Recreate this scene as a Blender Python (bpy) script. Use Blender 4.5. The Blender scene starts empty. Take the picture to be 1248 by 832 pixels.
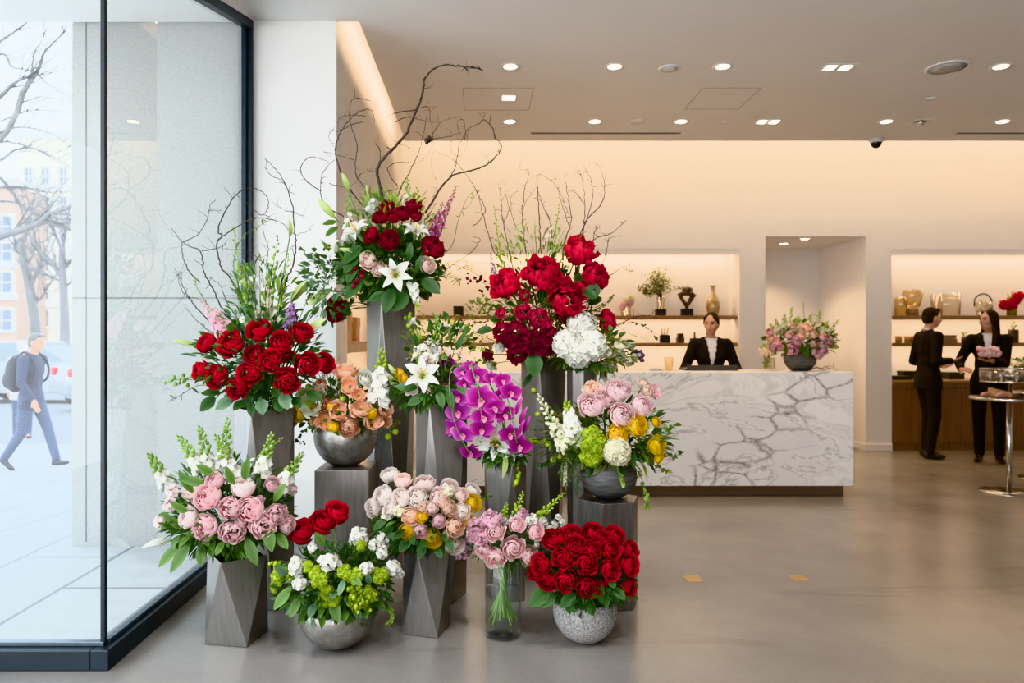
import bpy, bmesh, math, random
from mathutils import Vector, Matrix, Quaternion, noise
random.seed(7)
PI = math.pi
C = bpy.context.scene.collection
F, VX, HY, CH = 900.0, 590.0, 416.0, 1.36      # focal length in px (1248 wide frame), vanishing point, eye height


def at(px, py, Y):
    return Vector(((px - VX) * Y / F, Y, CH - (py - HY) * Y / F))


def V(*a):
    return Vector(a)


# ------------------------------------------------------------------ mesh builder
class MB:
    def __init__(s):
        s.v, s.f, s.m, s.t = [], [], [], []

    def vert(s, p, t=0.5):
        s.v.append((p[0], p[1], p[2])); s.t.append(t); return len(s.v) - 1

    def face(s, ids, m=0):
        s.f.append(tuple(ids)); s.m.append(m)

    def box(s, lo, hi, m=0):
        x0, y0, z0 = lo; x1, y1, z1 = hi
        b = len(s.v)
        for p in ((x0, y0, z0), (x1, y0, z0), (x1, y1, z0), (x0, y1, z0), (x0, y0, z1), (x1, y0, z1), (x1, y1, z1), (x0, y1, z1)):
            s.vert(p)
        for q in ((0, 3, 2, 1), (4, 5, 6, 7), (0, 1, 5, 4), (1, 2, 6, 5), (2, 3, 7, 6), (3, 0, 4, 7)):
            s.face([b + i for i in q], m)
        return s

    def prism(s, poly, z0, z1, m=0):
        n = len(poly); b = len(s.v)
        for z in (z0, z1):
            for p in poly: s.vert((p[0], p[1], z))
        s.face([b + i for i in reversed(range(n))], m); s.face([b + n + i for i in range(n)], m)
        for i in range(n):
            j = (i + 1) % n; s.face((b + i, b + j, b + n + j, b + n + i), m)
        return s

    def tube(s, pts, rads, sides=6, m=0, t=0.5):
        pts = [Vector(p) for p in pts]
        n = len(pts)
        if not hasattr(rads, '__len__'): rads = [rads] * n
        tan = [(pts[min(i + 1, n - 1)] - pts[max(i - 1, 0)]) for i in range(n)]
        tan = [q.normalized() if q.length > 1e-9 else V(0, 0, 1) for q in tan]
        u = tan[0].orthogonal().normalized(); b = len(s.v)
        for i in range(n):
            if i:
                u = u - tan[i] * u.dot(tan[i])
                u = u.normalized() if u.length > 1e-6 else tan[i].orthogonal().normalized()
            w = tan[i].cross(u)
            for k in range(sides):
                a = 2 * PI * k / sides
                s.vert(pts[i] + (u * math.cos(a) + w * math.sin(a)) * rads[i], t)
        for i in range(n - 1):
            for k in range(sides):
                j = (k + 1) % sides
                s.face((b + i * sides + k, b + i * sides + j, b + (i + 1) * sides + j, b + (i + 1) * sides + k), m)
        s.face([b + k for k in reversed(range(sides))], m)
        s.face([b + (n - 1) * sides + k for k in range(sides)], m)
        return s

    def lathe(s, prof, seg=32, m=0, c=(0, 0, 0), closed=False):
        b = len(s.v); n = len(prof)
        for r, z in prof:
            for k in range(seg):
                a = 2 * PI * k / seg
                s.vert((c[0] + r * math.cos(a), c[1] + r * math.sin(a), c[2] + z))
        for i in range(n - 1 if not closed else n):
            i2 = (i + 1) % n
            for k in range(seg):
                j = (k + 1) % seg
                s.face((b + i * seg + k, b + i * seg + j, b + i2 * seg + j, b + i2 * seg + k), m)
        if not closed:
            s.face([b + k for k in reversed(range(seg))], m)
            s.face([b + (n - 1) * seg + k for k in range(seg)], m)
        return s

    def ell(s, c, r, m=0, seg=10, rings=7, M=None, t=0.5):
        if not hasattr(r, '__len__'): r = (r, r, r)
        b = len(s.v); c = Vector(c)
        def put(p):
            p = Vector((p[0] * r[0], p[1] * r[1], p[2] * r[2]))
            if M is not None: p = M @ p
            s.vert(c + p, t)
        put((0, 0, -1))
        for i in range(1, rings):
            th = PI * i / rings
            for k in range(seg):
                a = 2 * PI * k / seg
                put((math.sin(th) * math.cos(a), math.sin(th) * math.sin(a), -math.cos(th)))
        put((0, 0, 1)); top = len(s.v) - 1
        for k in range(seg):
            s.face((b, b + 1 + (k + 1) % seg, b + 1 + k), m)
            s.face((top, top - seg + k, top - seg + (k + 1) % seg), m)
        for i in range(rings - 2):
            for k in range(seg):
                j = (k + 1) % seg; o = b + 1 + i * seg
                s.face((o + k, o + j, o + seg + j, o + seg + k), m)
        return s

    def cap(s, a, b, ra, rb, m=0):            # tapered capsule (for remeshing)
        a, b = Vector(a), Vector(b)
        s.ell(a, ra, m, 12, 8); s.ell(b, rb, m, 12, 8); s.tube([a, b], [ra, rb], 12, m)
        return s

    def grid(s, fn, nu, nv, m=0):              # fn(u,v)->(point, t)
        b = len(s.v)
        for j in range(nv + 1):
            for i in range(nu + 1):
                p, t = fn(i / nu, j / nv); s.vert(p, t)
        for j in range(nv):
            for i in range(nu):
                o = b + j * (nu + 1) + i
                s.face((o, o + 1, o + nu + 2, o + nu + 1), m)
        return s

    def add(s, o, M, m=None):
        b = len(s.v)
        for p, t in zip(o.v, o.t): s.vert(M @ Vector(p), t)
        for f, k in zip(o.f, o.m): s.face([b + i for i in f], k if m is None else m)
        return s

    def mesh(s, name, mats, smooth=True):
        me = bpy.data.meshes.new(name)
        me.from_pydata(s.v, [], s.f)
        for x in (mats if isinstance(mats, (list, tuple)) else [mats]): me.materials.append(x)
        if s.m and max(s.m): me.polygons.foreach_set('material_index', s.m)
        me.polygons.foreach_set('use_smooth', [smooth] * len(s.f))
        at_ = me.attributes.new('t', 'FLOAT', 'POINT'); at_.data.foreach_set('value', s.t)
        me.update()
        return me

    def build(s, name, mats, parent=None, smooth=False, bevel=0):
        return obj(name, s.mesh(name, mats, smooth), parent, bevel)


def obj(name, me, parent=None, bevel=0):
    o = bpy.data.objects.new(name, me); C.objects.link(o)
    if parent is not None: o.parent = parent
    if bevel:
        b = o.modifiers.new('soft_edge', 'BEVEL'); b.width = bevel; b.segments = 2; b.limit_method = 'ANGLE'
    return o


def empty(name, loc=(0, 0, 0), rz=0):
    o = bpy.data.objects.new(name, None); o.empty_display_size = .05; C.objects.link(o)
    o.location = loc; o.rotation_euler = (0, 0, rz); return o


def tag(o, label=None, cat=None, group=None, kind=None):
    if label: o['label'] = label
    if cat: o['category'] = cat
    if group: o['group'] = group
    if kind: o['kind'] = kind
    return o


def thing(name, label, cat, loc=(0, 0, 0), rz=0, group=None):
    return tag(empty(name, loc, rz), label, cat, group)


def struct(o):
    o['kind'] = 'structure'; return o


def cr(pts, n=6):                               # Catmull-Rom
    pts = [Vector(p) for p in pts]
    if len(pts) < 3: return pts
    out = []
    for i in range(len(pts) - 1):
        a, b, c, d = pts[max(i - 1, 0)], pts[i], pts[i + 1], pts[min(i + 2, len(pts) - 1)]
        for k in range(n):
            t = k / n
            out.append(.5 * ((2 * b) + (c - a) * t + (2 * a - 5 * b + 4 * c - d) * t * t + (3 * b - a - 3 * c + d) * t ** 3))
    out.append(pts[-1]); return out


# ------------------------------------------------------------------ materials
def newmat(name):
    m = bpy.data.materials.new(name); m.use_nodes = True
    nt = m.node_tree; nt.nodes.clear()
    out = nt.nodes.new('ShaderNodeOutputMaterial')
    return m, nt, out


def N(nt, kind, **kw):
    n = nt.nodes.new(kind)
    for k, v in kw.items():
        if k.startswith('i_'):
            key = k[2:]
            n.inputs[int(key) if key.isdigit() else key.replace('_', ' ')].default_value = v
        else: setattr(n, k, v)
    return n


def rgb(c):
    return (c[0], c[1], c[2], 1)


def coords(nt, scale=(1, 1, 1), kind='Object'):
    tc = N(nt, 'ShaderNodeTexCoord'); mp = N(nt, 'ShaderNodeMapping')
    mp.inputs['Scale'].default_value = scale
    nt.links.new(tc.outputs[kind], mp.inputs[0]); return mp.outputs[0]


def surf(name, c, c2=None, rough=.5, metal=0, scale=(8, 8, 8), detail=4, bump=0, spec=.5, lo=.35, hi=.65, emit=0, coat=0):
    """Principled surface with a two-tone noise."""
    m, nt, out = newmat(name); L = nt.links.new
    p = N(nt, 'ShaderNodeBsdfPrincipled')
    c2 = c2 or tuple(x * .88 for x in c)
    nz = N(nt, 'ShaderNodeTexNoise'); nz.inputs['Scale'].default_value = 1; nz.inputs['Detail'].default_value = detail
    L(coords(nt, scale), nz.inputs['Vector'])
    r = N(nt, 'ShaderNodeValToRGB')
    r.color_ramp.elements[0].position = lo; r.color_ramp.elements[1].position = hi
    r.color_ramp.elements[0].color = rgb(c2); r.color_ramp.elements[1].color = rgb(c)
    L(nz.outputs['Fac'], r.inputs[0]); L(r.outputs[0], p.inputs['Base Color'])
    p.inputs['Roughness'].default_value = rough; p.inputs['Metallic'].default_value = metal
    p.inputs['Specular IOR Level'].default_value = spec; p.inputs['Coat Weight'].default_value = coat
    if bump:
        b = N(nt, 'ShaderNodeBump'); b.inputs['Strength'].default_value = bump; b.inputs['Distance'].default_value = .01
        L(nz.outputs['Fac'], b.inputs['Height']); L(b.outputs[0], p.inputs['Normal'])
    if emit:
        L(r.outputs[0], p.inputs['Emission Color']); p.inputs['Emission Strength'].default_value = emit
    L(p.outputs[0], out.inputs[0])
    return m


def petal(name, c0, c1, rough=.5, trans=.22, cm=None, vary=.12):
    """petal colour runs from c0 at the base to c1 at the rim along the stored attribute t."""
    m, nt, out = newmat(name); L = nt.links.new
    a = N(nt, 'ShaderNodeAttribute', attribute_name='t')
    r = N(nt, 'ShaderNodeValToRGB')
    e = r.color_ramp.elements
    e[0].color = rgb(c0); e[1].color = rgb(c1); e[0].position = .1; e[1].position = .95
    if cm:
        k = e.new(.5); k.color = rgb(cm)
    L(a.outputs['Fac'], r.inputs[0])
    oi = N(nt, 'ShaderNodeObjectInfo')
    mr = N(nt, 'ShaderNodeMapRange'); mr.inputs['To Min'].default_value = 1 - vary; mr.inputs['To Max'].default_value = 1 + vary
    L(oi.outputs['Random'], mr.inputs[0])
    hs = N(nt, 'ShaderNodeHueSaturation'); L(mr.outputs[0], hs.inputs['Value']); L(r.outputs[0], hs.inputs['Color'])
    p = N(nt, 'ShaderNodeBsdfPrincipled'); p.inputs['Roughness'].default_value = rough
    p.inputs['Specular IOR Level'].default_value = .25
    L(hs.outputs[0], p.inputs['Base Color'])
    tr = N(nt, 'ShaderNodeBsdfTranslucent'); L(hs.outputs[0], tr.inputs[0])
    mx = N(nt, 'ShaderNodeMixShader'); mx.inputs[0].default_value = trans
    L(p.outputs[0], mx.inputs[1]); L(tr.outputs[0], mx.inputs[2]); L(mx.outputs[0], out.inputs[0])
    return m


def clear(name, tint=(1, 1, 1), refl=1.0, rough=0.0, ior=1.45, body=0.0, bodyc=(1, 1, 1)):
    """thin clear glass: see-through with Fresnel reflection; body adds a faint milky share."""
    m, nt, out = newmat(name); L = nt.links.new
    t = N(nt, 'ShaderNodeBsdfTransparent'); t.inputs[0].default_value = rgb(tint)
    g = N(nt, 'ShaderNodeBsdfGlossy'); g.inputs['Roughness'].default_value = rough
    fr = N(nt, 'ShaderNodeFresnel'); fr.inputs['IOR'].default_value = ior
    mu = N(nt, 'ShaderNodeMath', operation='MULTIPLY', use_clamp=True); mu.inputs[1].default_value = refl
    ge = N(nt, 'ShaderNodeNewGeometry'); iv = N(nt, 'ShaderNodeMath', operation='SUBTRACT'); iv.inputs[0].default_value = 1
    L(ge.outputs['Backfacing'], iv.inputs[1]); m3 = N(nt, 'ShaderNodeMath', operation='MULTIPLY')
    L(fr.outputs[0], m3.inputs[0]); L(iv.outputs[0], m3.inputs[1]); L(m3.outputs[0], mu.inputs[0])
    mx = N(nt, 'ShaderNodeMixShader'); L(mu.outputs[0], mx.inputs[0])
    last = t.outputs[0]
    if body:
        d = N(nt, 'ShaderNodeBsdfDiffuse'); d.inputs[0].default_value = rgb(bodyc)
        m2 = N(nt, 'ShaderNodeMixShader'); m2.inputs[0].default_value = body
        L(last, m2.inputs[1]); L(d.outputs[0], m2.inputs[2]); last = m2.outputs[0]
    L(last, mx.inputs[1]); L(g.outputs[0], mx.inputs[2]); L(mx.outputs[0], out.inputs[0])
    return m


def glow(name, c, s):
    m, nt, out = newmat(name)
    e = N(nt, 'ShaderNodeEmission'); e.inputs[0].default_value = rgb(c); e.inputs[1].default_value = s
    nt.links.new(e.outputs[0], out.inputs[0]); return m


WARM = (1.0, .70, .42)
M = {}
M['wall'] = surf('warm_white_plaster', (.79, .75, .725), (.765, .725, .70), .75, scale=(3, 3, 3), bump=.02)
M['ceil'] = surf('ceiling_plaster', (.76, .74, .72), (.74, .72, .70), .8, scale=(2, 2, 2))
M['base'] = surf('baseboard_paint', (.62, .58, .54), None, .5)
M['frame'] = surf('dark_window_metal', (.035, .045, .055), (.03, .038, .046), .38, .4, scale=(4, 4, 40))
M['bead'] = surf('frame_bead_metal', (.13, .16, .19), None, .3, .6)
M['glass'] = clear('window_glass', (.93, .97, .97), 1.25)
M['stone'] = surf('exterior_stone', (.44, .44, .425), (.36, .365, .355), .85, scale=(60, 60, 60), detail=6, lo=.3, hi=.7, bump=.06)
M['joint'] = surf('stone_joint', (.22, .23, .24), None, .9)
M['soffit'] = surf('soffit_panel', (.42, .45, .47), None, .8)
M['metal'] = surf('brushed_zinc', (.30, .285, .265), (.24, .225, .205), .36, .75, scale=(70, 70, 5), detail=5, lo=.3, hi=.75)
M['metal_dark'] = surf('dark_patinated_zinc', (.22, .20, .185), (.17, .155, .14), .38, .7, scale=(60, 60, 5), detail=5)
M['bowl_metal'] = surf('hammered_metal', (.40, .38, .35), (.28, .265, .24), .36, .7, scale=(26, 26, 26), detail=3, bump=.25)
M['granite'] = surf('speckled_grey_stone', (.44, .42, .395), (.17, .165, .16), .7, scale=(130, 130, 130), detail=3, lo=.36, hi=.6, bump=.4)
M['dark_stone'] = surf('dark_scored_stone', (.19, .185, .178), (.075, .075, .073), .6, .1, scale=(9, 9, 60), detail=6, lo=.3, hi=.7, bump=.5)
M['oak'] = surf('walnut_shelf', (.30, .19, .11), (.20, .12, .065), .45, scale=(1.2, 30, 30))
M['oak_cab'] = surf('cabinet_wood', (.20, .10, .048), (.14, .068, .03), .42, scale=(30, 30, 1.2))
M['box_wood'] = surf('light_box_wood', (.42, .25, .12), (.32, .18, .08), .5, scale=(20, 20, 3))
M['brass'] = surf('brass_inlay', (.60, .44, .22), (.50, .36, .17), .35, .7)
M['steel'] = surf('polished_steel', (.62, .60, .57), None, .16, 1.0)
M['black'] = surf('black_block', (.018, .016, .015), None, .5)
M['white'] = surf('white_plastic', (.72, .70, .68), None, .4)
M['cup_glass'] = clear('amber_clear_glass', (.93, .87, .75), 2.4, .02, body=.02, bodyc=(.9, .7, .45))
M['pale_glass'] = clear('pale_clear_glass', (.95, .92, .88), 2.6, .02, body=.012, bodyc=(.9, .8, .7))
M['vase_glass'] = clear('vase_clear_glass', (.985, .992, .988), 1.5, 0, body=.012, bodyc=(.8, .88, .84))
M['water'] = clear('vase_water', (.975, .99, .98), .8, 0, ior=1.33)
M['lamp_glow'] = glow('downlight_glow', (1.0, .90, .76), 14)
M['lens'] = surf('dome_camera_lens', (.01, .01, .01), None, .12)
M['stem'] = surf('green_stem', (.13, .24, .055), (.09, .17, .04), .5, scale=(20, 20, 20))
M['stem_light'] = surf('light_green_stem', (.24, .44, .07), (.17, .33, .04), .5)
M['twig'] = surf('willow_bark', (.085, .062, .045), (.045, .033, .026), .7, scale=(40, 40, 40))
M['twig_red'] = surf('reddish_twig_bark', (.11, .055, .045), (.06, .03, .026), .7, scale=(40, 40, 40))
M['bark'] = surf('street_tree_bark', (.15, .145, .145), (.10, .10, .10), .9, scale=(10, 10, 4))


def leafmat(name, c0, c1, trans=.2, rough=.42):
    return petal(name, c0, c1, rough, trans, vary=.18)


M['leaf'] = leafmat('mid_green_leaf', (.055, .12, .025), (.14, .25, .06))
M['leaf_dark'] = leafmat('dark_green_leaf', (.022, .062, .018), (.065, .14, .04))
M['leaf_lime'] = leafmat('lime_leaf', (.18, .29, .04), (.38, .52, .11))
M['leaf_olive'] = leafmat('olive_leaf', (.13, .15, .03), (.30, .31, .085))
M['leaf_blue'] = leafmat('blue_green_leaf', (.07, .14, .075), (.17, .28, .16))
M['skin'] = surf('skin', (.55, .32, .22), (.50, .28, .19), .5, scale=(12, 12, 12))
M['skin_dark'] = surf('skin_tan', (.40, .22, .14), (.36, .19, .12), .5, scale=(12, 12, 12))
M['suit'] = surf('black_suit_cloth', (.012, .011, .012), (.009, .008, .009), .75, scale=(60, 60, 60), spec=.25)
M['shirt'] = surf('white_shirt_cloth', (.72, .72, .74), (.64, .64, .66), .7, scale=(12, 12, 12))
M['hair'] = surf('dark_hair', (.026, .014, .010), (.014, .008, .006), .6, spec=.2, scale=(60, 60, 8))
M['hair_grey'] = surf('greying_hair', (.12, .105, .10), (.07, .06, .06), .6, scale=(60, 60, 8))
M['hair_white'] = surf('white_hair', (.66, .62, .58), None, .6, scale=(60, 60, 8))
M['shoe'] = surf('black_leather', (.014, .013, .012), None, .25)
M['navy'] = surf('navy_coat_cloth', (.022, .034, .075), (.014, .022, .05), .8, scale=(20, 20, 20))
M['denim'] = surf('blue_denim', (.05, .075, .13), (.035, .055, .10), .8, scale=(30, 30, 30))
M['pack'] = surf('dark_backpack_cloth', (.02, .02, .036), (.014, .014, .026), .7, scale=(20, 20, 20))
M['red_cloth'] = surf('red_scarf_cloth', (.60, .04, .04), None, .8)
M['white_cloth'] = surf('white_coat_cloth', (.65, .64, .63), None, .8)
M['eye'] = surf('eye_dark', (.02, .015, .012), None, .2)
M['lip'] = surf('lip', (.38, .13, .11), None, .5)
# ------------------------------------------------------------------ setting: room shell
ZC = 3.517          # ceiling
YB = 9.2            # back wall
XL = -0.993         # side wall of the shop behind the pillar
XW = -1.55          # window wall


def floor_mat():
    m, nt, out = newmat('polished_concrete'); L = nt.links.new
    p = N(nt, 'ShaderNodeBsdfPrincipled')
    co = coords(nt)
    n1 = N(nt, 'ShaderNodeTexNoise', i_Scale=.9, i_Detail=7.0, i_Roughness=.62); L(co, n1.inputs['Vector'])
    n2 = N(nt, 'ShaderNodeTexNoise', i_Scale=55.0, i_Detail=4.0); L(co, n2.inputs['Vector'])
    mp = coords(nt, (.5, 2.2, 1)); n3 = N(nt, 'ShaderNodeTexNoise', i_Scale=1.6, i_Detail=6.0, i_Distortion=1.2); L(mp, n3.inputs['Vector'])
    r1 = N(nt, 'ShaderNodeValToRGB'); e = r1.color_ramp.elements
    e[0].position = .3; e[1].position = .7; e[0].color = rgb((.205, .188, .170)); e[1].color = rgb((.295, .275, .252))
    L(n1.outputs['Fac'], r1.inputs[0])
    r3 = N(nt, 'ShaderNodeValToRGB'); e = r3.color_ramp.elements
    e[0].position = .60; e[1].position = .66; e[0].color = (1, 1, 1, 1); e[1].color = (.88, .86, .84, 1)
    L(n3.outputs['Fac'], r3.inputs[0])
    a = N(nt, 'ShaderNodeMix', data_type='RGBA', blend_type='MULTIPLY'); a.inputs[0].default_value = .8
    L(r1.outputs[0], a.inputs['A']); L(r3.outputs[0], a.inputs['B'])
    r2 = N(nt, 'ShaderNodeValToRGB'); r2.color_ramp.elements[0].color = (.9, .9, .9, 1); r2.color_ramp.elements[1].color = (1.06, 1.06, 1.06, 1)
    L(n2.outputs['Fac'], r2.inputs[0])
    b = N(nt, 'ShaderNodeMix', data_type='RGBA', blend_type='MULTIPLY'); b.inputs[0].default_value = 1
    L(a.outputs['Result'], b.inputs['A']); L(r2.outputs[0], b.inputs['B']); L(b.outputs['Result'], p.inputs['Base Color'])
    mr = N(nt, 'ShaderNodeMapRange'); mr.inputs['To Min'].default_value = .17; mr.inputs['To Max'].default_value = .32
    L(n1.outputs['Fac'], mr.inputs[0]); L(mr.outputs[0], p.inputs['Roughness'])
    bp = N(nt, 'ShaderNodeBump', i_Strength=.04, i_Distance=.005); L(n2.outputs['Fac'], bp.inputs['Height']); L(bp.outputs[0], p.inputs['Normal'])
    L(p.outputs[0], out.inputs[0]); return m


def marble_mat():
    m, nt, out = newmat('veined_white_marble'); L = nt.links.new
    p = N(nt, 'ShaderNodeBsdfPrincipled'); p.inputs['Roughness'].default_value = .22
    tc = N(nt, 'ShaderNodeTexCoord')
    mp = N(nt, 'ShaderNodeMapping'); mp.inputs['Rotation'].default_value = (0, math.radians(38), 0); mp.inputs['Scale'].default_value = (1.0, 1, 2.1)
    L(tc.outputs['Object'], mp.inputs[0])
    n1 = N(nt, 'ShaderNodeTexNoise', i_Scale=1.1, i_Detail=9.0, i_Roughness=.6, i_Distortion=.9); L(mp.outputs[0], n1.inputs['Vector'])
    def thin(src, mid, w):
        s = N(nt, 'ShaderNodeMath', operation='SUBTRACT'); s.inputs[1].default_value = mid; L(src, s.inputs[0])
        a = N(nt, 'ShaderNodeMath', operation='ABSOLUTE'); L(s.outputs[0], a.inputs[0])
        r = N(nt, 'ShaderNodeMapRange'); r.inputs['From Min'].default_value = 0; r.inputs['From Max'].default_value = w
        r.inputs['To Min'].default_value = 1; r.inputs['To Max'].default_value = 0; L(a.outputs[0], r.inputs[0]); return r.outputs[0]
    v1 = thin(n1.outputs['Fac'], .5, .012)
    v1b = thin(n1.outputs['Fac'], .57, .03)
    # wide cracked vein: Voronoi cells inside a slanted band
    nd = N(nt, 'ShaderNodeTexNoise', i_Scale=2.4, i_Detail=6.0, i_Roughness=.6); L(tc.outputs['Object'], nd.inputs['Vector'])
    ad = N(nt, 'ShaderNodeMix', data_type='RGBA', blend_type='LINEAR_LIGHT'); ad.inputs[0].default_value = .33
    mp2 = N(nt, 'ShaderNodeMapping'); mp2.inputs['Rotation'].default_value = (0, math.radians(38), 0); mp2.inputs['Scale'].default_value = (3.1, 1, 6.2)
    L(tc.outputs['Object'], mp2.inputs[0]); L(mp2.outputs[0], ad.inputs['A']); L(nd.outputs['Color'], ad.inputs['B'])
    vo = N(nt, 'ShaderNodeTexVoronoi', feature='DISTANCE_TO_EDGE', i_Scale=1.0); L(ad.outputs['Result'], vo.inputs['Vector'])
    ve = N(nt, 'ShaderNodeMapRange'); ve.inputs['From Max'].default_value = .075; ve.inputs['To Min'].default_value = 1; ve.inputs['To Max'].default_value = 0
    L(vo.outputs['Distance'], ve.inputs[0])
    sx = N(nt, 'ShaderNodeSeparateXYZ'); L(tc.outputs['Object'], sx.inputs[0])
    # band centre line: x = 1.98 + 1.0*z  -> from the foot of the slab up to its end
    k = N(nt, 'ShaderNodeMath', operation='MULTIPLY_ADD'); k.inputs[1].default_value = -1.05; k.inputs[2].default_value = -1.98; L(sx.outputs['Z'], k.inputs[0])
    d = N(nt, 'ShaderNodeMath', operation='ADD'); L(sx.outputs['X'], d.inputs[0]); L(k.outputs[0], d.inputs[1])
    dn = N(nt, 'ShaderNodeMath', operation='MULTIPLY_ADD'); dn.inputs[1].default_value = 1.5; dn.inputs[2].default_value = -.75; L(nd.outputs['Fac'], dn.inputs[0])
    d2 = N(nt, 'ShaderNodeMath', operation='ADD'); L(d.outputs[0], d2.inputs[0]); L(dn.outputs[0], d2.inputs[1])
    da = N(nt, 'ShaderNodeMath', operation='ABSOLUTE'); L(d2.outputs[0], da.inputs[0])
    bm_ = N(nt, 'ShaderNodeMapRange'); bm_.inputs['From Min'].default_value = .22; bm_.inputs['From Max'].default_value = .46
    bm_.inputs['To Min'].default_value = 1; bm_.inputs['To Max'].default_value = 0; L(da.outputs[0], bm_.inputs[0])
    bv = N(nt, 'ShaderNodeMath', operation='MULTIPLY'); L(ve.outputs[0], bv.inputs[0]); L(bm_.outputs[0], bv.inputs[1])
    n4 = N(nt, 'ShaderNodeTexNoise', i_Scale=26.0, i_Detail=4.0); L(tc.outputs['Object'], n4.inputs['Vector'])
    rg = N(nt, 'ShaderNodeMapRange'); rg.inputs['From Min'].default_value = .38; rg.inputs['From Max'].default_value = .62
    L(n4.outputs['Fac'], rg.inputs[0])
    rg2 = N(nt, 'ShaderNodeMath', operation='MULTIPLY_ADD'); rg2.inputs[1].default_value = .5; rg2.inputs[2].default_value = .5; L(rg.outputs[0], rg2.inputs[0])
    bv2 = N(nt, 'ShaderNodeMath', operation='MULTIPLY'); L(bv.outputs[0], bv2.inputs[0]); L(rg2.outputs[0], bv2.inputs[1])
    cur = None
    base = N(nt, 'ShaderNodeValToRGB'); base.color_ramp.elements[0].color = rgb((.80, .80, .81)); base.color_ramp.elements[1].color = rgb((.90, .895, .89))
    base.color_ramp.elements[0].position = .35; base.color_ramp.elements[1].position = .6
    L(n1.outputs['Fac'], base.inputs[0]); cur = base.outputs[0]
    for fac, col, w in ((v1, (.42, .41, .41), .75), (v1b, (.58, .57, .57), .4), (bv2.outputs[0], (.22, .205, .20), 1.0)):
        f = N(nt, 'ShaderNodeMath', operation='MULTIPLY'); f.inputs[1].default_value = w; L(fac, f.inputs[0])
        mx = N(nt, 'ShaderNodeMix', data_type='RGBA'); L(f.outputs[0], mx.inputs[0]); L(cur, mx.inputs['A']); mx.inputs['B'].default_value = rgb(col)
        cur = mx.outputs['Result']
    L(cur, p.inputs['Base Color']); L(p.outputs[0], out.inputs[0]); return m


M['floor'] = floor_mat(); M['marble'] = marble_mat()


def pave_mat():
    m, nt, out = newmat('pale_pavement'); L = nt.links.new
    p = N(nt, 'ShaderNodeBsdfPrincipled'); p.inputs['Roughness'].default_value = .8
    mp = N(nt, 'ShaderNodeMapping'); mp.inputs['Rotation'].default_value = (0, 0, math.radians(90)); mp.inputs['Scale'].default_value = (.42, .42, 1)
    tc = N(nt, 'ShaderNodeTexCoord'); L(tc.outputs['Object'], mp.inputs[0])
    b = N(nt, 'ShaderNodeTexBrick', offset=.5); b.inputs['Scale'].default_value = 1; b.inputs['Mortar Size'].default_value = .006
    b.inputs['Color1'].default_value = rgb((.52, .53, .53)); b.inputs['Color2'].default_value = rgb((.49, .50, .50)); b.inputs['Mortar'].default_value = rgb((.25, .26, .27))
    L(mp.outputs[0], b.inputs['Vector'])
    n = N(nt, 'ShaderNodeTexNoise', i_Scale=9.0, i_Detail=8.0); L(tc.outputs['Object'], n.inputs['Vector'])
    mr = N(nt, 'ShaderNodeMapRange'); mr.inputs['To Min'].default_value = .82; mr.inputs['To Max'].default_value = 1.15; L(n.outputs['Fac'], mr.inputs[0])
    mx = N(nt, 'ShaderNodeMix', data_type='RGBA', blend_type='MULTIPLY'); mx.inputs[0].default_value = 1
    L(b.outputs['Color'], mx.inputs['A']); L(mr.outputs[0], mx.inputs['B']); L(mx.outputs['Result'], p.inputs['Base Color'])
    L(p.outputs[0], out.inputs[0]); return m


M['pave'] = pave_mat()
M['asphalt'] = surf('asphalt', (.30, .31, .32), (.25, .26, .27), .9, scale=(20, 20, 20))

# floor
mb = MB()
mb.box((XW - .11, 3.1, -.12), (8, 11, 0)); mb.box((-4.4, -3.2, -.12), (8, 3.1, 0))
struct(mb.build('floor', M['floor']))
# ceiling slab with the light trough left open along the side and back walls
mb = MB()
mb.box((-4.4, -3.2, ZC), (8, 4.99, ZC + .12)); mb.box((-.845, 4.99, ZC), (8, 7.956, ZC + .12))
struct(mb.build('ceiling', M['ceil']))
mb = MB(); mb.box((-1.6, 4.9, 4.3), (8, 9.4, 4.4)); mb.box((-1.6, 4.9, ZC + .12), (8, 4.99, 4.3))
struct(mb.build('ceiling_trough', M['ceil']))
# window pier (column) and side wall with a niche
mb = MB(); mb.box((XW, 4.964, 0), (XL, 5.3, ZC)); struct(mb.build('wall_pier', M['wall']))
ny0, ny1, nz0, nz1 = 5.36, 8.9, .86, 1.95
mb = MB()
mb.box((XL - .12, 5.3, 0), (XL, YB, nz0)); mb.box((XL - .12, 5.3, nz1), (XL, YB, 4.3)); mb.box((XL - .12, 4.99, ZC), (XL, 5.3, 4.3))
mb.box((XL - .12, 5.3, nz0), (XL, ny0, nz1)); mb.box((XL - .12, ny1, nz0), (XL, YB, nz1))
mb.box((XL - .5, ny0 - .05, nz0 - .05), (XL - .42, ny1 + .05, nz1 + .05))
mb.box((XL - .42, ny0 - .05, nz0 - .05), (XL - .12, ny0, nz1 + .05)); mb.box((XL - .42, ny1, nz0 - .05), (XL - .12, ny1 + .05, nz1 + .05))
mb.box((XL - .42, ny0, nz0 - .05), (XL - .12, ny1, nz0)); mb.box((XL - .42, ny0, nz1), (XL - .12, ny1, nz1 + .05))
struct(mb.build('wall_left', M['wall']))
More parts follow.
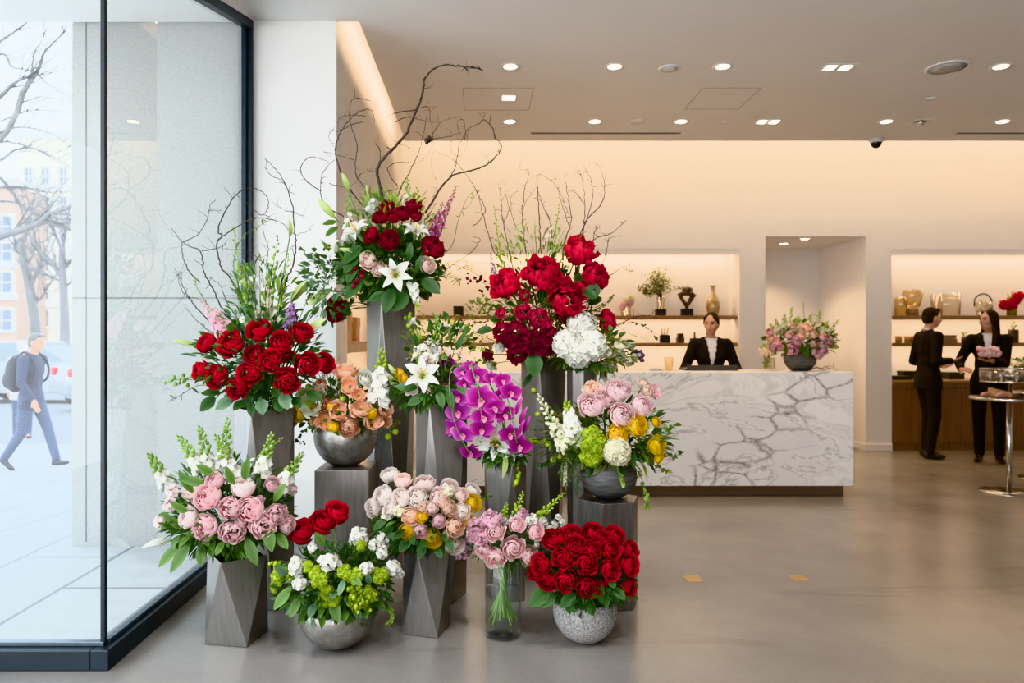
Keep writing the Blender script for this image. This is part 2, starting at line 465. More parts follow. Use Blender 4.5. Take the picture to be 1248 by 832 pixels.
# back wall with two lit niches and an alcove
S9 = YB / F
nA = (-.85, 3.18, .86, 2.515); al = (3.506, 4.753, 0, 2.67); nB = (5.08, 7.7, 0, 2.505)
mb = MB()
def wbox(x0, x1, z0, z1): mb.box((x0, YB, z0), (x1, YB + .12, z1))
wbox(XL, nA[0], 0, 4.3); wbox(nA[0], nA[1], 0, nA[2]); wbox(nA[0], nA[1], nA[3], 4.3)
wbox(nA[1], al[0], 0, 4.3); wbox(al[0], al[1], al[3], 4.3); wbox(al[1], nB[0], 0, 4.3); wbox(nB[0], nB[1], nB[3], 4.3); wbox(nB[1], 8, 0, 4.3)
struct(mb.build('wall_back', M['wall']))
def niche(name, x0, x1, z0, z1, d):
    b = MB(); y0, y1 = YB + .12, YB + d
    b.box((x0 - .06, y1, z0), (x1 + .06, y1 + .06, z1 + .06)); b.box((x0 - .06, y0, z0), (x0, y1, z1 + .06))
    b.box((x1, y0, z0), (x1 + .06, y1, z1 + .06)); b.box((x0, y0, z1), (x1, y1, z1 + .06))
    if z0 > 0: b.box((x0, y0, z0 - .06), (x1, y1, z0))
    # lip hiding the lamp strip
    b.box((x0, YB + .005, z1 - .07), (x1, YB + .025, z1))
    return struct(b.build(name, M['wall']))
niche('wall_niche_1', *nA, .40); niche('wall_niche_2', *nB, .42)
mb = MB(); ya = 10.49
mb.box((al[0] - .06, ya, 0), (al[1] + .06, ya + .06, 2.75)); mb.box((al[0] - .06, YB + .12, 0), (al[0], ya, 2.75)); mb.box((al[1], YB + .12, 0), (al[1] + .06, ya, 2.75))
mb.box((al[0], YB + .12, al[3]), (al[1], ya, al[3] + .06))
struct(mb.build('wall_alcove', M['wall']))
mb = MB(); mb.box((8, -3.2, 0), (8.12, 9.3, 4.3)); struct(mb.build('wall_right', M['wall']))
mb = MB(); mb.box((.2, -3.3, 0), (8, -3.2, ZC)); struct(mb.build('wall_front', M['wall']))
# baseboards
mb = MB(); mb.box((al[1], YB - .014, 0), (nB[0], YB, .085)); mb.box((al[0] - .24, YB - .014, 0), (al[0], YB, .085)); struct(mb.build('baseboard_back', M['wall'], bevel=.004))
mb = MB(); mb.box((al[1] - .014, YB, 0), (al[1], ya, .085)); mb.box((al[0], ya - .014, 0), (al[1] - .014, ya, .085)); struct(mb.build('baseboard_alcove', M['wall'], bevel=.004))
mb = MB(); mb.box((XL, 5.3, 0), (XL + .014, YB, .085)); struct(mb.build('baseboard_left', M['wall'], bevel=.004))

# ------------------------------------------------------------------ corner shop window
SL = .24
def headz(y): return ZC - (4.964 - y) * SL
mb = MB()     # bulkhead over the sloping window head
b = len(mb.v)
for x in (XW - .12, XW):
    for y, z in ((4.964, ZC), (3.045, headz(3.045)), (3.045, ZC)): mb.vert((x, y, z))
mb.face((b, b + 1, b + 2)); mb.face((b + 3, b + 5, b + 4)); mb.face((b, b + 3, b + 4, b + 1)); mb.face((b + 1, b + 4, b + 5, b + 2))
mb.box((-4.4, 3.045, headz(3.045)), (XW - .12, 3.15, ZC))
struct(mb.build('wall_bulkhead', M['wall']))
def bar(mb, a, b, w, h, up=V(0, 0, 1), m=0):
    a, b = Vector(a), Vector(b); d = (b - a).normalized(); s = d.cross(up).normalized(); u = s.cross(d)
    o = len(mb.v)
    for p in (a, b):
        for i, j in ((-1, -1), (1, -1), (1, 1), (-1, 1)): mb.vert(p + s * w / 2 * i + u * h / 2 * j)
    for q in ((3, 2, 1, 0), (4, 5, 6, 7), (0, 1, 5, 4), (1, 2, 6, 5), (2, 3, 7, 6), (3, 0, 4, 7)): mb.face([o + i for i in q], m)
win = struct(empty('window_1', (XW - .05, 4.0, 0)))
W0 = win.location.copy()
def wpart(mb, name, mat, bevel=0, smooth=False):
    mb.v = [(p[0] - W0.x, p[1] - W0.y, p[2] - W0.z) for p in mb.v]
    return mb.build(name, mat, win, smooth, bevel)
mb = MB(); mb.box((XW - .075, 3.045, 0), (XW, 4.964, .086)); mb.box((-4.4, 3.045, 0), (XW - .075, 3.15, .086))
wpart(mb, 'window_sill', M['frame'], .004)
mb = MB(); mb.box((XW - .062, 3.12, .086), (XW - .03, 4.93, .105)); mb.box((-4.4, 3.085, .086), (XW - .04, 3.115, .105))
wpart(mb, 'glazing_bead', M['bead'], .003)
mb = MB(); mb.box((XW - .05, 4.925, .086), (XW, 4.964, headz(4.94))); mb.box((XW - .062, 4.90, .086), (XW - .03, 4.925, headz(4.91)))
wpart(mb, 'window_jamb', M['frame'], .003)
mb = MB(); bar(mb, (XW - .03, 4.964, headz(4.964) - .03), (XW - .03, 3.06, headz(3.06) - .03), .06, .055)
wpart(mb, 'window_head', M['frame'], .003)
mb = MB(); mb.box((XW - .056, 3.088, .1), (XW - .036, 3.112, headz(3.1)))
wpart(mb, 'corner_mullion', M['frame'], .003)
mb = MB(); o = len(mb.v); xg = XW - .046
for y, z in ((3.112, .1), (4.91, .1), (4.91, headz(4.91)), (3.112, headz(3.112))): mb.vert((xg, y, z))
mb.face((0, 1, 2, 3)); wpart(mb, 'side_pane', M['glass'])
mb = MB()
for x, z in ((-4.4, .1), (XW - .056, .1), (XW - .056, headz(3.1)), (-4.4, headz(3.1))): mb.vert((x, 3.1, z))
mb.face((0, 1, 2, 3)); wpart(mb, 'front_pane', M['glass'])

# ------------------------------------------------------------------ ceiling fittings
def cpt(px, py): 
    Y = (ZC - CH) * F / (HY - py); return V((px - VX) * Y / F, Y, ZC)
ring = MB(); ring.lathe([(.052, .002), (.052, -.004), (.078, -.006), (.08, .0), (.08, .004), (.052, .004)], 28, closed=True)
ring_me = ring.mesh('trim_ring', M['white'])
disc = MB(); disc.lathe([(.0005, 0), (.054, 0)], 28); disc.f = disc.f[:-2]; 
disc = MB(); disc.lathe([(.001, -.003), (.053, -.003), (.053, -.001), (.001, -.001)], 28); disc_me = disc.mesh('diffuser', M['lamp_glow'])
sq = MB()
for a in (0, 1, 2, 3):
    R = Matrix.Rotation(a * PI / 2, 4, 'Z'); t_ = MB(); t_.box((-.085, -.085, -.006), (.06, -.055, .004)); sq.add(t_, R)
sq_me = sq.mesh('trim_frame', M['white'], False)
sqd = MB(); sqd.box((-.056, -.056, -.003), (.056, .056, -.001)); sqd_me = sqd.mesh('diffuser', M['lamp_glow'], False)
downs = [(622, 81), (749, 81), (881, 81), (1220, 81), (621, 148), (725, 148), (830, 148), (1080, 148), (1222, 148)]
rows = {81: 'front row', 148: 'rear row'}
order = {622: 'first', 749: 'second', 881: 'third', 1220: 'fourth', 621: 'first', 725: 'second', 830: 'third', 1080: 'fourth', 1222: 'fifth'}
lamp_pos = []
for px, py in downs:
    c = cpt(px, py)
    t = thing('recessed_downlight', f'round lit recessed ceiling downlight, {order[px]} from left in {rows[py]}', 'ceiling light', c, 0, 'round recessed downlights in the ceiling')
    obj('trim_ring', ring_me, t); obj('diffuser', disc_me, t); lamp_pos.append(c)
for px, py, lab, n in ((620, 119, 'square lit ceiling downlight inside the access panel outline', 1), (1021, 82, 'twin square lit downlight in front row of the ceiling', 2),
                    (936, 148, 'twin square lit downlight in rear row of the ceiling', 2)):
    c = cpt(px, py)
    t = thing('square_downlight', lab, 'ceiling light', c, 0)
    for k in range(n):
        dx = (k - (n - 1) / 2) * .12
        o = obj('trim_frame', sq_me, t); o.location.x = dx; o2 = obj('diffuser', sqd_me, t); o2.location.x = dx
        if n == 2: o.scale = o2.scale = (.72, .95, 1)
    lamp_pos.append(c)
c = cpt(1123, 148); t = thing('spot_fitting', 'tilted unlit square spotlight fitting next to the dome camera', 'ceiling light', c)
obj('trim_frame', sq_me, t)
mb = MB(); mb.lathe([(.001, -.03), (.035, -.03), (.04, .0), (.03, .002)], 20); o = mb.build('lamp_head', M['steel'], t, True); o.rotation_euler = (.3, .3, 0)
for px, py, r, lab, nm, ct in ((816, 83, .085, 'flat round white ceiling disc between second and third front downlights', 'ceiling_sensor', 'sensor'),
                           (1155, 82, .16, 'large round flush ceiling speaker in front of the dome camera', 'ceiling_speaker', 'speaker'),
                           (777, 148, .075, 'small round white ceiling disc between rear downlights', 'smoke_detector', 'detector'),
                           (1134, 120, .05, 'tiny round pale detector near the ceiling speaker', 'smoke_detector', 'detector'),
                           (884, 148, .03, 'tiny sprinkler button on the ceiling beside rear twin downlight', 'ceiling_sprinkler', 'sprinkler')):
    c = cpt(px, py); t = thing(nm, lab, ct, c)
    mb = MB(); mb.lathe([(r, .003), (r, -.006), (r * .94, -.012), (r * .86, -.012), (r * .84, -.008)], 32); mb.build('rim', M['white'], t, True)
    mb = MB(); mb.lathe([(r * .84, -.009), (r * .3, -.011), (.002, -.0115)], 32); mb.build('cover', surf(nm + '_mesh', (.50, .49, .47), None, .7) if r > .1 else M['white'], t, True)
# linear slot diffusers
for x0, x1, lab in ((645, 832, 'long thin slot air diffuser in ceiling near the shelves niche'), (1163, 1330, 'long thin slot air diffuser near the right ceiling end')):
    a, b_ = cpt(x0, 162), cpt(x1, 162)
    t = thing('slot_diffuser', lab, 'air vent', ((a.x + b_.x) / 2, a.y, ZC)); h = (b_.x - a.x) / 2
    mb = MB(); mb.box((-h, -.05, -.004), (h, -.032, .004)); mb.box((-h, .032, -.004), (h, .05, .004)); mb.box((-h, -.05, -.004), (-h + .02, .05, .004)); mb.box((h - .02, -.05, -.004), (h, .05, .004))
    mb.build('diffuser_frame', M['white'], t)
    mb = MB(); mb.box((-h + .02, -.032, -.003), (h - .02, .032, .003)); mb.build('dark_slot', M['black'], t)
# access panels
for pts, lab in (((560, 645, 107, 134), 'square access panel outline around the single square downlight'), ((828, 900, 107, 133), 'faint access panel outline between ceiling downlight rows')):
    a, b_ = cpt(pts[0], pts[2]), cpt(pts[1], pts[3])
    x1 = (pts[1] - VX) * b_.y / F; x0 = (pts[0] + 6 - VX) * b_.y / F
    cx, cy = (x0 + x1) / 2, (a.y + b_.y) / 2; hx, hy = abs(x1 - x0) / 2, abs(a.y - b_.y) / 2
    mb = MB(); w = .004
    mb.box((-hx, -hy, -.002), (hx, -hy + w, .002)); mb.box((-hx, hy - w, -.002), (hx, hy, .002)); mb.box((-hx, -hy, -.002), (-hx + w, hy, .002)); mb.box((hx - w, -hy, -.002), (hx, hy, .002))
    o = mb.build('ceiling_panel', surf('panel_gap', (.30, .26, .22), None, .8)); o.location = (cx, cy, ZC); tag(o, lab, 'ceiling panel', None, 'structure')
# dome camera at the ceiling edge
c = V((1068 - VX) * 7.86 / F, 7.86, ZC); t = thing('ceiling_camera', 'black dome security camera hanging at the ceiling edge', 'security camera', c)
mb = MB(); mb.lathe([(.001, .0), (.07, 0), (.072, -.035), (.06, -.045), (.001, -.045)], 28); mb.build('camera_base', M['white'], t, True)
mb = MB(); mb.ell((0, 0, -.045), (.058, .058, .06), 0, 20, 12); mb.build('dome', M['lens'], t, True)

# ------------------------------------------------------------------ counter
t = thing('reception_counter', 'long white marble reception counter with grey veins', 'counter', (1.3, 6.8, 0))
cx0, cx1, cy0, cy1 = -.60, 3.225, 6.45, 7.1
def sub(b, o): b.v = [(p[0] - o.x, p[1] - o.y, p[2] - o.z) for p in b.v]; return b
ct_o = Vector((0, 0, 0))
t.location = (0, 0, 0)
mb = MB(); mb.box((cx0, cy0, .0987), (cx1, cy1, 1.093)); mb.build('marble_body', M['marble'], t, bevel=.003)
M['toe'] = surf('bronze_toe_kick', (.21, .155, .11), None, .4, .3, scale=(2, 2, 2))
mb = MB(); mb.box((cx0 + .04, cy0 + .1, 0), (cx1 - .04, cy1 - .04, .0987)); mb.build('toe_kick', M['toe'], t)

# alcove door, wall sign
t = struct(empty('door_1', (3.62, ya, 0)))
M['door'] = surf('door_paint', (.70, .62, .52), None, .55)
mb = MB(); mb.box((-.11, -.05, 0), (.20, -.01, 2.16)); mb.build('door_leaf', M['door'], t, bevel=.004)
mb = MB(); mb.box((.20, -.045, 0), (.26, -.003, 2.22)); mb.box((-.11, -.045, 2.16), (.26, -.003, 2.22)); mb.build('door_frame', M['base'], t, bevel=.004)
mb = MB(); mb.box((.22, -.07, 2.08), (.30, -.045, 2.13)); mb.build('door_closer', M['white'], t)
t = thing('wall_panel', 'pale square panel on the alcove wall above the door', 'panel', (3.81, ya, 2.50))
mb = MB(); mb.box((-.13, -.02, -.13), (.13, -.002, .10)); mb.build('panel_board', surf('panel_cream', (.82, .74, .60), None, .6), t, bevel=.003)
mb = MB(); mb.box((-.15, -.012, -.15), (.15, -.002, .12)); mb.build('panel_frame', M['wall'], t)
for px, py, lab in ((955, 297, 'small lit downlight deeper in the alcove ceiling'), (981, 291, 'small lit downlight nearer the front of the alcove ceiling')):
    Y = (al[3] - CH) * F / (HY - py); c = V((px - VX) * Y / F, Y, al[3])
    t = thing('alcove_downlight', lab, 'ceiling light', c)
    o = obj('trim_ring', ring_me, t); o.scale = (.9, .9, 1); o = obj('diffuser', disc_me, t); o.scale = (.9, .9, 1)
    c2 = c.copy(); c2.z -= .03; lamp_pos.append(('alcove', c2))

# brass floor inlays
for px, py, lab in ((845, 705, 'small square brass plate set in floor, nearer the bouquets'), (973, 704, 'small square brass plate set in floor, farther from bouquets')):
    Y = CH * F / (py - HY); o = MB().box((-.045, -.055, 0), (.045, .055, .0012)).build('brass_floor_plate', M['brass'])
    o.location = ((px - VX) * Y / F, Y, .0002); o.rotation_euler.z = .1; tag(o, lab, 'floor plate')

# ------------------------------------------------------------------ shelves and cabinets
def shelf(x0, x1, zt, lab, name='wall_shelf', y0=YB + .06, y1=YB + .40, th=.045):
    o = MB().box((x0, y0, -th), (x1, y1, 0)).build(name, M['oak'], bevel=.003); o.location.z = zt
    return tag(o, lab, 'shelf')
ZU, ZL = 1.687, 1.345
shelf(nA[0], nA[1], ZU, 'upper walnut shelf in the lit niche behind the counter'); shelf(nA[0], nA[1], ZL, 'lower walnut shelf in the lit niche behind the counter')
shelf(nB[0], nB[1], ZU, 'upper walnut shelf behind the two talking people', y1=YB + .42); shelf(nB[0], nB[1], ZL, 'lower walnut shelf behind the two talking people', y1=YB + .42)
o = MB().box((XL - .42, ny0, -.09), (XL + .0, ny1, 0)).build('wall_shelf', M['oak'], bevel=.003); o.location.z = 1.365
tag(o, 'walnut shelf in the side wall niche holding wooden boxes', 'shelf')
k = 0
for x0, x1, y0, h, w in ((-.98, -.62, 5.45, .17, .24), (-1.33, -1.06, 5.8, .24, .2), (-1.3, -1.05, 6.2, .2, .18)):
    lab = ['front low wooden box on the side wall niche shelf', 'tall wooden box at back of the side niche shelf', 'rear wooden box on the side wall niche shelf'][k]; k += 1
    x0 = XL - .36; x1 = XL - .08
    t = thing('wooden_box', lab, 'box', (x0, y0, 1.365))
    MB().box((0, 0, 0), (x1 - x0, w, h * .62)).build('box_body', M['box_wood'], t, bevel=.003)
    MB().box((-.004, -.004, h * .62), (x1 - x0 + .004, w + .004, h)).build('lid', M['box_wood'], t, bevel=.003)
# cabinets on the right: wooden doors under a worktop
t = thing('wall_cabinet', 'dark wooden base cabinet with plain doors behind the two people', 'cabinet', (nB[0], YB, 0))
Wd = nB[1] - nB[0]
MB().box((0, .02, 0), (Wd, .4, .09)).build('plinth', M['oak_cab'], t)
MB().box((0, .02, .09), (Wd, .4, .78)).build('carcass', M['oak_cab'], t)
for k in range(3):
    w = .865; MB().box((k * (w + .004) + .002, 0, .095), (k * (w + .004) + w, .02, .775)).build('door', M['oak_cab'], t, bevel=.002)
MB().box((0, -.005, .78), (Wd, .02, .855)).build('drawer_rail', M['oak_cab'], t)
o = MB().box((.004, -.015, 0), (Wd - .004, .40, .02)).build('worktop', surf('worktop_wood', (.42, .27, .15), None, .4, scale=(2, 30, 30))); o.location = (nB[0], YB, .858)
tag(o, 'wooden worktop over the cabinet behind the two people', 'worktop')
# ------------------------------------------------------------------ flower shapes (unit radius, facing +Z)
def petals(mb, n, rmin, rmax, thin, thout, win, wout, flin, flout, ruffle=0.0, squash=1.0, lift=.3, seed=1, nu=6, nv=5, pw=1.0, jit=.25, thb=2.5, t0=0.0, fold=.3, tip=.12):
    rr = random.Random(seed)
    for i in range(n):
        t = i / max(1, n - 1)
        s = rmin + (rmax - rmin) * t ** pw; th1 = thin + (thout - thin) * t + rr.uniform(-1, 1) * .08; W = (win + (wout - win) * t) * rr.uniform(.9, 1.1)
        fl = (flin + (flout - flin) * t) * rr.uniform(.7, 1.3)
        a0 = i * 2.39996 + rr.uniform(-jit, jit); ph = rr.uniform(0, 50)
        def fn(u, v):
            x = 2 * u - 1
            w = math.sin(PI * (.12 + .62 * v)) ; az = a0 + x * W * w
            th = thb + (th1 - thb) * v
            th += v * v * fold * x * x - v ** 3 * tip * max(0, 1 - abs(x) * 4)
            r = s * (1 + fl * v ** 4 + .07 * x)
            if ruffle:
                k = ruffle * v * v * noise.noise(V(x * 2.6 + ph, v * 2 + i * 3.1, ph * .7))
                r += k; th += k * .7
            st = math.sin(th)
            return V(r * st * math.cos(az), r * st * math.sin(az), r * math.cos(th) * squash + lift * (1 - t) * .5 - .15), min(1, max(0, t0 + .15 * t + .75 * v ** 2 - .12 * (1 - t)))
        mb.grid(fn, nu, nv)
    return mb


def g_rose(seed): return petals(MB(), 24, .10, .86, .35, 1.12, 1.7, .95, .05, .24, .06, .85, .62, seed, pw=.8)
def g_rosebud(seed): return petals(MB(), 16, .10, .62, .2, .75, 1.8, 1.2, 0, .22, .05, 1.25, .5, seed, pw=.8)
def g_peony(seed): return petals(MB(), 50, .20, .98, .2, 1.25, .42, .62, .1, .15, .36, .9, .35, seed, nu=5, nv=5, pw=.6, jit=.9, t0=.2)
def g_cupped(seed): return petals(MB(), 34, .14, .95, .35, 1.12, 1.15, .8, .05, .12, .14, .9, .38, seed, pw=.75, t0=.12)
def g_ranunc(seed): return petals(MB(), 36, .12, .98, .30, 1.25, 1.25, .85, .05, .11, .06, .82, .42, seed, nu=6, nv=5, pw=.8, t0=.06)
def g_peonyp(seed): return petals(MB(), 40, .18, .97, .25, 1.22, .6, .78, .08, .14, .20, .88, .38, seed, nu=5, nv=5, pw=.65, jit=.7, t0=.25)
def g_carn(seed): return petals(MB(), 44, .3, .95, .15, 1.35, .4, .55, .1, .15, .5, .8, .3, seed, nu=5, nv=4, pw=.5, jit=1, t0=.2)
def g_poppy(seed): return petals(MB(), 8, .72, .95, .85, 1.2, 1.15, 1.15, .12, .2, .26, .75, 0, seed, nu=8, nv=6, jit=.3, thb=3.05)
def g_anem(seed): return petals(MB(), 10, .85, .98, 1.1, 1.35, .6, .65, .1, .15, .12, .6, 0, seed, nu=6, nv=5, jit=.2, thb=3.05)


def strip(mb, path, width, cup=.0, nv=8, nu=4, roll=None, twist=0, seed=0, m=0, tfun=None):
    """petal from a path fn(v)->(r,z) in the plane of angle roll."""
    R = Matrix.Rotation(roll or 0, 3, 'Z')
    def fn(u, v):
        x = 2 * u - 1; r, z = path(v); w = width(v)
        return R @ V(r, x * w, z + cup * w * (x * x - .3)), (tfun(x, v) if tfun else v)
    return mb.grid(fn, nu, nv, m)


def g_lily(seed):
    mb = MB(); rr = random.Random(seed)
    for k in range(6):
        q = rr.uniform(.92, 1.05); o = k % 2
        strip(mb, lambda v: (.05 + q * .98 * v ** 1.1, -.45 + .62 * math.sin(min(1, v * 1.15) * 1.5) - (.20 + .12 * o) * v ** 3), lambda v: (.26 if o else .20) * math.sin(PI * (.08 + .90 * v) ** .85) + .008, .5, 9, 4, k * PI / 3 + rr.uniform(-.08, .08),
              tfun=lambda x, v: min(1, max(0, v * 1.5 - .1 + .35 * abs(x))))
    return mb


def g_lily_stamen(seed):
    mb = MB()
    for k in range(6):
        a = k * PI / 3 + .4; mb.tube([(0, 0, -.35), (.1 * math.cos(a), .1 * math.sin(a), 0), (.24 * math.cos(a), .24 * math.sin(a), .32)], [.012, .012, .01], 5)
        mb.ell((.24 * math.cos(a), .24 * math.sin(a), .34), (.025, .06, .025), 0, 6, 5)
    mb.tube([(0, 0, -.4), (.02, .03, .42)], [.025, .03], 6)
    return mb


def g_orchid(seed):
    mb = MB(); rr = random.Random(seed)
    def round_(a, w, l, tilt, z0=0):
        strip(mb, lambda v: (.05 + l * v, z0 - .08 + .16 * math.sin(v * PI * .8) + tilt * v), lambda v: w * math.sin(PI * (.06 + .92 * v) ** .8) ** .7 + .01, .22, 7, 6, a, tfun=lambda x, v: min(1, v * .75 + .4 * abs(x) ** 3))
    for a in (PI / 2, PI / 2 + 2.2, PI / 2 - 2.2): round_(a + rr.uniform(-.06, .06), .33, .88, -.04, -.05)
    for s in (-1, 1): round_(PI / 2 + s * 1.35, .54, 1.0, .02)
    return mb


def g_orchid_lip(seed):
    mb = MB()
    strip(mb, lambda v: (.02 + .42 * v, .05 + .25 * math.sin(v * 2.4)), lambda v: .16 * math.sin(PI * (.2 + .75 * v)) + .02, .6, 5, 4, -PI / 2)
    for s in (-1, 1): strip(mb, lambda v: (.02 + .22 * v, .05 + .22 * v), lambda v: .09 * math.sin(PI * (.15 + .8 * v)), .5, 4, 3, -PI / 2 + s * 1.1)
    mb.ell((0, .03, .1), (.07, .08, .1), 0, 8, 6)
    return mb


def floret(mb, c, n, r, pet=4, m=0, t=.9, rot=0.0, cup=.25, wid=.55):
    n = n.normalized(); u = n.orthogonal().normalized(); w = n.cross(u); i0 = mb.vert(c - n * r * .15, t * .45)
    for k in range(pet):
        a = rot + 2 * PI * k / pet; d = u * math.cos(a) + w * math.sin(a); e = n.cross(d)
        b = mb.vert(c + d * r * .55 + e * r * wid * .8 + n * r * cup * .6, t * .85); b2 = mb.vert(c + d * r + n * r * cup, t)
        b3 = mb.vert(c + d * r * .55 - e * r * wid * .8 + n * r * cup * .6, t * .85)
        mb.face((i0, b3, b2, b), m)


def g_hydra(seed, n=120, r=.21, lo=-.55, pet=4, jit=.12):
    mb = MB(); rr = random.Random(seed); mb.ell((0, 0, 0), (.72, .72, .62), 0, 10, 7, t=.0)
    for i in range(n):
        z = 1 - (i + .5) / n * (1 - lo); s = math.sqrt(max(0, 1 - z * z)); a = i * 2.39996
        d = V(s * math.cos(a), s * math.sin(a), z); k = 1 - jit * rr.random()
        floret(mb, V(d.x * k * .92, d.y * k * .92, d.z * k * .78), d + V(rr.uniform(-.4, .4), rr.uniform(-.4, .4), rr.uniform(-.4, .4)), r * rr.uniform(.8, 1.15), pet, 0, rr.uniform(.7, 1), rr.uniform(0, 3), .2, .62)
    return mb


def g_ball(seed): return g_hydra(seed, 150, .15, -.8, 5, .1)
def g_viburnum(seed):
    mb = MB(); rr = random.Random(seed)
    for j in range(7):
        a = j * 2.4; rad = 0 if j == 0 else .55
        sub_ = g_hydra(seed * 10 + j, 38, .30, -.3, 5, .2)
        mb.add(sub_, Matrix.Translation((rad * math.cos(a), rad * math.sin(a), rr.uniform(-.2, .1) + (.25 if j == 0 else 0))) @ Matrix.Scale(.52, 4))
    return mb
def g_bud(seed):
    mb = MB()
    for k in range(3):
        strip(mb, lambda v: (.02 + .26 * math.sin(PI * v) ** .8, -1 + 2 * v), lambda v: .30 * math.sin(PI * (.05 + .9 * v)) + .01, -.35, 8, 4, k * 2 * PI / 3)
    return mb
def g_berry(seed):
    mb = MB(); mb.ell((0, 0, 0), (1, 1, .95), 0, 10, 7, t=.7); return mb
def g_stock(seed):
    mb = MB(); rr = random.Random(seed)
    for i in range(15):
        z = 1 - (i + .5) / 15 * 1.25; s_ = math.sqrt(max(0, 1 - z * z)); a = i * 2.39996; d = V(s_ * math.cos(a), s_ * math.sin(a), z)
        c = d * rr.uniform(.45, .8); n = d + V(rr.uniform(-.5, .5), rr.uniform(-.5, .5), rr.uniform(-.2, .5))
        for k in range(2): floret(mb, c + n * .06 * k, n, .40 * (1 - .35 * k) * rr.uniform(.85, 1.2), 5, 0, .75 + .25 * k, rr.uniform(0, 3), .25 + .3 * k, .72)
    return mb
def g_craspedia(seed): return g_hydra(seed, 140, .13, -.95, 5, .03)


GEN = dict(rose=g_rose, rosebud=g_rosebud, peony=g_peony, peonyp=g_peonyp, cupped=g_cupped, ranunc=g_ranunc, carn=g_carn, poppy=g_poppy, anem=g_anem, lily=g_lily, hydra=g_hydra, stock=g_stock,
           viburnum=g_viburnum, bud=g_bud, berry=g_berry, craspedia=g_craspedia)
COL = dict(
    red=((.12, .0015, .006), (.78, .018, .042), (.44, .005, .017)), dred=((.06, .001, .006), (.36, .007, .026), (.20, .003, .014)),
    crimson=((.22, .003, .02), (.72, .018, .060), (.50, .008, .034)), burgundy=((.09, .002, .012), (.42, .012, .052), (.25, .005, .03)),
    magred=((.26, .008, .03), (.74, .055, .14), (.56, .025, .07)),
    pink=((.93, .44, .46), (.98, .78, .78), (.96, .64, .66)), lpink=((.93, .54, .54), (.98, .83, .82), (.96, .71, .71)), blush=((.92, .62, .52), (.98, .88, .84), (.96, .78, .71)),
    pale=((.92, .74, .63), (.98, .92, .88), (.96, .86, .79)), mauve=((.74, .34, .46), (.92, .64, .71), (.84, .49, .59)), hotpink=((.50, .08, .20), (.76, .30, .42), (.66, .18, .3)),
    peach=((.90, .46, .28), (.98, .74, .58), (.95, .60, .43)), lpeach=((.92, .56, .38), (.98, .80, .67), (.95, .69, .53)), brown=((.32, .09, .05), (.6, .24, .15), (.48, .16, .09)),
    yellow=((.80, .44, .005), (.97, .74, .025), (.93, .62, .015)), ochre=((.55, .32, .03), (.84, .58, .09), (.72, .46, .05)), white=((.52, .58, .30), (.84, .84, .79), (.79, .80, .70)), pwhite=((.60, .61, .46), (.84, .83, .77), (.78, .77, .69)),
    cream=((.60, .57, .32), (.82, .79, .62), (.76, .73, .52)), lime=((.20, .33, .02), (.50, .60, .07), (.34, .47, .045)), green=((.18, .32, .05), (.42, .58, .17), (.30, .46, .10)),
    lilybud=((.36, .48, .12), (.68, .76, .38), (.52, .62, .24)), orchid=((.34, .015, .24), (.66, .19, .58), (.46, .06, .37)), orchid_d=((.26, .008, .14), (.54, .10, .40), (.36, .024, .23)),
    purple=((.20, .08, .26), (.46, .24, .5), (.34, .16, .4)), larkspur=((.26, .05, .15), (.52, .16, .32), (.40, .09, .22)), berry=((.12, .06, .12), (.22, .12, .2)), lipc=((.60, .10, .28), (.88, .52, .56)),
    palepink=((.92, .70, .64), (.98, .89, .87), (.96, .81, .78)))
PM = {}
def pm(c):
    if c not in PM:
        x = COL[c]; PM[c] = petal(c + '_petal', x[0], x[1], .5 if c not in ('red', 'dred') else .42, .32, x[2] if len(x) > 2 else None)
    return PM[c]
BM = {}
def bloom_mesh(gen, col, var):
    k = (gen, col, var)
    if k not in BM:
        g = (gen, var)
        if g not in BM: BM[g] = GEN[gen](11 + var * 7)
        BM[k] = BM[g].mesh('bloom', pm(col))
    return BM[k]


# leaf blade along +X, unit length
def blade(wid=.42, arch=.25, fold=.25, nv=6, tipp=1.0, wave=0):
    mb = MB()
    def fn(u, v):
        x = 2 * u - 1; w = wid * .5 * math.sin(PI * (.04 + .95 * v) ** tipp) ** .8 + .004
        return V(v, x * w, -arch * v * v + fold * abs(x) * w + wave * math.sin(v * 14) * abs(x) * .04), .25 + .5 * abs(x) + .25 * v
    mb.grid(fn, 4, nv); return mb
LEAFSHAPE = dict(broad=blade(.62, .22, .2, 6, .9, 1), lance=blade(.30, .3, .25, 7), narrow=blade(.15, .3, .3, 5), round=blade(.85, .1, .15, 5, .8))
LM = {}
def leaf_mesh(shape, mat):
    if (shape, mat) not in LM: LM[(shape, mat)] = LEAFSHAPE[shape].mesh('leaf', M[mat])
    return LM[(shape, mat)]
TINY = {k: blade(w, .25, .25, 3) for k, w in (('broad', .6), ('lance', .32), ('narrow', .14), ('round', .85))}


def frame_to(d, roll=0.0, axis='Z', up=None):
    q = Vector(d).to_track_quat(axis, 'Y' if axis == 'Z' else 'Z')
    return q @ Quaternion(V(0, 0, 1) if axis == 'Z' else V(1, 0, 0), roll)


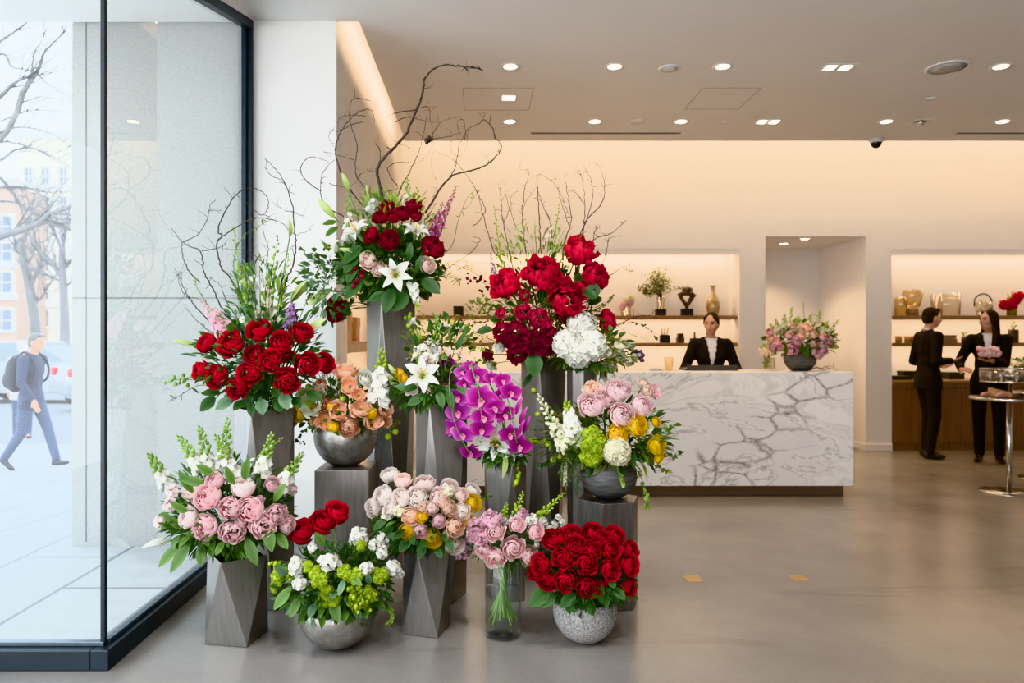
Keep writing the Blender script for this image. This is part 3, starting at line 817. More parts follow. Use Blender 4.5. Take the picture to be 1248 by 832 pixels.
# ------------------------------------------------------------------ bouquets
class B:
    def __init__(s, phrase, c, r, Y, dep, mouth, mY=None):
        s.phrase, s.c, s.r, s.Y, s.dep, s.mouth = phrase, c, r, Y, dep, at(mouth[0], mouth[1], mY or Y)
        s.items = []; s.mx, s.my = mouth
    def n(s, px, py):
        dx = (px - s.c[0]) / s.r[0]; dy = (s.c[1] - py) / s.r[1]; q = dx * dx + dy * dy
        return dx, dy, math.sqrt(max(0, 1 - q))
    def pt(s, px, py, k=1.0, back=0.0):
        dx, dy, n = s.n(px, py)
        return at(px, py, s.Y - s.dep * n * k + back)
    def reg(s, o, desc, px, py, cat, many):
        s.items.append((o, desc, px, py, cat, many))


BQ = {}
ORD = ['', 'second', 'third', 'fourth', 'fifth', 'sixth', 'seventh', 'eighth', 'ninth', 'tenth', 'eleventh', 'twelfth']
NUM = ['zero', 'one', 'two', 'three', 'four', 'five', 'six', 'seven', 'eight', 'nine', 'ten', 'eleven', 'twelve']


def rows_of(ys, R):
    n = len(ys); P = [0]
    for y in ys: P.append(P[-1] + y)
    Q = [0]
    for y in ys: Q.append(Q[-1] + y * y)
    cost = lambda a, b: Q[b] - Q[a] - (P[b] - P[a]) ** 2 / (b - a)
    best = {(0, 0): (0, None)}
    for r in range(1, R + 1):
        for b in range(r, n + 1):
            best[(r, b)] = min(((best[(r - 1, a)][0] + cost(a, b), a) for a in range(r - 1, b) if (r - 1, a) in best), default=(1e18, None))
    cuts, b = [n], n
    for r in range(R, 0, -1): b = best[(r, b)][1]; cuts.append(b)
    return cuts[::-1]


def side(i, k):
    if i == 0: return 'leftmost'
    if i == k - 1: return 'rightmost'
    return (ORD[i] + ' from left') if i <= (k - 1) / 2 else (('second' if k - 1 - i == 1 else ORD[k - 1 - i]) + ' from right')


def finish_labels():
    for b in BQ.values():
        by = {}
        for it in b.items: by.setdefault(it[1], []).append(it)
        for desc, its in by.items():
            n = len(its)
            grp = f'{its[0][5]} in the {b.phrase}' if n > 1 else None
            def put(it, pos):
                lab = f'{desc}, {pos} of {b.phrase}' if pos else f'{desc} in the {b.phrase}'
                tag(it[0], lab, it[4], grp)
            if n == 1: put(its[0], ''); continue
            if n == 2:
                a, c = its
                if abs(a[2] - c[2]) >= abs(a[3] - c[3]): l, r_ = (a, c) if a[2] < c[2] else (c, a); put(l, 'left one'); put(r_, 'right one')
                else: u, d = (a, c) if a[3] < c[3] else (c, a); put(u, 'upper one'); put(d, 'lower one')
                continue
            R = 1 if n <= 4 else 2 if n <= 9 else 3 if n <= 16 else 4
            its.sort(key=lambda x: x[3]); cuts = rows_of([x[3] for x in its], R)
            nm = {1: [''], 2: ['upper row', 'lower row'], 3: ['top row', 'middle row', 'bottom row'], 4: ['top row', 'second row', 'third row', 'bottom row']}[R]
            for r in range(R):
                row = sorted(its[cuts[r]:cuts[r + 1]], key=lambda x: x[2]); k = len(row)
                for i, it in enumerate(row):
                    p = side(i, k) if k > 1 else 'alone'
                    put(it, (p + ' in ' + nm[r]) if R > 1 else p)


RND = random.Random(42)
CEN = {}
def centre_mesh(kind):
    if kind not in CEN:
        mb = MB()
        if kind == 'eye': mb.ell((0, 0, .18), (.2, .2, .12), 0, 10, 6, t=.4)
        if kind == 'green': mb = g_hydra(5, 60, .16, -.2); 
        CEN[kind] = mb
    return CEN[kind]
CENM = {}
def centre(kind, mat):
    if (kind, mat) not in CENM: CENM[(kind, mat)] = centre_mesh(kind).mesh('flower_centre', M[mat] if mat in M else pm(mat))
    return CENM[(kind, mat)]
STAM = {}


def flower(bk, gen, col, px, py, d, name, desc, many, back=0.0, face=None, leaf=1, stem=True, cat='flower', size=None, stem_mat='stem', cen=None, sq=1.0):
    b = BQ[bk]; dx, dy, n = b.n(px, py)
    p = b.pt(px, py, 1.0, back); r = d / 2 * p.y / F
    nr = V(dx * .85, -(.55 + .8 * n), dy * .75 + .28)
    if face: nr = V(*face)
    nr.normalize()
    q = frame_to(nr, RND.uniform(0, 6.28))
    root = empty(name, p)
    bl = obj('bloom', bloom_mesh(gen, col, RND.randrange(3)), root); bl.rotation_mode = 'QUATERNION'; bl.rotation_quaternion = q
    bl.scale = (r, r, r * sq)
    if cen:
        kind, mt, sc = cen
        c = obj('flower_centre', centre(kind, mt), root); c.rotation_mode = 'QUATERNION'; c.rotation_quaternion = q; c.scale = (r * sc,) * 3; c.location = nr * r * .12
    if gen == 'lily':
        if 's' not in STAM: STAM['s'] = g_lily_stamen(1).mesh('stamen', pm('ochre'))
        c = obj('stamen', STAM['s'], root); c.rotation_mode = 'QUATERNION'; c.rotation_quaternion = q; c.scale = (r,) * 3
    if stem:
        m = b.mouth + V(RND.uniform(-.05, .05), RND.uniform(-.04, .04), -.05) - p
        a = -nr * r * .35; mid = (a + m) * .5 - nr * .05 + V(0, .02, .03)
        a2 = a - nr * r * .6
        mb = MB(); pts = [a] + [a2 * (1 - t) ** 2 + mid * 2 * t * (1 - t) + m * t * t for t in (0, .25, .5, .75, 1)]
        mb.tube(pts, [r * .16 + .0012] + [max(.0022, min(.0045, r * .09))] * 5, 6)
        if gen in ('rose', 'cupped', 'ranunc', 'rosebud'):
            for k in range(5):
                aa = k * 1.2566; u = nr.orthogonal().normalized(); dd = (Quaternion(nr, aa) @ u)
                lf = TINY['lance']; Mx = Matrix.LocRotScale(a - nr * r * .1, frame_to(dd * .9 - nr * .1, 0, 'X'), V(1, 1, 1) * r * .7); mb.add(lf, Mx)
        st = mb.build('stem', M[stem_mat], root, True)
        for k in range(leaf):
            t = RND.uniform(.25, .6); c = pts[1 + int(t * 4)]
            a_ = RND.uniform(0, 6.28); dd = V(math.cos(a_), -abs(math.sin(a_)) * .6, RND.uniform(-.1, .5))
            lf = obj('leaf', leaf_mesh(RND.choice(['broad', 'lance']), RND.choice(['leaf', 'leaf_dark'])), root); lf.rotation_mode = 'QUATERNION'
            lf.location = c; lf.rotation_quaternion = frame_to(dd, RND.uniform(-.5, .5), 'X'); s_ = RND.uniform(.05, .085) * b.Y / 3.6; lf.scale = (s_,) * 3
    b.reg(root, desc, px, py, cat, many)
    return root


def spike(bk, x0, y0, x1, y1, w, col, name, desc, many, budcol='green', split=.6, back=0.02, dens=26, leaf=2, fl=5, cat='flower', bend=0.0):
    """flower spike from its base px to its tip px: open florets below, green buds above."""
    b = BQ[bk]; root = empty(name, b.pt(x0, y0, .8, back)); o = root.location.copy()
    A = V(0, 0, 0); Bp = at(x1, y1, o.y + RND.uniform(-.03, .03)) - o; mid = (A + Bp) * .5 + V(bend, 0, 0)
    f = lambda t: A * (1 - t) ** 2 + mid * 2 * t * (1 - t) + Bp * t * t
    L = Bp.length; wr = w / 2 * o.y / F; ax = Bp.normalized()
    rr = random.Random(int(x0 * 7 + y1 * 3))
    m = b.mouth - o + V(rr.uniform(-.04, .04), .02, -.04)
    mb = MB(); mb.tube([m, (m + A) * .5 + V(0, .03, 0), A] + [f(t) for t in (.25, .5, .75, 1)], [.0035, .0035, .0035, .003, .0026, .002, .001], 6); mb.build('stem', M['stem_light'], root, True)
    fb, bb = MB(), MB(); n = dens
    for i in range(n):
        t = (i + .5) / n; a = i * 2.39996; c = f(t); u = ax.orthogonal().normalized(); d = Quaternion(ax, a) @ u
        taper = (1 - .72 * t)
        if t < split:
            r = wr * .62 * taper; pos = c + d * wr * .55 * taper
            for k in range(2): floret(fb, pos + d * k * r * .25, d + ax * .35 + V(0, -.3, 0), r * (1 - .3 * k), fl, 0, .75 + .25 * rr.random(), rr.uniform(0, 3), .3, .7)
        else:
            r = wr * .235 * (1.25 - t * .8); e = r * (1 + .8 * rr.random())
            bb.ell(c + d * wr * .58 * (1.25 - t), (r, r, e), 0, 7, 5, frame_to(d + ax * 1.2).to_matrix(), t=.3 + .6 * rr.random())
    if fb.v: fb.build('flower_spike', pm(col), root, True)
    if bb.v: bb.build('bud_tip', pm(budcol), root, True)
    for k in range(leaf):
        lf = obj('leaf', leaf_mesh('lance', 'leaf'), root); lf.rotation_mode = 'QUATERNION'; lf.location = f(.02) - ax * rr.uniform(0, .04)
        a = rr.uniform(0, 6.28); lf.rotation_quaternion = frame_to(V(math.cos(a), -abs(math.sin(a)) * .5, .6), 0, 'X'); lf.scale = (rr.uniform(.05, .08) * b.Y / 3.6,) * 3
    b.reg(root, desc, (x0 + x1) / 2, (y0 + y1) / 2, cat, many)
    return root


def bleaf(bk, x0, y0, x1, y1, wide=.42, mat='leaf', desc='broad green leaf', many='broad leaves', back=-.02, dy=-.04, shape=None):
    b = BQ[bk]; p = b.pt(x0, y0, .9, back); q = at(x1, y1, p.y + dy); d = q - p
    o = bpy.data.objects.new('broad_leaf', leaf_mesh(shape or ('broad' if wide > .45 else 'lance'), mat)); C.objects.link(o)
    o.location = p; o.rotation_mode = 'QUATERNION'
    x = d.normalized(); zz = V(0, -1, .55); zz = (zz - x * zz.dot(x)).normalized(); y = zz.cross(x)
    o.rotation_quaternion = Matrix((x, y, zz)).transposed().to_quaternion(); s = d.length; o.scale = (s, s * wide / (.62 if (shape or ('broad' if wide > .45 else 'lance')) == 'broad' else .30), s * .6)
    b.reg(o, desc, (x0 + x1) / 2, (y0 + y1) / 2, 'leaf', many)
    return o


def foliage(bk, cnt, size, mats, shapes, desc, cx=None, cy=None, rx=None, ry=None, depth=1.0, upb=.25, name='foliage', down=0.0, twigs=24):
    """dense greenery filling the bouquet behind its flowers (nobody could count it)."""
    b = BQ[bk]; cx = cx or b.c[0]; cy = cy or b.c[1]; rx = rx or b.r[0]; ry = ry or b.r[1]
    rr = random.Random(hash(desc) % 9999 if False else sum(map(ord, desc))); mb = MB(); mats_ = [M[m] for m in mats]
    cen = at(cx, cy, b.Y)
    for i in range(int(cnt * 1.9)):
        a = rr.uniform(0, 6.28); z = rr.uniform(-1, 1); s = math.sqrt(1 - z * z); k = rr.uniform(.25, .92) ** .6
        d = V(s * math.cos(a), -abs(s * math.sin(a)) if rr.random() < .75 else abs(s * math.sin(a)), z)
        p = cen + V(d.x * rx * b.Y / F * k, d.y * b.dep * k * depth, d.z * ry * b.Y / F * k)
        dd = d + V(rr.uniform(-.6, .6), rr.uniform(-.6, .4), rr.uniform(-.4, .6) + upb - down)
        sz = size * rr.uniform(.6, 1.25)
        mb.add(TINY[rr.choice(shapes)], Matrix.LocRotScale(p, frame_to(dd, rr.uniform(-1, 1), 'X'), V(sz, sz, sz)), rr.randrange(len(mats)))
        if i < twigs: mb.tube([b.mouth + V(0, 0, -.03), (b.mouth + p) * .5, p], [.002, .002, .0015], 4, 0)
    o = mb.build(name, mats_, None, True)
    return tag(o, f'{desc} of the {b.phrase}', 'foliage', None, 'stuff')


def sprig(bk, pts, name, desc, many, kind='round', size=.02, mat='leaf', n=26, spread=.02, back=0.0, stem='stem', rad=.0022, cat='sprig', start=.25, drop=False):
    """stem along a px polyline carrying small leaves, buds or berries."""
    b = BQ[bk]; Y = b.pt(*pts[len(pts) // 2], .9, back).y; root = empty(name, at(*pts[0], Y)); o = root.location
    P = cr([at(x, y, Y + .02 * math.sin(i * 1.7)) - o for i, (x, y) in enumerate(pts)], 6); rr = random.Random(int(pts[0][0] * 3 + pts[-1][1]))
    mb = MB(); mb.tube(P, [rad * (1.2 - .8 * i / len(P)) for i in range(len(P))], 5); lb = MB()
    mb.build('stem', M[stem], root, True)
    for i in range(n):
        t = start + (1 - start) * (i + rr.random()) / n; c = P[min(len(P) - 1, int(t * (len(P) - 1)))]
        off = V(rr.gauss(0, 1), rr.gauss(0, .7), rr.gauss(0, 1) - (.6 if drop else 0)) * spread * (1.2 - .7 * t)
        s = size * rr.uniform(.6, 1.3)
        if kind in ('bud', 'berry'): lb.ell(c + off, (s, s, s * (1.3 if kind == 'bud' else 1)), 0, 7, 5, t=rr.random())
        elif kind == 'floret': floret(lb, c + off, V(off.x, off.y - .02, off.z + .005), s, 5, 0, .7 + .3 * rr.random(), rr.random() * 3, .3, .7)
        else: lb.add(TINY[kind], Matrix.LocRotScale(c, frame_to(off + V(0, -.004, -.006 if drop else .006), rr.uniform(-1, 1), 'X'), V(s, s, s)))
    lb.build({'bud': 'bud', 'berry': 'berry', 'floret': 'blossom'}.get(kind, 'foliage'), M[mat] if mat in M else pm(mat), root, True)
    if kind in ('bud', 'berry', 'floret') or n > 60:
        for c in root.children:
            if not c.name.startswith('stem'): tag(c, kind='stuff')
    b.reg(root, desc, sum(p[0] for p in pts) / len(pts), sum(p[1] for p in pts) / len(pts), cat, many)
    return root


def branch(bk, scale, ox, oy, lines, rads, name, desc, many, back=.05, amp=.06, mat='twig', seed=0, twigs=4):
    """one woody branch with its side twigs, traced from crop pixels."""
    b = BQ[bk]; mb = MB(); rr = random.Random(seed + len(lines[0])); xs = []
    def P(x, y):
        X, Yp = ox + x / scale, oy + y / scale; xs.append((X, Yp))
        return at(X, Yp, b.Y + back + amp * noise.noise(V(X * .022, Yp * .022, seed * 3.7)))
    for ln, r in zip(lines, rads):
        pts = [P(*q) for q in ln]
        c = cr(pts, 7); n = len(c)
        for i in range(1, n - 1): c[i] = c[i] + V(rr.gauss(0, 1), rr.gauss(0, 1), rr.gauss(0, 1)) * .0018
        mb.tube(c, [r * (1 - .7 * i / n) * rr.uniform(.85, 1.15) for i in range(n)], 6)
        for k in range(twigs):
            i = rr.randrange(n // 4, n - 1); d = V(rr.uniform(-1, 1), rr.uniform(-.6, .6), rr.uniform(-.3, 1)).normalized() * rr.uniform(.02, .07)
            mb.tube([c[i], c[i] + d * .5 + V(0, 0, .004), c[i] + d + V(rr.uniform(-.01, .01), 0, rr.uniform(-.01, .015))], [r * .35, r * .3, r * .15], 5)
    o = mb.build(name, M[mat], None, True)
    b.reg(o, desc, sum(x for x, _ in xs) / len(xs), sum(y for _, y in xs) / len(xs), 'branch', many)
    return o


# ------------------------------------------------------------------ vessels
def ngon(r, n, rot): return [(r * math.cos(rot + 2 * PI * k / n), r * math.sin(rot + 2 * PI * k / n)) for k in range(n)]


def faceted(label, px, Y, rb, rt, h, rot, n=4, mat='metal', deep=.16, name='faceted_vase'):
    """tall vase whose square foot turns into a twisted square mouth through triangular facets."""
    t = thing(name, label, 'vase', ((px - VX) * Y / F, Y, 0))
    mb = MB(); bo = ngon(rb, n, rot); to = ngon(rt, n, rot + PI / n)
    for p in bo: mb.vert((*p, 0))
    for p in to: mb.vert((*p, h))
    for k in range(n):
        j = (k + 1) % n
        mb.face((k, j, n + k)); mb.face((n + k, j, n + j))
    mb.face(list(reversed(range(n))))
    i0 = len(mb.v); w = .93
    for z in (h, h - deep):
        for p in to: mb.vert((p[0] * w, p[1] * w, z))
    for k in range(n):
        j = (k + 1) % n
        mb.face((n + k, n + j, i0 + j, i0 + k)); mb.face((i0 + k, i0 + j, i0 + n + j, i0 + n + k))
    mb.face([i0 + n + k for k in range(n)])
    mb.build('vase_body', M[mat], t, False, .003)
    return t


def bowl(label, px, Y, z, R, h, mat, foot=.3, lip=.012, squash=1.0, cat='bowl', name='round_bowl', rimr=.8):
    """globe bowl cut open at the top."""
    t = thing(name, label, cat, ((px - VX) * Y / F, Y, z))
    pr = []; zc = R * squash * .96
    th0 = math.asin(foot); 
    for i in range(15):
        th = th0 + (PI - th0) * i / 20
        r, zz = R * math.sin(th), zc - R * squash * math.cos(th)
        if zz > h: break
        pr.append((r, max(0, zz)))
    z0 = pr[0][1]; pr = [(r, zz - z0) for r, zz in pr]
    ro, zo = pr[-1]; inner = [(ro - lip * .4, zo + lip * .5), (ro - lip, zo)] + [(max(.01, r - lip), max(lip, zz)) for r, zz in reversed(pr[3:-1])]
    mb = MB(); mb.lathe([(.001, 0)] + pr + inner + [(.001, inner[-1][1])], 48)
    mb.build('bowl_body', M[mat], t, True)
    return t
# ------------------------------------------------------------------ vases, bowls and plinths of the display
faceted('short silver faceted vase of pink peonies by the window sill', 289, 3.40, .145, .148, .385, math.radians(-55), deep=.12)
faceted('short silver faceted vase of pastel ranunculus beside clear glass vase', 520, 3.49, .125, .118, .39, math.radians(-62), deep=.12)
faceted('tall grey faceted floor vase under the red roses by the window', 322, 3.86, .165, .165, 1.013, math.radians(-52))
faceted('tallest grey faceted floor vase carrying the topmost bouquet', 476, 4.45, .145, .155, 1.607, math.radians(-58))
faceted('tall brown-grey faceted floor vase under the single white lilies', 538, 3.94, .145, .15, 1.037, math.radians(-66))
faceted('grey faceted floor vase under the purple orchids', 616, 3.93, .115, .118, .74, math.radians(-118))
faceted('tall brown-grey faceted floor vase of burgundy and red peonies', 662, 4.36, .13, .135, 1.2585, math.radians(-60))
t = thing('tall_vase', 'slim tall grey vase holding the white hydrangeas', 'vase', ((709 - VX) * 4.2 / F, 4.2, 0))
mb = MB(); mb.lathe([(.001, 0), (.075, 0), (.083, .4), (.085, 1.195), (.085, 1.2), (.078, 1.2), (.076, 1.05), (.001, 1.05)], 8); mb.build('vase_body', M['metal_dark'], t, False, .003)
t = thing('display_plinth', 'square grey metal plinth under the bowl of peach poppies', 'plinth', ((416.5 - VX) * 3.85 / F, 4.015, 0))
mb = MB().box((-.143, -.165, 0), (.143, .165, .688)); mb.build('plinth_body', M['metal_dark'], t, False, .004)
t = thing('display_plinth', 'dark grey metal plinth under the dark stone bowl of flowers', 'plinth', ((741 - VX) * 3.86 / F, 3.86, 0))
mb = MB().prism(ngon(.165, 6, math.radians(-108)), 0, .545); mb.build('plinth_body', M['metal_dark'], t, False, .004)
bowl('shiny grey metal bowl of peach poppies on the square plinth', 421, 4.02, .688, .170, .235, 'bowl_metal', .35)
bowl('low hammered metal bowl of white and green flowers on floor', 411, 3.31, 0, .172, .19, 'bowl_metal', .30, squash=.92)
bowl('speckled pale stone bowl of red roses on floor', 713, 3.38, 0, .146, .195, 'granite', .42)
bowl('dark scored stone bowl of mixed flowers on the dark plinth', 742, 3.86, .545, .146, .19, 'dark_stone', .36, squash=.85)
# clear glass cylinder with water and stems
t = thing('glass_vase', 'clear glass cylinder vase of pink roses with green stems in water', 'vase', ((613 - VX) * 3.42 / F, 3.42, 0))
mb = MB(); mb.lathe([(.001, 0), (.078, 0), (.084, .008), (.084, .345), (.0825, .348), (.081, .345), (.080, .022), (.001, .018)], 40); mb.build('vase_body', M['vase_glass'], t, True)
mb = MB(); mb.lathe([(.001, .02), (.079, .022), (.079, .225), (.001, .225)], 36); tag(mb.build('water', M['water'], t, True))

# ------------------------------------------------------------------ bouquets: centre px, radii px, distance, depth of dome, mouth px
BQ.update(
    window=B('red-rose window bouquet', (318, 445), (88, 60), 3.86, .30, (322, 495)),
    top=B('topmost tall bouquet', (475, 315), (78, 75), 4.45, .34, (476, 364)),
    burg=B('burgundy peony bouquet', (668, 375), (78, 85), 4.36, .33, (662, 436)),
    hyd=B('white hydrangea vase', (712, 412), (55, 36), 4.2, .22, (711, 448)),
    poppy=B('peach poppy bowl', (415, 492), (68, 52), 4.02, .26, (421, 520)),
    lily=B('white lily vase', (528, 460), (56, 46), 3.94, .2, (538, 488)),
    orch=B('purple orchid vase', (600, 500), (60, 75), 3.93, .2, (616, 556)),
    stone=B('dark stone bowl', (745, 525), (85, 65), 3.86, .27, (742, 562)),
    peony=B('pink peony vase', (275, 625), (88, 62), 3.40, .25, (289, 672)),
    low=B('low metal bowl', (411, 700), (82, 55), 3.31, .24, (411, 738)),
    ran=B('pastel ranunculus vase', (520, 625), (68, 52), 3.49, .22, (520, 667)),
    glass=B('clear glass vase', (617, 650), (58, 46), 3.42, .19, (613, 688)),
    dome=B('red rose dome', (713, 690), (70, 48), 3.38, .24, (713, 728)),
    desk=B('reception counter bowl', (975, 412), (50, 38), 6.78, .26, (975, 430)))


def many(bk, gen, col, name, desc, manyd, lst, **kw):
    for q in lst:
        k = dict(kw)
        if len(q) > 3: k.update(q[3])
        flower(bk, gen, col, q[0], q[1], q[2], name, desc, manyd, **k)


bk_ = dict(back=.10)
# --- red roses by the window
many('window', 'rose', 'red', 'rose', 'deep red rose', 'deep red roses', [(251, 418, 29), (281, 418, 37), (277, 405, 28, dict(back=.12)), (316, 402, 33), (343, 417, 34), (347, 433, 24, dict(back=.1)), (367, 405, 31),
     (374, 443, 35), (396, 443, 28, dict(back=.08)), (310, 431, 28, dict(back=.06)), (329, 440, 31), (304, 454, 34), (350, 464, 35), (290, 472, 32), (263, 458, 34), (244, 452, 29)], leaf=2)
spike('window', 321, 400, 339, 286, 24, 'cream', 'snapdragon', 'tall green-tipped white snapdragon', 'green-tipped snapdragons', 'green', .3, .12)
spike('window', 312, 398, 285, 276, 18, 'white', 'snapdragon', 'tall green-tipped white snapdragon', 'green-tipped snapdragons', 'lime', .25, .14, bend=-.04)
spike('window', 300, 405, 302, 320, 20, 'white', 'snapdragon', 'tall green-tipped white snapdragon', 'green-tipped snapdragons', 'green', .35, .1)
spike('window', 336, 398, 352, 308, 18, 'white', 'snapdragon', 'tall green-tipped white snapdragon', 'green-tipped snapdragons', 'green', .2, .12)
spike('window', 276, 412, 246, 366, 24, 'mauve', 'stock', 'mauve stock spike', 'mauve stock spikes', 'mauve', .75, .02)
spike('window', 284, 410, 262, 374, 20, 'mauve', 'stock', 'mauve stock spike', 'mauve stock spikes', 'pink', .75, .04)
spike('window', 328, 385, 325, 335, 18, 'lpink', 'stock', 'pale pink stock spike', 'pale pink stock spikes', 'lpink', .8, .1)
spike('window', 352, 402, 356, 368, 22, 'purple', 'stock', 'lilac stock spike', 'lilac stock spikes', 'purple', .8, .05)
many('window', 'lily', 'white', 'lily', 'small open white lily', 'open white lilies', [(303, 342, 34, dict(back=.12, face=(-.3, -.5, .8))), (307, 378, 22, dict(face=(0, -.3, .9)))])
many('window', 'bud', 'lilybud', 'lily_bud', 'closed pale green lily bud', 'closed lily buds', [(353, 278, 20, dict(face=(0, -.05, 1), sq=1.1)), (364, 355, 28, dict(face=(.6, -.2, .75), sq=1.2)), (310, 382, 20, dict(face=(-.1, -.2, 1))), (384, 398, 30, dict(face=(.75, -.3, .5), sq=1.2)), (226, 418, 20, dict(face=(-1, -.2, .25), sq=1.4))], leaf=0)
for q in ((262, 484, 243, 500, .7), (282, 486, 262, 498, .7), (296, 488, 284, 499, .7), (318, 486, 320, 504, .8), (338, 488, 342, 501, .8), (358, 484, 366, 496, .7), (268, 478, 245, 478, .5), (374, 478, 392, 486, .6), (305, 490, 307, 508, .5), (345, 478, 350, 498, .7)):
    bleaf('window', *q, mat='leaf_dark' if q[0] % 3 else 'leaf_blue', desc='broad dark green rose leaf', many='broad rose leaves')
sprig('window', [(262, 470), (240, 470), (222, 480), (208, 490)], 'eucalyptus_sprig', 'thin grey-green leafy sprig', 'thin grey-green sprigs', 'lance', .045, 'leaf_blue', 9, .03)
sprig('window', [(268, 455), (240, 462), (220, 462), (206, 464)], 'berry_sprig', 'airy green bud sprig', 'airy green sprigs', 'bud', .008, 'green', 24, .02)
sprig('window', [(370, 400), (390, 360), (405, 335), (420, 318)], 'leafy_sprig', 'small-leaved airy green sprig', 'airy green leaf sprigs', 'round', .022, 'leaf_blue', 30, .035, .1)
sprig('window', [(360, 402), (380, 350), (392, 320)], 'leafy_sprig', 'small-leaved airy green sprig', 'airy green leaf sprigs', 'round', .022, 'leaf', 26, .035, .1)
sprig('window', [(300, 400), (285, 330), (295, 290), (330, 268)], 'leafy_sprig', 'small-leaved airy green sprig', 'airy green leaf sprigs', 'lance', .028, 'leaf_lime', 30, .03, .12)
sprig('window', [(275, 405), (255, 375), (240, 350), (238, 340)], 'leafy_sprig', 'small-leaved airy green sprig', 'airy green leaf sprigs', 'lance', .024, 'leaf_lime', 18, .02, .06)
foliage('window', 330, .062, ['leaf_dark', 'leaf', 'leaf_blue'], ['broad', 'lance', 'lance'], 'dense green foliage behind the roses', 318, 435, 80, 60)
foliage('window', 120, .06, ['leaf', 'leaf_lime', 'leaf_blue'], ['narrow', 'lance'], 'loose upright greenery above the roses', 320, 368, 46, 52, .5, 1.0)
w = dict(mat='twig')
for i, (ls, rs) in enumerate([
    ([[(560, 900), (600, 790), (615, 700), (640, 600), (662, 560), (683, 460), (675, 380), (672, 290), (655, 230), (640, 180), (600, 110), (540, 50)], [(640, 180), (620, 155), (560, 120), (543, 90)], [(672, 295), (640, 290), (580, 258)], [(672, 292), (690, 305), (720, 320)], [(683, 440), (650, 470), (600, 490)]], (.006, .003, .0025, .002, .002)),
    ([[(440, 860), (340, 730), (300, 650), (260, 570), (245, 480), (210, 460), (160, 435), (110, 368)], [(250, 475), (320, 462), (360, 440)], [(240, 620), (185, 560), (160, 490), (158, 440), (175, 432), (235, 395), (275, 330), (285, 270), (315, 240)], [(280, 290), (300, 288), (345, 290)]], (.005, .003, .0035, .002)),
    ([[(470, 860), (420, 690), (380, 600), (345, 560), (325, 500), (318, 440), (345, 405), (325, 390), (330, 350), (360, 290), (400, 225), (450, 190), (500, 190), (545, 220), (555, 270), (520, 310), (450, 250), (395, 210)], [(350, 405), (420, 360), (500, 325), (560, 330), (620, 350), (680, 400), (755, 375)]], (.005, .0035)),
    ([[(330, 850), (230, 740), (190, 690), (155, 620), (145, 590), (118, 550)], [(195, 700), (160, 660), (140, 600), (150, 580), (185, 575)]], (.004, .0025)),
    ([[(300, 860), (265, 830), (210, 780), (165, 720)]], (.0028,)),
    ([[(450, 860), (420, 800), (370, 720), (330, 630), (280, 595)]], (.0035,)),
    ([[(540, 700), (550, 520), (555, 460), (535, 400), (530, 330)], [(560, 560), (500, 500), (440, 470), (350, 465)]], (.0032, .0025))]):
    branch('window', 3.78, 180, 180, ls, rs, 'willow_branch', 'bare curly willow branch', 'curly willow branches', .08, .07, seed=i)

# --- topmost bouquet
many('top', 'peony', 'dred', 'peony', 'dark red peony', 'dark red peonies', [(473, 250, 18, dict(back=.12)), (463, 264, 19, dict(back=.05)), (478, 263, 18), (491, 259, 20), (505, 250, 19), (507, 262, 15), (451, 286, 20, dict(face=(-.7, -.6, .3))), (463, 292, 12, dict(back=.05)), (475, 292, 25), (528, 301, 28, dict(face=(.35, -.7, .5))), (410, 376, 31, dict(face=(-.5, -.8, .1)))])
many('top', 'rose', 'blush', 'rose', 'blush pink rose', 'blush roses', [(449, 317, 25), (461, 328, 20), (521, 323, 24)])
many('top', 'lily', 'white', 'lily', 'open white lily', 'open white lilies', [(482, 334, 44, dict(face=(.05, -1, .12), back=-.04)), (432, 279, 44, dict(face=(-.45, -.55, .7))), (507, 279, 36, dict(face=(.2, -.6, .75))), (406, 303, 36, dict(face=(-.9, -.4, .3)))])
many('top', 'bud', 'lilybud', 'lily_bud', 'closed green lily bud', 'closed lily buds', [(398, 254, 24, dict(face=(-.7, -.1, .75), sq=1.3)), (421, 222, 20, dict(face=(-.35, -.1, 1), sq=1.2)), (446, 241, 24, dict(face=(.05, -.1, 1), sq=1.3)), (389, 362, 28, dict(face=(-.8, -.2, -.6), sq=1.3)), (430, 308, 24, dict(face=(-.9, -.2, .3), sq=1.4))], leaf=0)
spike('top', 530, 288, 557, 226, 14, 'larkspur', 'larkspur', 'dark purple-pink larkspur spike', 'purple larkspurs', 'larkspur', .8, .08, 40, 1)
spike('top', 522, 296, 540, 246, 14, 'larkspur', 'larkspur', 'dark purple-pink larkspur spike', 'purple larkspurs', 'larkspur', .8, .10, 34, 1)
spike('top', 496, 262, 497, 216, 18, 'cream', 'snapdragon', 'pale green snapdragon spike', 'pale green snapdragons', 'green', .5, .1)
spike('top', 515, 285, 508, 228, 16, 'cream', 'snapdragon', 'pale green snapdragon spike', 'pale green snapdragons', 'lime', .4, .1)
spike('top', 425, 300, 424, 236, 20, 'white', 'snapdragon', 'pale green snapdragon spike', 'pale green snapdragons', 'green', .6, .08)
spike('top', 450, 262, 462, 228, 18, 'white', 'snapdragon', 'pale green snapdragon spike', 'pale green snapdragons', 'green', .6, .12)
spike('top', 503, 346, 510, 380, 17, 'white', 'stock', 'small white stock hanging beside vase', 'white stocks', 'lime', .7, -.02)
sprig('top', [(440, 310), (438, 325), (434, 342)], 'berry_sprig', 'small magenta berry sprig', 'magenta sprigs', 'berry', .012, 'burgundy', 16, .03, -.03)
sprig('top', [(520, 330), (545, 320), (568, 318), (575, 330)], 'fern_sprig', 'feathery yellow-green sprig', 'feathery yellow-green sprigs', 'narrow', .04, 'leaf_olive', 50, .03, .02)
sprig('top', [(520, 340), (545, 336), (562, 345)], 'fern_sprig', 'feathery yellow-green sprig', 'feathery yellow-green sprigs', 'narrow', .04, 'leaf_olive', 50, .03, .02)
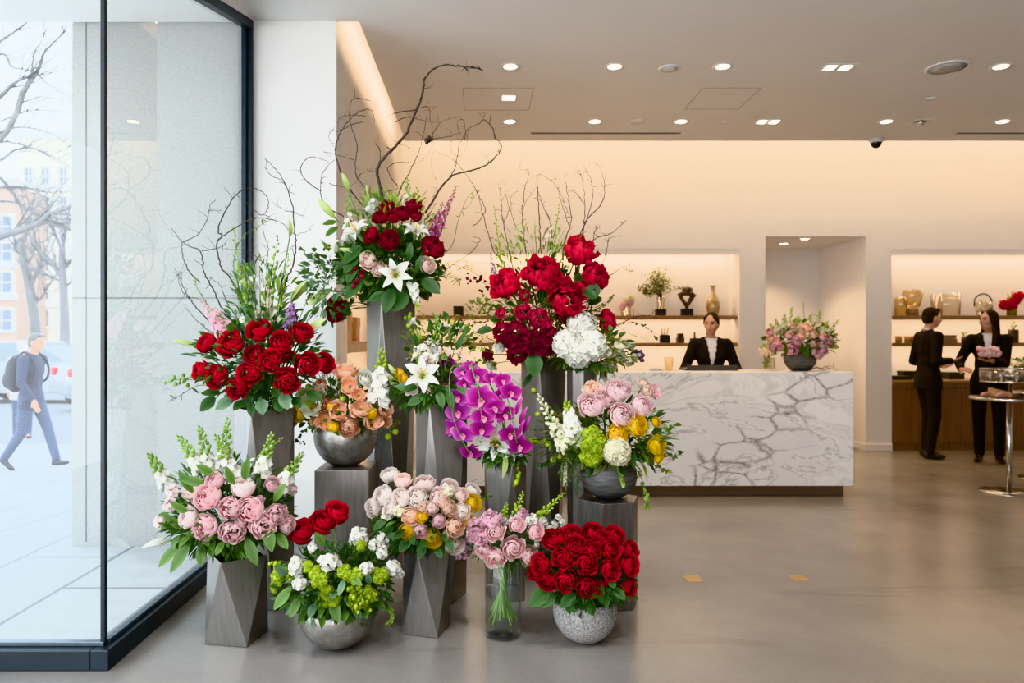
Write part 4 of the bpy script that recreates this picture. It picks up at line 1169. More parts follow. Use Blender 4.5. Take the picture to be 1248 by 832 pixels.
sprig('top', [(520, 330), (550, 300), (558, 270), (570, 240), (582, 232), (575, 245), (560, 262)], 'fern_curl', 'curling lime green tendril', 'curling tendrils', 'lance', .03, 'leaf_lime', 16, .015, .06)
sprig('top', [(440, 350), (425, 372), (420, 385)], 'leafy_sprig', 'round-leaved sprig hanging at left of vase', 'hanging leaf sprigs', 'round', .035, 'leaf_dark', 12, .025, -.05)
sprig('top', [(420, 330), (395, 342), (372, 350)], 'leafy_sprig', 'small-leaved grey-green sprig', 'grey-green sprigs', 'round', .022, 'leaf_blue', 34, .03, .05)
sprig('top', [(425, 320), (396, 322), (376, 312), (365, 300)], 'leafy_sprig', 'small-leaved grey-green sprig', 'grey-green sprigs', 'round', .022, 'leaf_blue', 34, .03, .05)
for q in ((440, 300, 416, 320, .5), (436, 310, 418, 332, .5), (434, 320, 422, 344, .5), (410, 270, 393, 272, .5), (412, 276, 396, 286, .45), (468, 245, 452, 234, .5), (498, 318, 500, 296, .4), (478, 352, 468, 380, .6), (494, 356, 480, 378, .8), (470, 356, 448, 366, .5), (515, 340, 536, 356, .6), (440, 340, 420, 362, .6), (508, 330, 512, 312, .4)):
    bleaf('top', *q, mat='leaf_dark' if q[1] > 290 else 'leaf')
foliage('top', 520, .06, ['leaf_dark', 'leaf_dark', 'leaf'], ['broad', 'lance', 'round'], 'dense dark foliage', 477, 325, 66, 45, 1.0, .1)
foliage('top', 150, .055, ['leaf', 'leaf_lime', 'leaf_olive'], ['lance', 'narrow'], 'loose light greenery in upper part', 478, 272, 62, 42, .6, .8)
foliage('top', 120, .05, ['leaf_blue', 'leaf'], ['round', 'lance'], 'airy grey-green leaves at its window side', 400, 345, 34, 50, .5, .0)
for i, (ls, rs, mt) in enumerate([
    ([[(465, 830), (430, 700), (415, 620), (440, 560), (500, 500), (560, 430), (600, 340), (635, 260), (650, 190), (655, 150), (700, 100), (760, 80), (850, 90), (900, 90), (955, 110)], [(850, 90), (875, 110), (878, 140)], [(610, 308), (520, 320), (465, 345), (465, 400), (500, 465), (560, 490), (610, 520)], [(508, 370), (565, 345), (620, 355), (680, 370)], [(650, 200), (675, 196), (690, 190)], [(620, 300), (665, 290), (682, 320), (680, 370)], [(445, 725), (490, 715), (530, 705)], [(430, 570), (425, 500), (390, 475)]], (.0105, .003, .0035, .003, .002, .003, .0025, .003), 'twig'),
    ([[(480, 830), (540, 690), (590, 600), (630, 510), (650, 420), (665, 340)], [(515, 690), (470, 620), (480, 590), (540, 570), (620, 575), (680, 520), (700, 450), (680, 330)]], (.005, .003), 'twig'),
    ([[(660, 830), (740, 700), (800, 640), (870, 620), (940, 600), (990, 570), (1035, 520), (1045, 490), (1010, 440), (1000, 400), (960, 360), (930, 380)], [(1010, 520), (1040, 510), (1070, 505)], [(780, 650), (810, 600), (830, 490), (850, 450)], [(860, 460), (870, 410), (940, 370), (965, 320)], [(850, 460), (800, 460), (785, 490), (800, 530), (840, 540), (870, 480), (860, 400), (850, 360), (820, 370), (840, 440)], [(700, 455), (790, 440), (840, 420)], [(690, 460), (700, 420), (740, 370), (815, 345)], [(980, 575), (970, 550), (962, 535)]], (.0075, .002, .0045, .003, .0028, .0025, .0025, .002), 'twig'),
    ([[(440, 830), (350, 700), (310, 640), (305, 560), (315, 500), (300, 440), (280, 380), (275, 300), (290, 255), (330, 250), (390, 265), (410, 300)], [(320, 650), (350, 620), (410, 620)], [(170, 680), (240, 695), (300, 680), (330, 650)]], (.004, .0025, .0025), 'twig'),
    ([[(400, 860), (300, 740), (240, 640), (210, 560), (205, 490), (230, 420), (280, 350), (340, 310), (385, 310), (402, 370)], [(355, 340), (290, 335), (230, 345), (215, 390), (225, 410)], [(340, 370), (290, 380), (225, 415), (180, 410), (170, 450), (200, 500)], [(300, 560), (240, 545), (150, 520), (180, 545)]], (.0055, .0025, .0028, .002), 'twig'),
    ([[(330, 900), (250, 850), (190, 820), (150, 790), (130, 740), (130, 690), (140, 620), (200, 560)], [(130, 720), (70, 680), (30, 630), (35, 580), (80, 545), (140, 560), (175, 575)]], (.005, .004), 'twig'),
    ([[(900, 900), (960, 830), (940, 760), (870, 640), (800, 560), (740, 530), (700, 520), (690, 600), (720, 680), (690, 760)]], (.0028,), 'twig'),
    ([[(700, 1180), (800, 1090), (880, 1040), (930, 980), (935, 960), (900, 950)], [(800, 1090), (900, 1130), (1000, 1200)], [(820, 1120), (920, 1080), (1060, 1095)]], (.004, .003, .003), 'twig')]):
    branch('top', 4.16, 360, 60, ls, rs, 'willow_branch', 'bare curly willow branch', 'curly willow branches', .05, .09, mt, 20 + i)
o = MB(); rr = random.Random(3); pk = at(523, 169.5, 4.45)
for k in range(14): o.ell(pk + V(rr.gauss(0, .011), rr.gauss(0, .008), rr.gauss(0, .010)), rr.uniform(.007, .013), 0, 7, 5)
tag(o.build('seed_cone', M['twig'], None, True), 'small dark seed cone caught high in the willow branches', 'cone')

# --- burgundy bouquet
many('burg', 'peony', 'crimson', 'peony', 'large crimson peony', 'large crimson peonies', [(708, 303, 42), (726, 336, 35, dict(face=(.5, -.75, .35))), (661, 332, 43), (615, 345, 37, dict(face=(-.5, -.75, .35))), (692, 363, 45), (742, 391, 26, dict(face=(.8, -.5, .2)))])
many('burg', 'carn', 'magred', 'carnation', 'magenta-red carnation', 'magenta-red carnations', [(638, 380, 21), (656, 387, 24), (639, 359, 15, dict(back=.05)), (610, 381, 13, dict(back=.05)), (664, 394, 15)], leaf=0)
many('burg', 'carn', 'burgundy', 'carnation', 'dark burgundy carnation', 'dark burgundy carnations', [(611, 404, 24), (630, 404, 28), (650, 416, 28), (672, 408, 18), (667, 424, 20), (646, 428, 22), (630, 432, 24), (594, 434, 19, dict(back=.05)), (637, 417, 20), (620, 416, 18), (688, 385, 20, dict(back=.08)), (658, 404, 20)], leaf=0)
many('burg', 'stock', 'white', 'carnation', 'small white filler bloom', 'small white filler blooms', [(609, 424, 16, dict(back=-.03)), (600, 445, 16)], leaf=0)
spike('burg', 612, 330, 602, 250, 13, 'lime', 'snapdragon', 'slender green snapdragon spike', 'slender green snapdragons', 'lime', .1, .1, 20)
spike('burg', 672, 320, 683, 240, 13, 'lime', 'snapdragon', 'slender green snapdragon spike', 'slender green snapdragons', 'lime', .1, .1, 20)
spike('burg', 668, 300, 672, 262, 13, 'lpink', 'stock', 'small pink stock tip', 'pink stock tips', 'lpink', .6, .1, 14)
spike('burg', 604, 345, 598, 308, 12, 'purple', 'larkspur', 'purple larkspur spike', 'purple larkspurs', 'purple', .9, .1, 26, 0)
sprig('burg', [(620, 370), (590, 345), (570, 338)], 'berry_sprig', 'thin purple-red berry sprig', 'thin berry sprigs', 'berry', .009, 'burgundy', 22, .03, .08)
sprig('burg', [(620, 390), (590, 392), (560, 400)], 'leafy_sprig', 'small-leaved olive sprig', 'olive sprigs', 'round', .022, 'leaf_olive', 26, .03, .08)
sprig('burg', [(622, 380), (596, 372), (572, 366)], 'leafy_sprig', 'small-leaved olive sprig', 'olive sprigs', 'round', .022, 'leaf_olive', 26, .03, .08)
sprig('burg', [(720, 380), (735, 372), (748, 360)], 'leafy_sprig', 'small-leaved olive sprig', 'olive sprigs', 'round', .022, 'leaf_olive', 26, .03, .06)
for q in ((650, 430, 652, 458, .75), (648, 455, 638, 470, .35), (724, 345, 722, 364, .8), (708, 352, 728, 362, .6), (600, 400, 580, 404, .5)): bleaf('burg', *q, mat='leaf_dark', back=-.03)
foliage('burg', 420, .055, ['leaf_olive', 'leaf_dark', 'leaf', 'leaf_dark'], ['lance', 'round', 'narrow'], 'dense olive foliage', 668, 382, 70, 58, 1.0, .3)
foliage('burg', 160, .05, ['leaf_olive', 'leaf_lime'], ['narrow', 'lance'], 'fine upright greenery', 655, 320, 60, 50, .6, 1.0)
foliage('burg', 120, .03, ['leaf_olive', 'leaf_lime'], ['round', 'lance'], 'airy small leaves at its lower side', 590, 400, 40, 42, .5, .0)
for i, ls in enumerate([[[(300, 700), (230, 400), (210, 260), (205, 180), (215, 90), (230, 30), (190, 20)], [(210, 260), (180, 230), (140, 100), (150, 55)], [(207, 170), (225, 130), (260, 85)]],
    [[(280, 700), (180, 420), (150, 300), (130, 200), (125, 120), (115, 70)], [(135, 220), (160, 160), (165, 120), (190, 100)]],
    [[(330, 700), (285, 420), (275, 320), (270, 220), (262, 100), (265, 40), (330, 80), (380, 190)]],
    [[(340, 700), (320, 350), (310, 220), (280, 150), (260, 80)]],
    [[(380, 600), (425, 330), (430, 280), (440, 180), (430, 60), (405, 0)], [(436, 150), (410, 110), (385, 95)]],
    [[(350, 650), (355, 380), (365, 290), (390, 200), (370, 90), (365, 40)], [(380, 230), (350, 140), (325, 25)]],
    [[(390, 600), (410, 330), (415, 280), (450, 200), (470, 110), (455, 40), (430, 5)]],
    [[(400, 560), (430, 300), (440, 220), (500, 150), (515, 90), (500, 20), (480, 0)]],
    [[(390, 560), (420, 350), (480, 280), (540, 260), (595, 210)], [(470, 290), (480, 245), (500, 240)]],
    [[(460, 560), (500, 395), (520, 330), (530, 275)]],
    [[(440, 560), (500, 450), (560, 400), (590, 385), (600, 400), (630, 400)]],
    [[(460, 640), (560, 605), (640, 570), (690, 570), (715, 580)], [(560, 605), (620, 640), (680, 660)]],
    [[(260, 640), (130, 370), (100, 330), (60, 200), (40, 120)]]]):
    branch('burg', 3.08, 570, 200, ls, [.0045, .0025, .0022][:len(ls)], 'bare_twig', 'bare reddish upright twig', 'bare reddish twigs', .08, .10, 'twig_red', 50 + i, 7)
sprig('burg', [(745, 400), (770, 392), (790, 400), (800, 412)], 'leafy_sprig', 'dangling green leaf twig over the counter', 'dangling twigs', 'round', .02, 'leaf_dark', 12, .04, .0, 'twig', drop=True)

# --- hydrangeas
many('hyd', 'hydra', 'pwhite', 'hydrangea', 'round white hydrangea head', 'white hydrangea heads', [(709, 397, 40, dict(back=.06)), (692, 419, 40), (721, 421, 41), (705, 431, 38, dict(back=-.03))], leaf=1)
many('hyd', 'stock', 'cream', 'stock_bloom', 'small cream stock bloom', 'cream stock blooms', [(752, 424, 20), (766, 420, 20), (774, 433, 18), (757, 436, 18), (742, 430, 16), (768, 440, 16), (736, 444, 14), (745, 447, 18)], leaf=0)
many('hyd', 'bud', 'cream', 'lisianthus_bud', 'pale hanging cream bud', 'pale hanging buds', [(736, 456, 22, dict(face=(.2, -.2, -1))), (718, 462, 16, dict(face=(0, -.2, -1)))], leaf=0)
sprig('hyd', [(740, 430), (770, 428), (783, 436)], 'berry_sprig', 'small dark purple berry sprig', 'berry sprigs', 'berry', .012, 'berry', 14, .018, -.02, start=.7)
sprig('hyd', [(730, 440), (745, 450), (752, 468), (755, 482)], 'leafy_sprig', 'hanging yellow-green leafy sprig', 'hanging sprigs', 'lance', .03, 'leaf_lime', 16, .02, -.03, drop=True)
foliage('hyd', 150, .05, ['leaf_dark', 'leaf', 'leaf_olive'], ['broad', 'lance'], 'dark foliage under the white heads', 722, 428, 55, 26, 1.0, -.1)

# --- peach poppies
many('poppy', 'poppy', 'peach', 'poppy', 'open peach poppy', 'open peach poppies', [(420, 451, 26, dict(face=(0, -.45, .9))), (389, 468, 20, dict(face=(-.3, -.5, .8), back=.04)), (426, 469, 22), (437, 480, 17), (411, 500, 25, dict(face=(.3, -.8, .45))), (394, 513, 22), (386, 512, 17, dict(back=.04)), (440, 497, 25, dict(face=(.1, -.7, .6))), (470, 498, 20, dict(face=(.6, -.6, .4))), (454, 513, 23), (470, 511, 20, dict(face=(.7, -.6, .1))), (436, 455, 14, dict(back=.08))], cen=('eye', 'yellow', .5), leaf=0)
many('poppy', 'ranunc', 'peach', 'ranunculus', 'salmon ranunculus in full bloom', 'salmon ranunculus', [(425, 520, 27)])
many('poppy', 'ranunc', 'ochre', 'ranunculus', 'ochre-yellow bloom', 'ochre-yellow blooms', [(364, 502, 24), (356, 511, 17), (373, 498, 18)])
many('poppy', 'carn', 'brown', 'carnation', 'small rust-brown bloom', 'rust-brown blooms', [(396, 492, 16), (383, 498, 13)], leaf=0)
many('poppy', 'craspedia', 'yellow', 'craspedia', 'small round yellow button flower', 'yellow button flowers', [(406, 520, 14, dict(back=-.03)), (402, 495, 10), (452, 503, 16)], leaf=0)
many('poppy', 'anem', 'white', 'anemone', 'white anemone with green centre', 'white anemones', [(378, 492, 30, dict(back=-.05)), (386, 479, 22), (368, 480, 19)], cen=('green', 'lime', .34), leaf=0)
many('poppy', 'berry', 'lime', 'round_bud', 'small round lime bud', 'round lime buds', [(393, 446, 9), (376, 471, 8), (417, 486, 7), (473, 532, 9, dict(back=-.05)), (482, 526, 8, dict(back=-.05)), (478, 518, 7)], leaf=0)
spike('poppy', 460, 494, 466, 424, 34, 'pwhite', 'snapdragon', 'white snapdragon with green tip', 'white snapdragons', 'lime', .62, -.02, 34)
many('poppy', 'rose', 'pwhite', 'lisianthus', 'creamy white lisianthus', 'white lisianthus', [(445, 461, 24)])
sprig('poppy', [(395, 470), (396, 445), (400, 432)], 'fern_sprig', 'fine olive sprig', 'fine olive sprigs', 'narrow', .03, 'leaf_olive', 30, .02, .05)
sprig('poppy', [(380, 515), (370, 525), (362, 535), (372, 540)], 'leafy_sprig', 'hanging small-leaved green sprig', 'hanging green sprigs', 'round', .018, 'leaf', 30, .025, -.05, drop=True)
sprig('poppy', [(460, 515), (476, 518), (487, 512)], 'leafy_sprig', 'hanging small-leaved green sprig', 'hanging green sprigs', 'round', .016, 'leaf_olive', 30, .025, -.03, drop=True)
foliage('poppy', 300, .045, ['leaf_dark', 'leaf', 'leaf_olive'], ['lance', 'narrow', 'round'], 'dark fine foliage', 418, 496, 60, 34, 1.0, .2)
foliage('poppy', 90, .04, ['leaf_olive', 'stem'], ['narrow'], 'thin upright stems and leaves', 412, 468, 36, 30, .6, 1.2)

# --- white lilies
many('lily', 'lily', 'white', 'lily', 'open white lily', 'open white lilies', [(515, 456, 48, dict(face=(.1, -1, .35), back=-.03)), (551, 398, 46, dict(face=(.15, -.2, 1), back=.10, sq=1.3))])
many('lily', 'poppy', 'palepink', 'tulip', 'pale cream tulip bloom', 'cream tulip blooms', [(502, 470, 22), (524, 441, 14, dict(back=.05))], leaf=0)
many('lily', 'ranunc', 'ochre', 'ranunculus', 'small yellow bloom', 'small yellow blooms', [(491, 461, 13), (486, 454, 12)], leaf=0)
many('lily', 'bud', 'lpink', 'lily_bud', 'small pink-tipped bud', 'pink-tipped buds', [(547, 428, 14, dict(face=(.2, -.2, 1))), (560, 430, 13, dict(face=(.3, -.2, 1))), (536, 427, 12, dict(face=(-.1, -.2, 1))), (565, 437, 13, dict(face=(.4, -.2, 1)))], leaf=0)
many('lily', 'bud', 'lilybud', 'lily_bud', 'slim green lily bud', 'green lily buds', [(478, 450, 16, dict(face=(-.6, -.2, .8))), (483, 470, 30, dict(face=(-.5, -.2, .8), sq=1.2, back=.1))], leaf=0)
many('lily', 'stock', 'pwhite', 'stock_bloom', 'small white stock bloom', 'white stock blooms', [(515, 424, 14), (519, 433, 11), (504, 392, 13, dict(back=.1)), (523, 416, 11), (530, 436, 12)], leaf=0)
spike('lily', 530, 440, 533, 384, 20, 'white', 'snapdragon', 'green snapdragon spike of fine florets', 'green snapdragons', 'green', .4, .08, 40)
spike('lily', 508, 440, 512, 400, 16, 'cream', 'snapdragon', 'green snapdragon spike of fine florets', 'green snapdragons', 'lime', .4, .06, 26)
sprig('lily', [(520, 450), (505, 410), (497, 392), (500, 382)], 'fern_curl', 'curled lime bud tendril', 'bud tendrils', 'bud', .011, 'lime', 10, .012, .05)
for q in ((556, 426, 566, 404, .3), (508, 422, 506, 408, .4), (545, 470, 552, 500, .3), (508, 472, 482, 470, .5), (520, 480, 496, 492, .45), (534, 476, 540, 496, .5), (556, 472, 575, 480, .4), (526, 402, 524, 390, .4)): bleaf('lily', *q, mat='leaf_dark', desc='pointed dark green leaf', many='pointed dark leaves')
foliage('lily', 260, .06, ['leaf_dark', 'leaf_dark', 'leaf'], ['narrow', 'lance'], 'dark ferny foliage', 522, 474, 55, 24, 1.0, -.1)
foliage('lily', 160, .04, ['leaf_dark', 'leaf_olive', 'leaf'], ['lance', 'round'], 'mixed small leaves in upper part', 535, 420, 45, 36, .6, .5)
sprig('lily', [(530, 455), (560, 445), (590, 440), (604, 448)], 'leafy_sprig', 'olive leafy sprig behind the orchids', 'olive sprigs', 'round', .024, 'leaf_olive', 30, .03, .12)

# --- orchids: three arching sprays, each one thing with its blossoms as parts
OM = {k: [g_orchid(3 + v).mesh('orchid_blossom', pm(k)) for v in range(2)] for k in ('orchid', 'orchid_d')}
LIPM = g_orchid_lip(1).mesh('lip', pm('lipc'))
def orchid_spray(label, stem_px, bl, buds=()):
    b = BQ['orch']; root = thing('orchid_spray', label, 'orchid', b.mouth.copy()); o = root.location
    P = cr([at(x, y, Y) - o for x, y, Y in stem_px], 7); mb = MB(); mb.tube(P, [.0045 - .0025 * i / len(P) for i in range(len(P))], 6); mb.build('stem', M['stem'], root, True)
    for i, (px, py, d, fx, fz, dk) in enumerate(bl):
        p = b.pt(px, py, 1, RND.uniform(-.02, .02)) - o; r = d / 2 * (p.y + o.y) / F * 1.12
        n = V(fx, -1, fz).normalized(); q = n.to_track_quat('Z', 'Y') @ Quaternion(V(0, 0, 1), RND.uniform(-.3, .3))
        x = obj('orchid_blossom', RND.choice(OM['orchid_d' if dk else 'orchid']), root); x.location = p; x.rotation_mode = 'QUATERNION'; x.rotation_quaternion = q; x.scale = (r,) * 3
        l = obj('lip', LIPM, x)
        near = min(P, key=lambda c: (c - p).length); mb = MB(); mb.tube([near, (near + p) * .5 + V(0, .01, .01), p], [.0022, .002, .0018], 5); mb.build('flower_stalk', M['stem'], root, True)
    for px, py, d in buds:
        p = b.pt(px, py, 1) - o; r = d / 2 * (p.y + o.y) / F
        x = obj('bud', bloom_mesh('bud', 'orchid_d', 0), root); x.location = p; x.rotation_euler = (.2, .4, 0); x.scale = (r, r, r * 1.2)
orchid_spray('purple orchid spray arching down beside the white lily', [(616, 556, 3.93), (604, 500, 3.92), (575, 462, 3.86), (552, 446, 3.78), (548, 480, 3.74), (556, 520, 3.74), (572, 552, 3.74)],
    [(545, 443, 22, -.3, .3, 0), (545, 466, 29, -.3, 0, 0), (559, 484, 27, -.2, -.1, 0), (559, 502, 30, -.2, 0, 0), (553, 521, 29, -.35, 0, 0), (565, 529, 26, -.1, -.2, 0), (574, 551, 24, 0, -.5, 1), (566, 468, 17, 0, 0, 1)])
orchid_spray('purple orchid spray in the middle of the orchid cascade', [(616, 556, 3.93), (610, 500, 3.94), (590, 455, 3.86), (575, 445, 3.78), (584, 480, 3.73), (588, 525, 3.72)],
    [(573, 447, 17, .1, .4, 1), (564, 453, 20, -.2, .3, 0), (581, 459, 27, 0, .1, 1), (587, 487, 37, 0, .1, 1), (589, 508, 28, .1, 0, 1), (587, 523, 27, .1, -.1, 1)])
orchid_spray('purple orchid spray ending in red-purple buds', [(616, 556, 3.93), (614, 500, 3.95), (606, 464, 3.88), (614, 470, 3.80), (622, 500, 3.74), (630, 540, 3.74)],
    [(599, 461, 18, .1, .3, 1), (612, 464, 21, .3, .2, 1), (622, 478, 26, .4, .1, 1), (610, 481, 18, .1, 0, 1), (603, 497, 24, .1, 0, 1), (615, 505, 25, .2, 0, 1), (621, 529, 26, .3, -.2, 1), (633, 543, 28, .2, -.2, 1)],
    [(633, 494, 20), (638, 506, 20), (642, 517, 20), (636, 520, 16)])
many('orch', 'lily', 'white', 'lily', 'open white lily under the orchids', 'white lilies under the orchids', [(604, 538, 48, dict(back=.05, face=(0, -1, .25))), (622, 548, 30, dict(back=.03, face=(.4, -.8, .2))), (590, 545, 30, dict(back=.1, face=(-.4, -.8, .2)))])
many('orch', 'bud', 'lilybud', 'lily_bud', 'large green lily bud hanging', 'hanging lily buds', [(614, 567, 26, dict(face=(-.1, -.2, -1), sq=1.2, back=-.05))], leaf=0, stem=False)
sprig('orch', [(622, 552), (630, 565), (632, 580), (628, 590), (624, 600)], 'berry_sprig', 'dangling lime bud sprig', 'dangling bud sprigs', 'bud', .011, 'lime', 9, .008, -.08)
sprig('orch', [(630, 540), (648, 536), (660, 540), (668, 541)], 'berry_sprig', 'lime bud sprig reaching past the orchids', 'lime bud sprigs', 'bud', .012, 'lime', 8, .008, -.03)
foliage('orch', 110, .05, ['leaf_dark', 'leaf'], ['lance', 'broad'], 'small leaves at the vase mouth', 612, 550, 30, 14, .8, 0)

# --- dark stone bowl
many('stone', 'cupped', 'lpink', 'peony', 'cupped light pink peony', 'cupped pink peonies', [(721, 493, 34), (738, 485, 27, dict(back=.06)), (754, 474, 31), (758, 505, 32), (783, 493, 29)])
many('stone', 'carn', 'lpeach', 'carnation', 'small peach-pink carnation', 'small peach-pink carnations', [(720, 473, 22, dict(back=.06)), (785, 467, 17, dict(back=.05)), (790, 477, 15)], leaf=0)
many('stone', 'anem', 'pink', 'star_flower', 'small pink star-shaped bloom', 'pink star blooms', [(800, 477, 19, dict(face=(.7, -.6, .3)))], leaf=0)
many('stone', 'ranunc', 'yellow', 'ranunculus', 'bright yellow ranunculus', 'bright yellow ranunculus', [(776, 518, 28), (753, 529, 25), (802, 542, 26, dict(face=(.5, -.8, .2))), (804, 559, 14, dict(face=(.5, -.5, -.4))), (800, 514, 13)], cen=('green', 'ochre', .3))
many('stone', 'hydra', 'cream', 'hydrangea', 'cream-white hydrangea head', 'cream-white heads', [(752, 550, 37, dict(back=-.03))])
many('stone', 'viburnum', 'lime', 'viburnum', 'lime green viburnum head', 'lime viburnum heads', [(722, 536, 34), (720, 553, 30), (727, 546, 28)])
many('stone', 'anem', 'pwhite', 'freesia', 'small white freesia', 'small white freesias', [(703, 535, 18), (789, 521, 16), (697, 522, 17), (812, 521, 12)], cen=('green', 'lime', .3), leaf=0)
spike('stone', 700, 530, 690, 488, 30, 'pwhite', 'stock', 'white stock spike', 'white stock spikes', 'lime', .75, 0, 34)
spike('stone', 690, 545, 655, 480, 26, 'cream', 'stock', 'yellowish bud-topped stock spike', 'yellowish stock spikes', 'cream', .45, .0, 30)
spike('stone', 694, 545, 684, 532, 26, 'cream', 'stock', 'short cream stock by the green viburnum', 'short cream stocks', 'lime', .6, -.04, 16)
many('stone', 'berry', 'lime', 'round_bud', 'small round yellow-green bud', 'round yellow-green buds', [(674, 560, 8), (668, 541, 7), (650, 476, 7, dict(back=.05)), (655, 505, 7), (682, 556, 7)], leaf=0)
sprig('stone', [(725, 560), (705, 562), (694, 575), (690, 592)], 'amaranth_strand', 'feathery green strand hanging over the bowl rim', 'feathery hanging strands', 'narrow', .032, 'leaf', 90, .02, -.06, drop=True, start=.1)
sprig('stone', [(728, 562), (712, 566), (704, 582), (702, 600)], 'amaranth_strand', 'feathery green strand hanging over the bowl rim', 'feathery hanging strands', 'narrow', .032, 'leaf', 90, .02, -.06, drop=True, start=.1)
sprig('stone', [(715, 556), (696, 556), (686, 566), (684, 582)], 'amaranth_strand', 'feathery green strand hanging over the bowl rim', 'feathery hanging strands', 'narrow', .032, 'leaf', 90, .02, -.05, drop=True, start=.1)
sprig('stone', [(745, 562), (752, 570), (757, 582), (760, 592)], 'amaranth_strand', 'feathery green strand hanging over the bowl rim', 'feathery hanging strands', 'round', .015, 'leaf_lime', 70, .022, -.08, drop=True, start=.1)
sprig('stone', [(765, 560), (778, 575), (785, 592), (790, 608), (786, 620)], 'trailing_sprig', 'long lime sprig trailing beside the bowl', 'trailing lime sprigs', 'round', .02, 'leaf_lime', 40, .022, -.05, drop=True)
sprig('stone', [(780, 545), (800, 552), (818, 556), (832, 552)], 'leafy_sprig', 'rounded leaf sprig reaching towards the counter', 'rounded leaf sprigs', 'round', .03, 'leaf', 26, .03, -.02)
sprig('stone', [(780, 530), (800, 528), (815, 524), (824, 518)], 'leafy_sprig', 'rounded leaf sprig reaching towards the counter', 'rounded leaf sprigs', 'round', .028, 'leaf', 20, .025, -.02)
sprig('stone', [(780, 555), (800, 568), (815, 575)], 'leafy_sprig', 'rounded leaf sprig reaching towards the counter', 'rounded leaf sprigs', 'round', .026, 'leaf_olive', 24, .025, -.02)
sprig('stone', [(690, 560), (670, 562), (654, 566)], 'leafy_sprig', 'small drooping leaf sprig near the orchids', 'drooping leaf sprigs', 'round', .03, 'leaf_dark', 14, .025, -.02, drop=True)
foliage('stone', 560, .056, ['leaf_dark', 'leaf', 'leaf_olive', 'leaf_dark'], ['narrow', 'lance', 'lance'], 'dense dark foliage', 745, 530, 72, 46, 1.0, .1)
foliage('stone', 160, .055, ['leaf_olive', 'leaf_dark'], ['narrow'], 'fine fern at its orchid side', 690, 530, 40, 34, .7, .2)

# --- pink peonies
many('peony', 'cupped', 'pink', 'peony', 'round cupped pink peony', 'round cupped pink peonies', [(261, 585, 23), (252, 605, 34), (305, 621, 35, dict(face=(.05, -1, .25))), (332, 590, 20)])
many('peony', 'peonyp', 'pink', 'peony', 'ruffled pink peony', 'ruffled pink peonies', [(249, 642, 33), (280, 619, 29), (283, 647, 33), (320, 639, 33), (337, 626, 27), (351, 639, 23, dict(face=(.8, -.5, .1))), (316, 610, 13)])
many('peony', 'cupped', 'palepink', 'peony', 'pale blush peony', 'pale blush peonies', [(228, 630, 28, dict(face=(-.5, -.75, .35))), (296, 592, 30, dict(face=(0, -.4, .9))), (233, 596, 26, dict(back=.04))])
many('peony', 'stock', 'palepink', 'stock_bloom', 'small white-pink stock bloom', 'white-pink stock blooms', [(211, 598, 22), (208, 615, 22), (196, 635, 20), (205, 584, 14), (356, 596, 17, dict(face=(.7, -.6, 0)))], leaf=0)
for x0, y0, x1, y1 in ((206, 592, 181, 552), (248, 576, 217, 530), (258, 580, 243, 518), (272, 575, 278, 508), (286, 582, 262, 528), (318, 580, 332, 526), (340, 596, 370, 550)):
    spike('peony', x0, y0, x1, y1, 26, 'pwhite', 'stock', 'tall white stock with green buds', 'tall white stocks', 'green', .42, .03, 34)
spike('peony', 302, 570, 345, 532, 14, 'white', 'stock', 'slim green stock side shoot', 'stock side shoots', 'lime', .2, .05, 18)
many('peony', 'bud', 'pwhite', 'lily_bud', 'white lily bud pointing to the window', 'white lily buds', [(191, 662, 28, dict(face=(-1, -.2, -.25), sq=1.2))], leaf=0)
for q in ((222, 660, 190, 690, .32), (232, 662, 204, 697, .34), (246, 662, 243, 690, .45), (300, 655, 312, 688, .4), (222, 645, 198, 625, .3), (235, 600, 218, 575, .35), (250, 590, 220, 582, .4), (262, 580, 240, 566, .4), (285, 590, 275, 570, .4), (298, 585, 300, 560, .4), (230, 625, 208, 612, .35), (326, 640, 330, 672, .45), (338, 650, 350, 668, .5), (272, 660, 262, 676, .5), (334, 610, 345, 590, .4)):
    bleaf('peony', *q, mat='leaf', desc='long pointed green leaf', many='long pointed leaves')
foliage('peony', 520, .055, ['leaf', 'leaf_dark', 'leaf'], ['lance', 'broad', 'narrow'], 'dense green foliage', 280, 628, 78, 44, 1.0, .1)
foliage('peony', 120, .05, ['leaf', 'leaf_blue'], ['lance'], 'upright green leaves behind the blooms', 280, 582, 66, 26, .6, .9)

# --- low metal bowl
many('low', 'rose', 'red', 'rose', 'tall red rose on a bare stem', 'tall red roses', [(367, 648, 36, dict(face=(-.2, -.62, .75))), (394, 635, 37, dict(face=(.1, -.6, .8), back=.03)), (410, 624, 36, dict(face=(.2, -.5, .85), back=.08))], leaf=0, stem_mat='stem_light')
many('low', 'stock', 'pwhite', 'stock_bloom', 'white stock flower head', 'white stock heads', [(362, 691, 25), (366, 711, 22), (402, 685, 28), (437, 655, 29), (466, 658, 22), (465, 673, 20), (446, 692, 21), (479, 692, 22), (381, 668, 14, dict(back=.06)), (456, 664, 18), (486, 698, 15)])
many('low', 'viburnum', 'lime', 'viburnum', 'lime green viburnum head', 'lime viburnum heads', [(388, 703, 27), (420, 697, 19), (431, 702, 22), (463, 701, 22), (402, 728, 28), (437, 733, 26), (338, 703, 22), (334, 715, 16), (396, 718, 18), (375, 690, 15), (440, 664, 14), (449, 724, 22)])
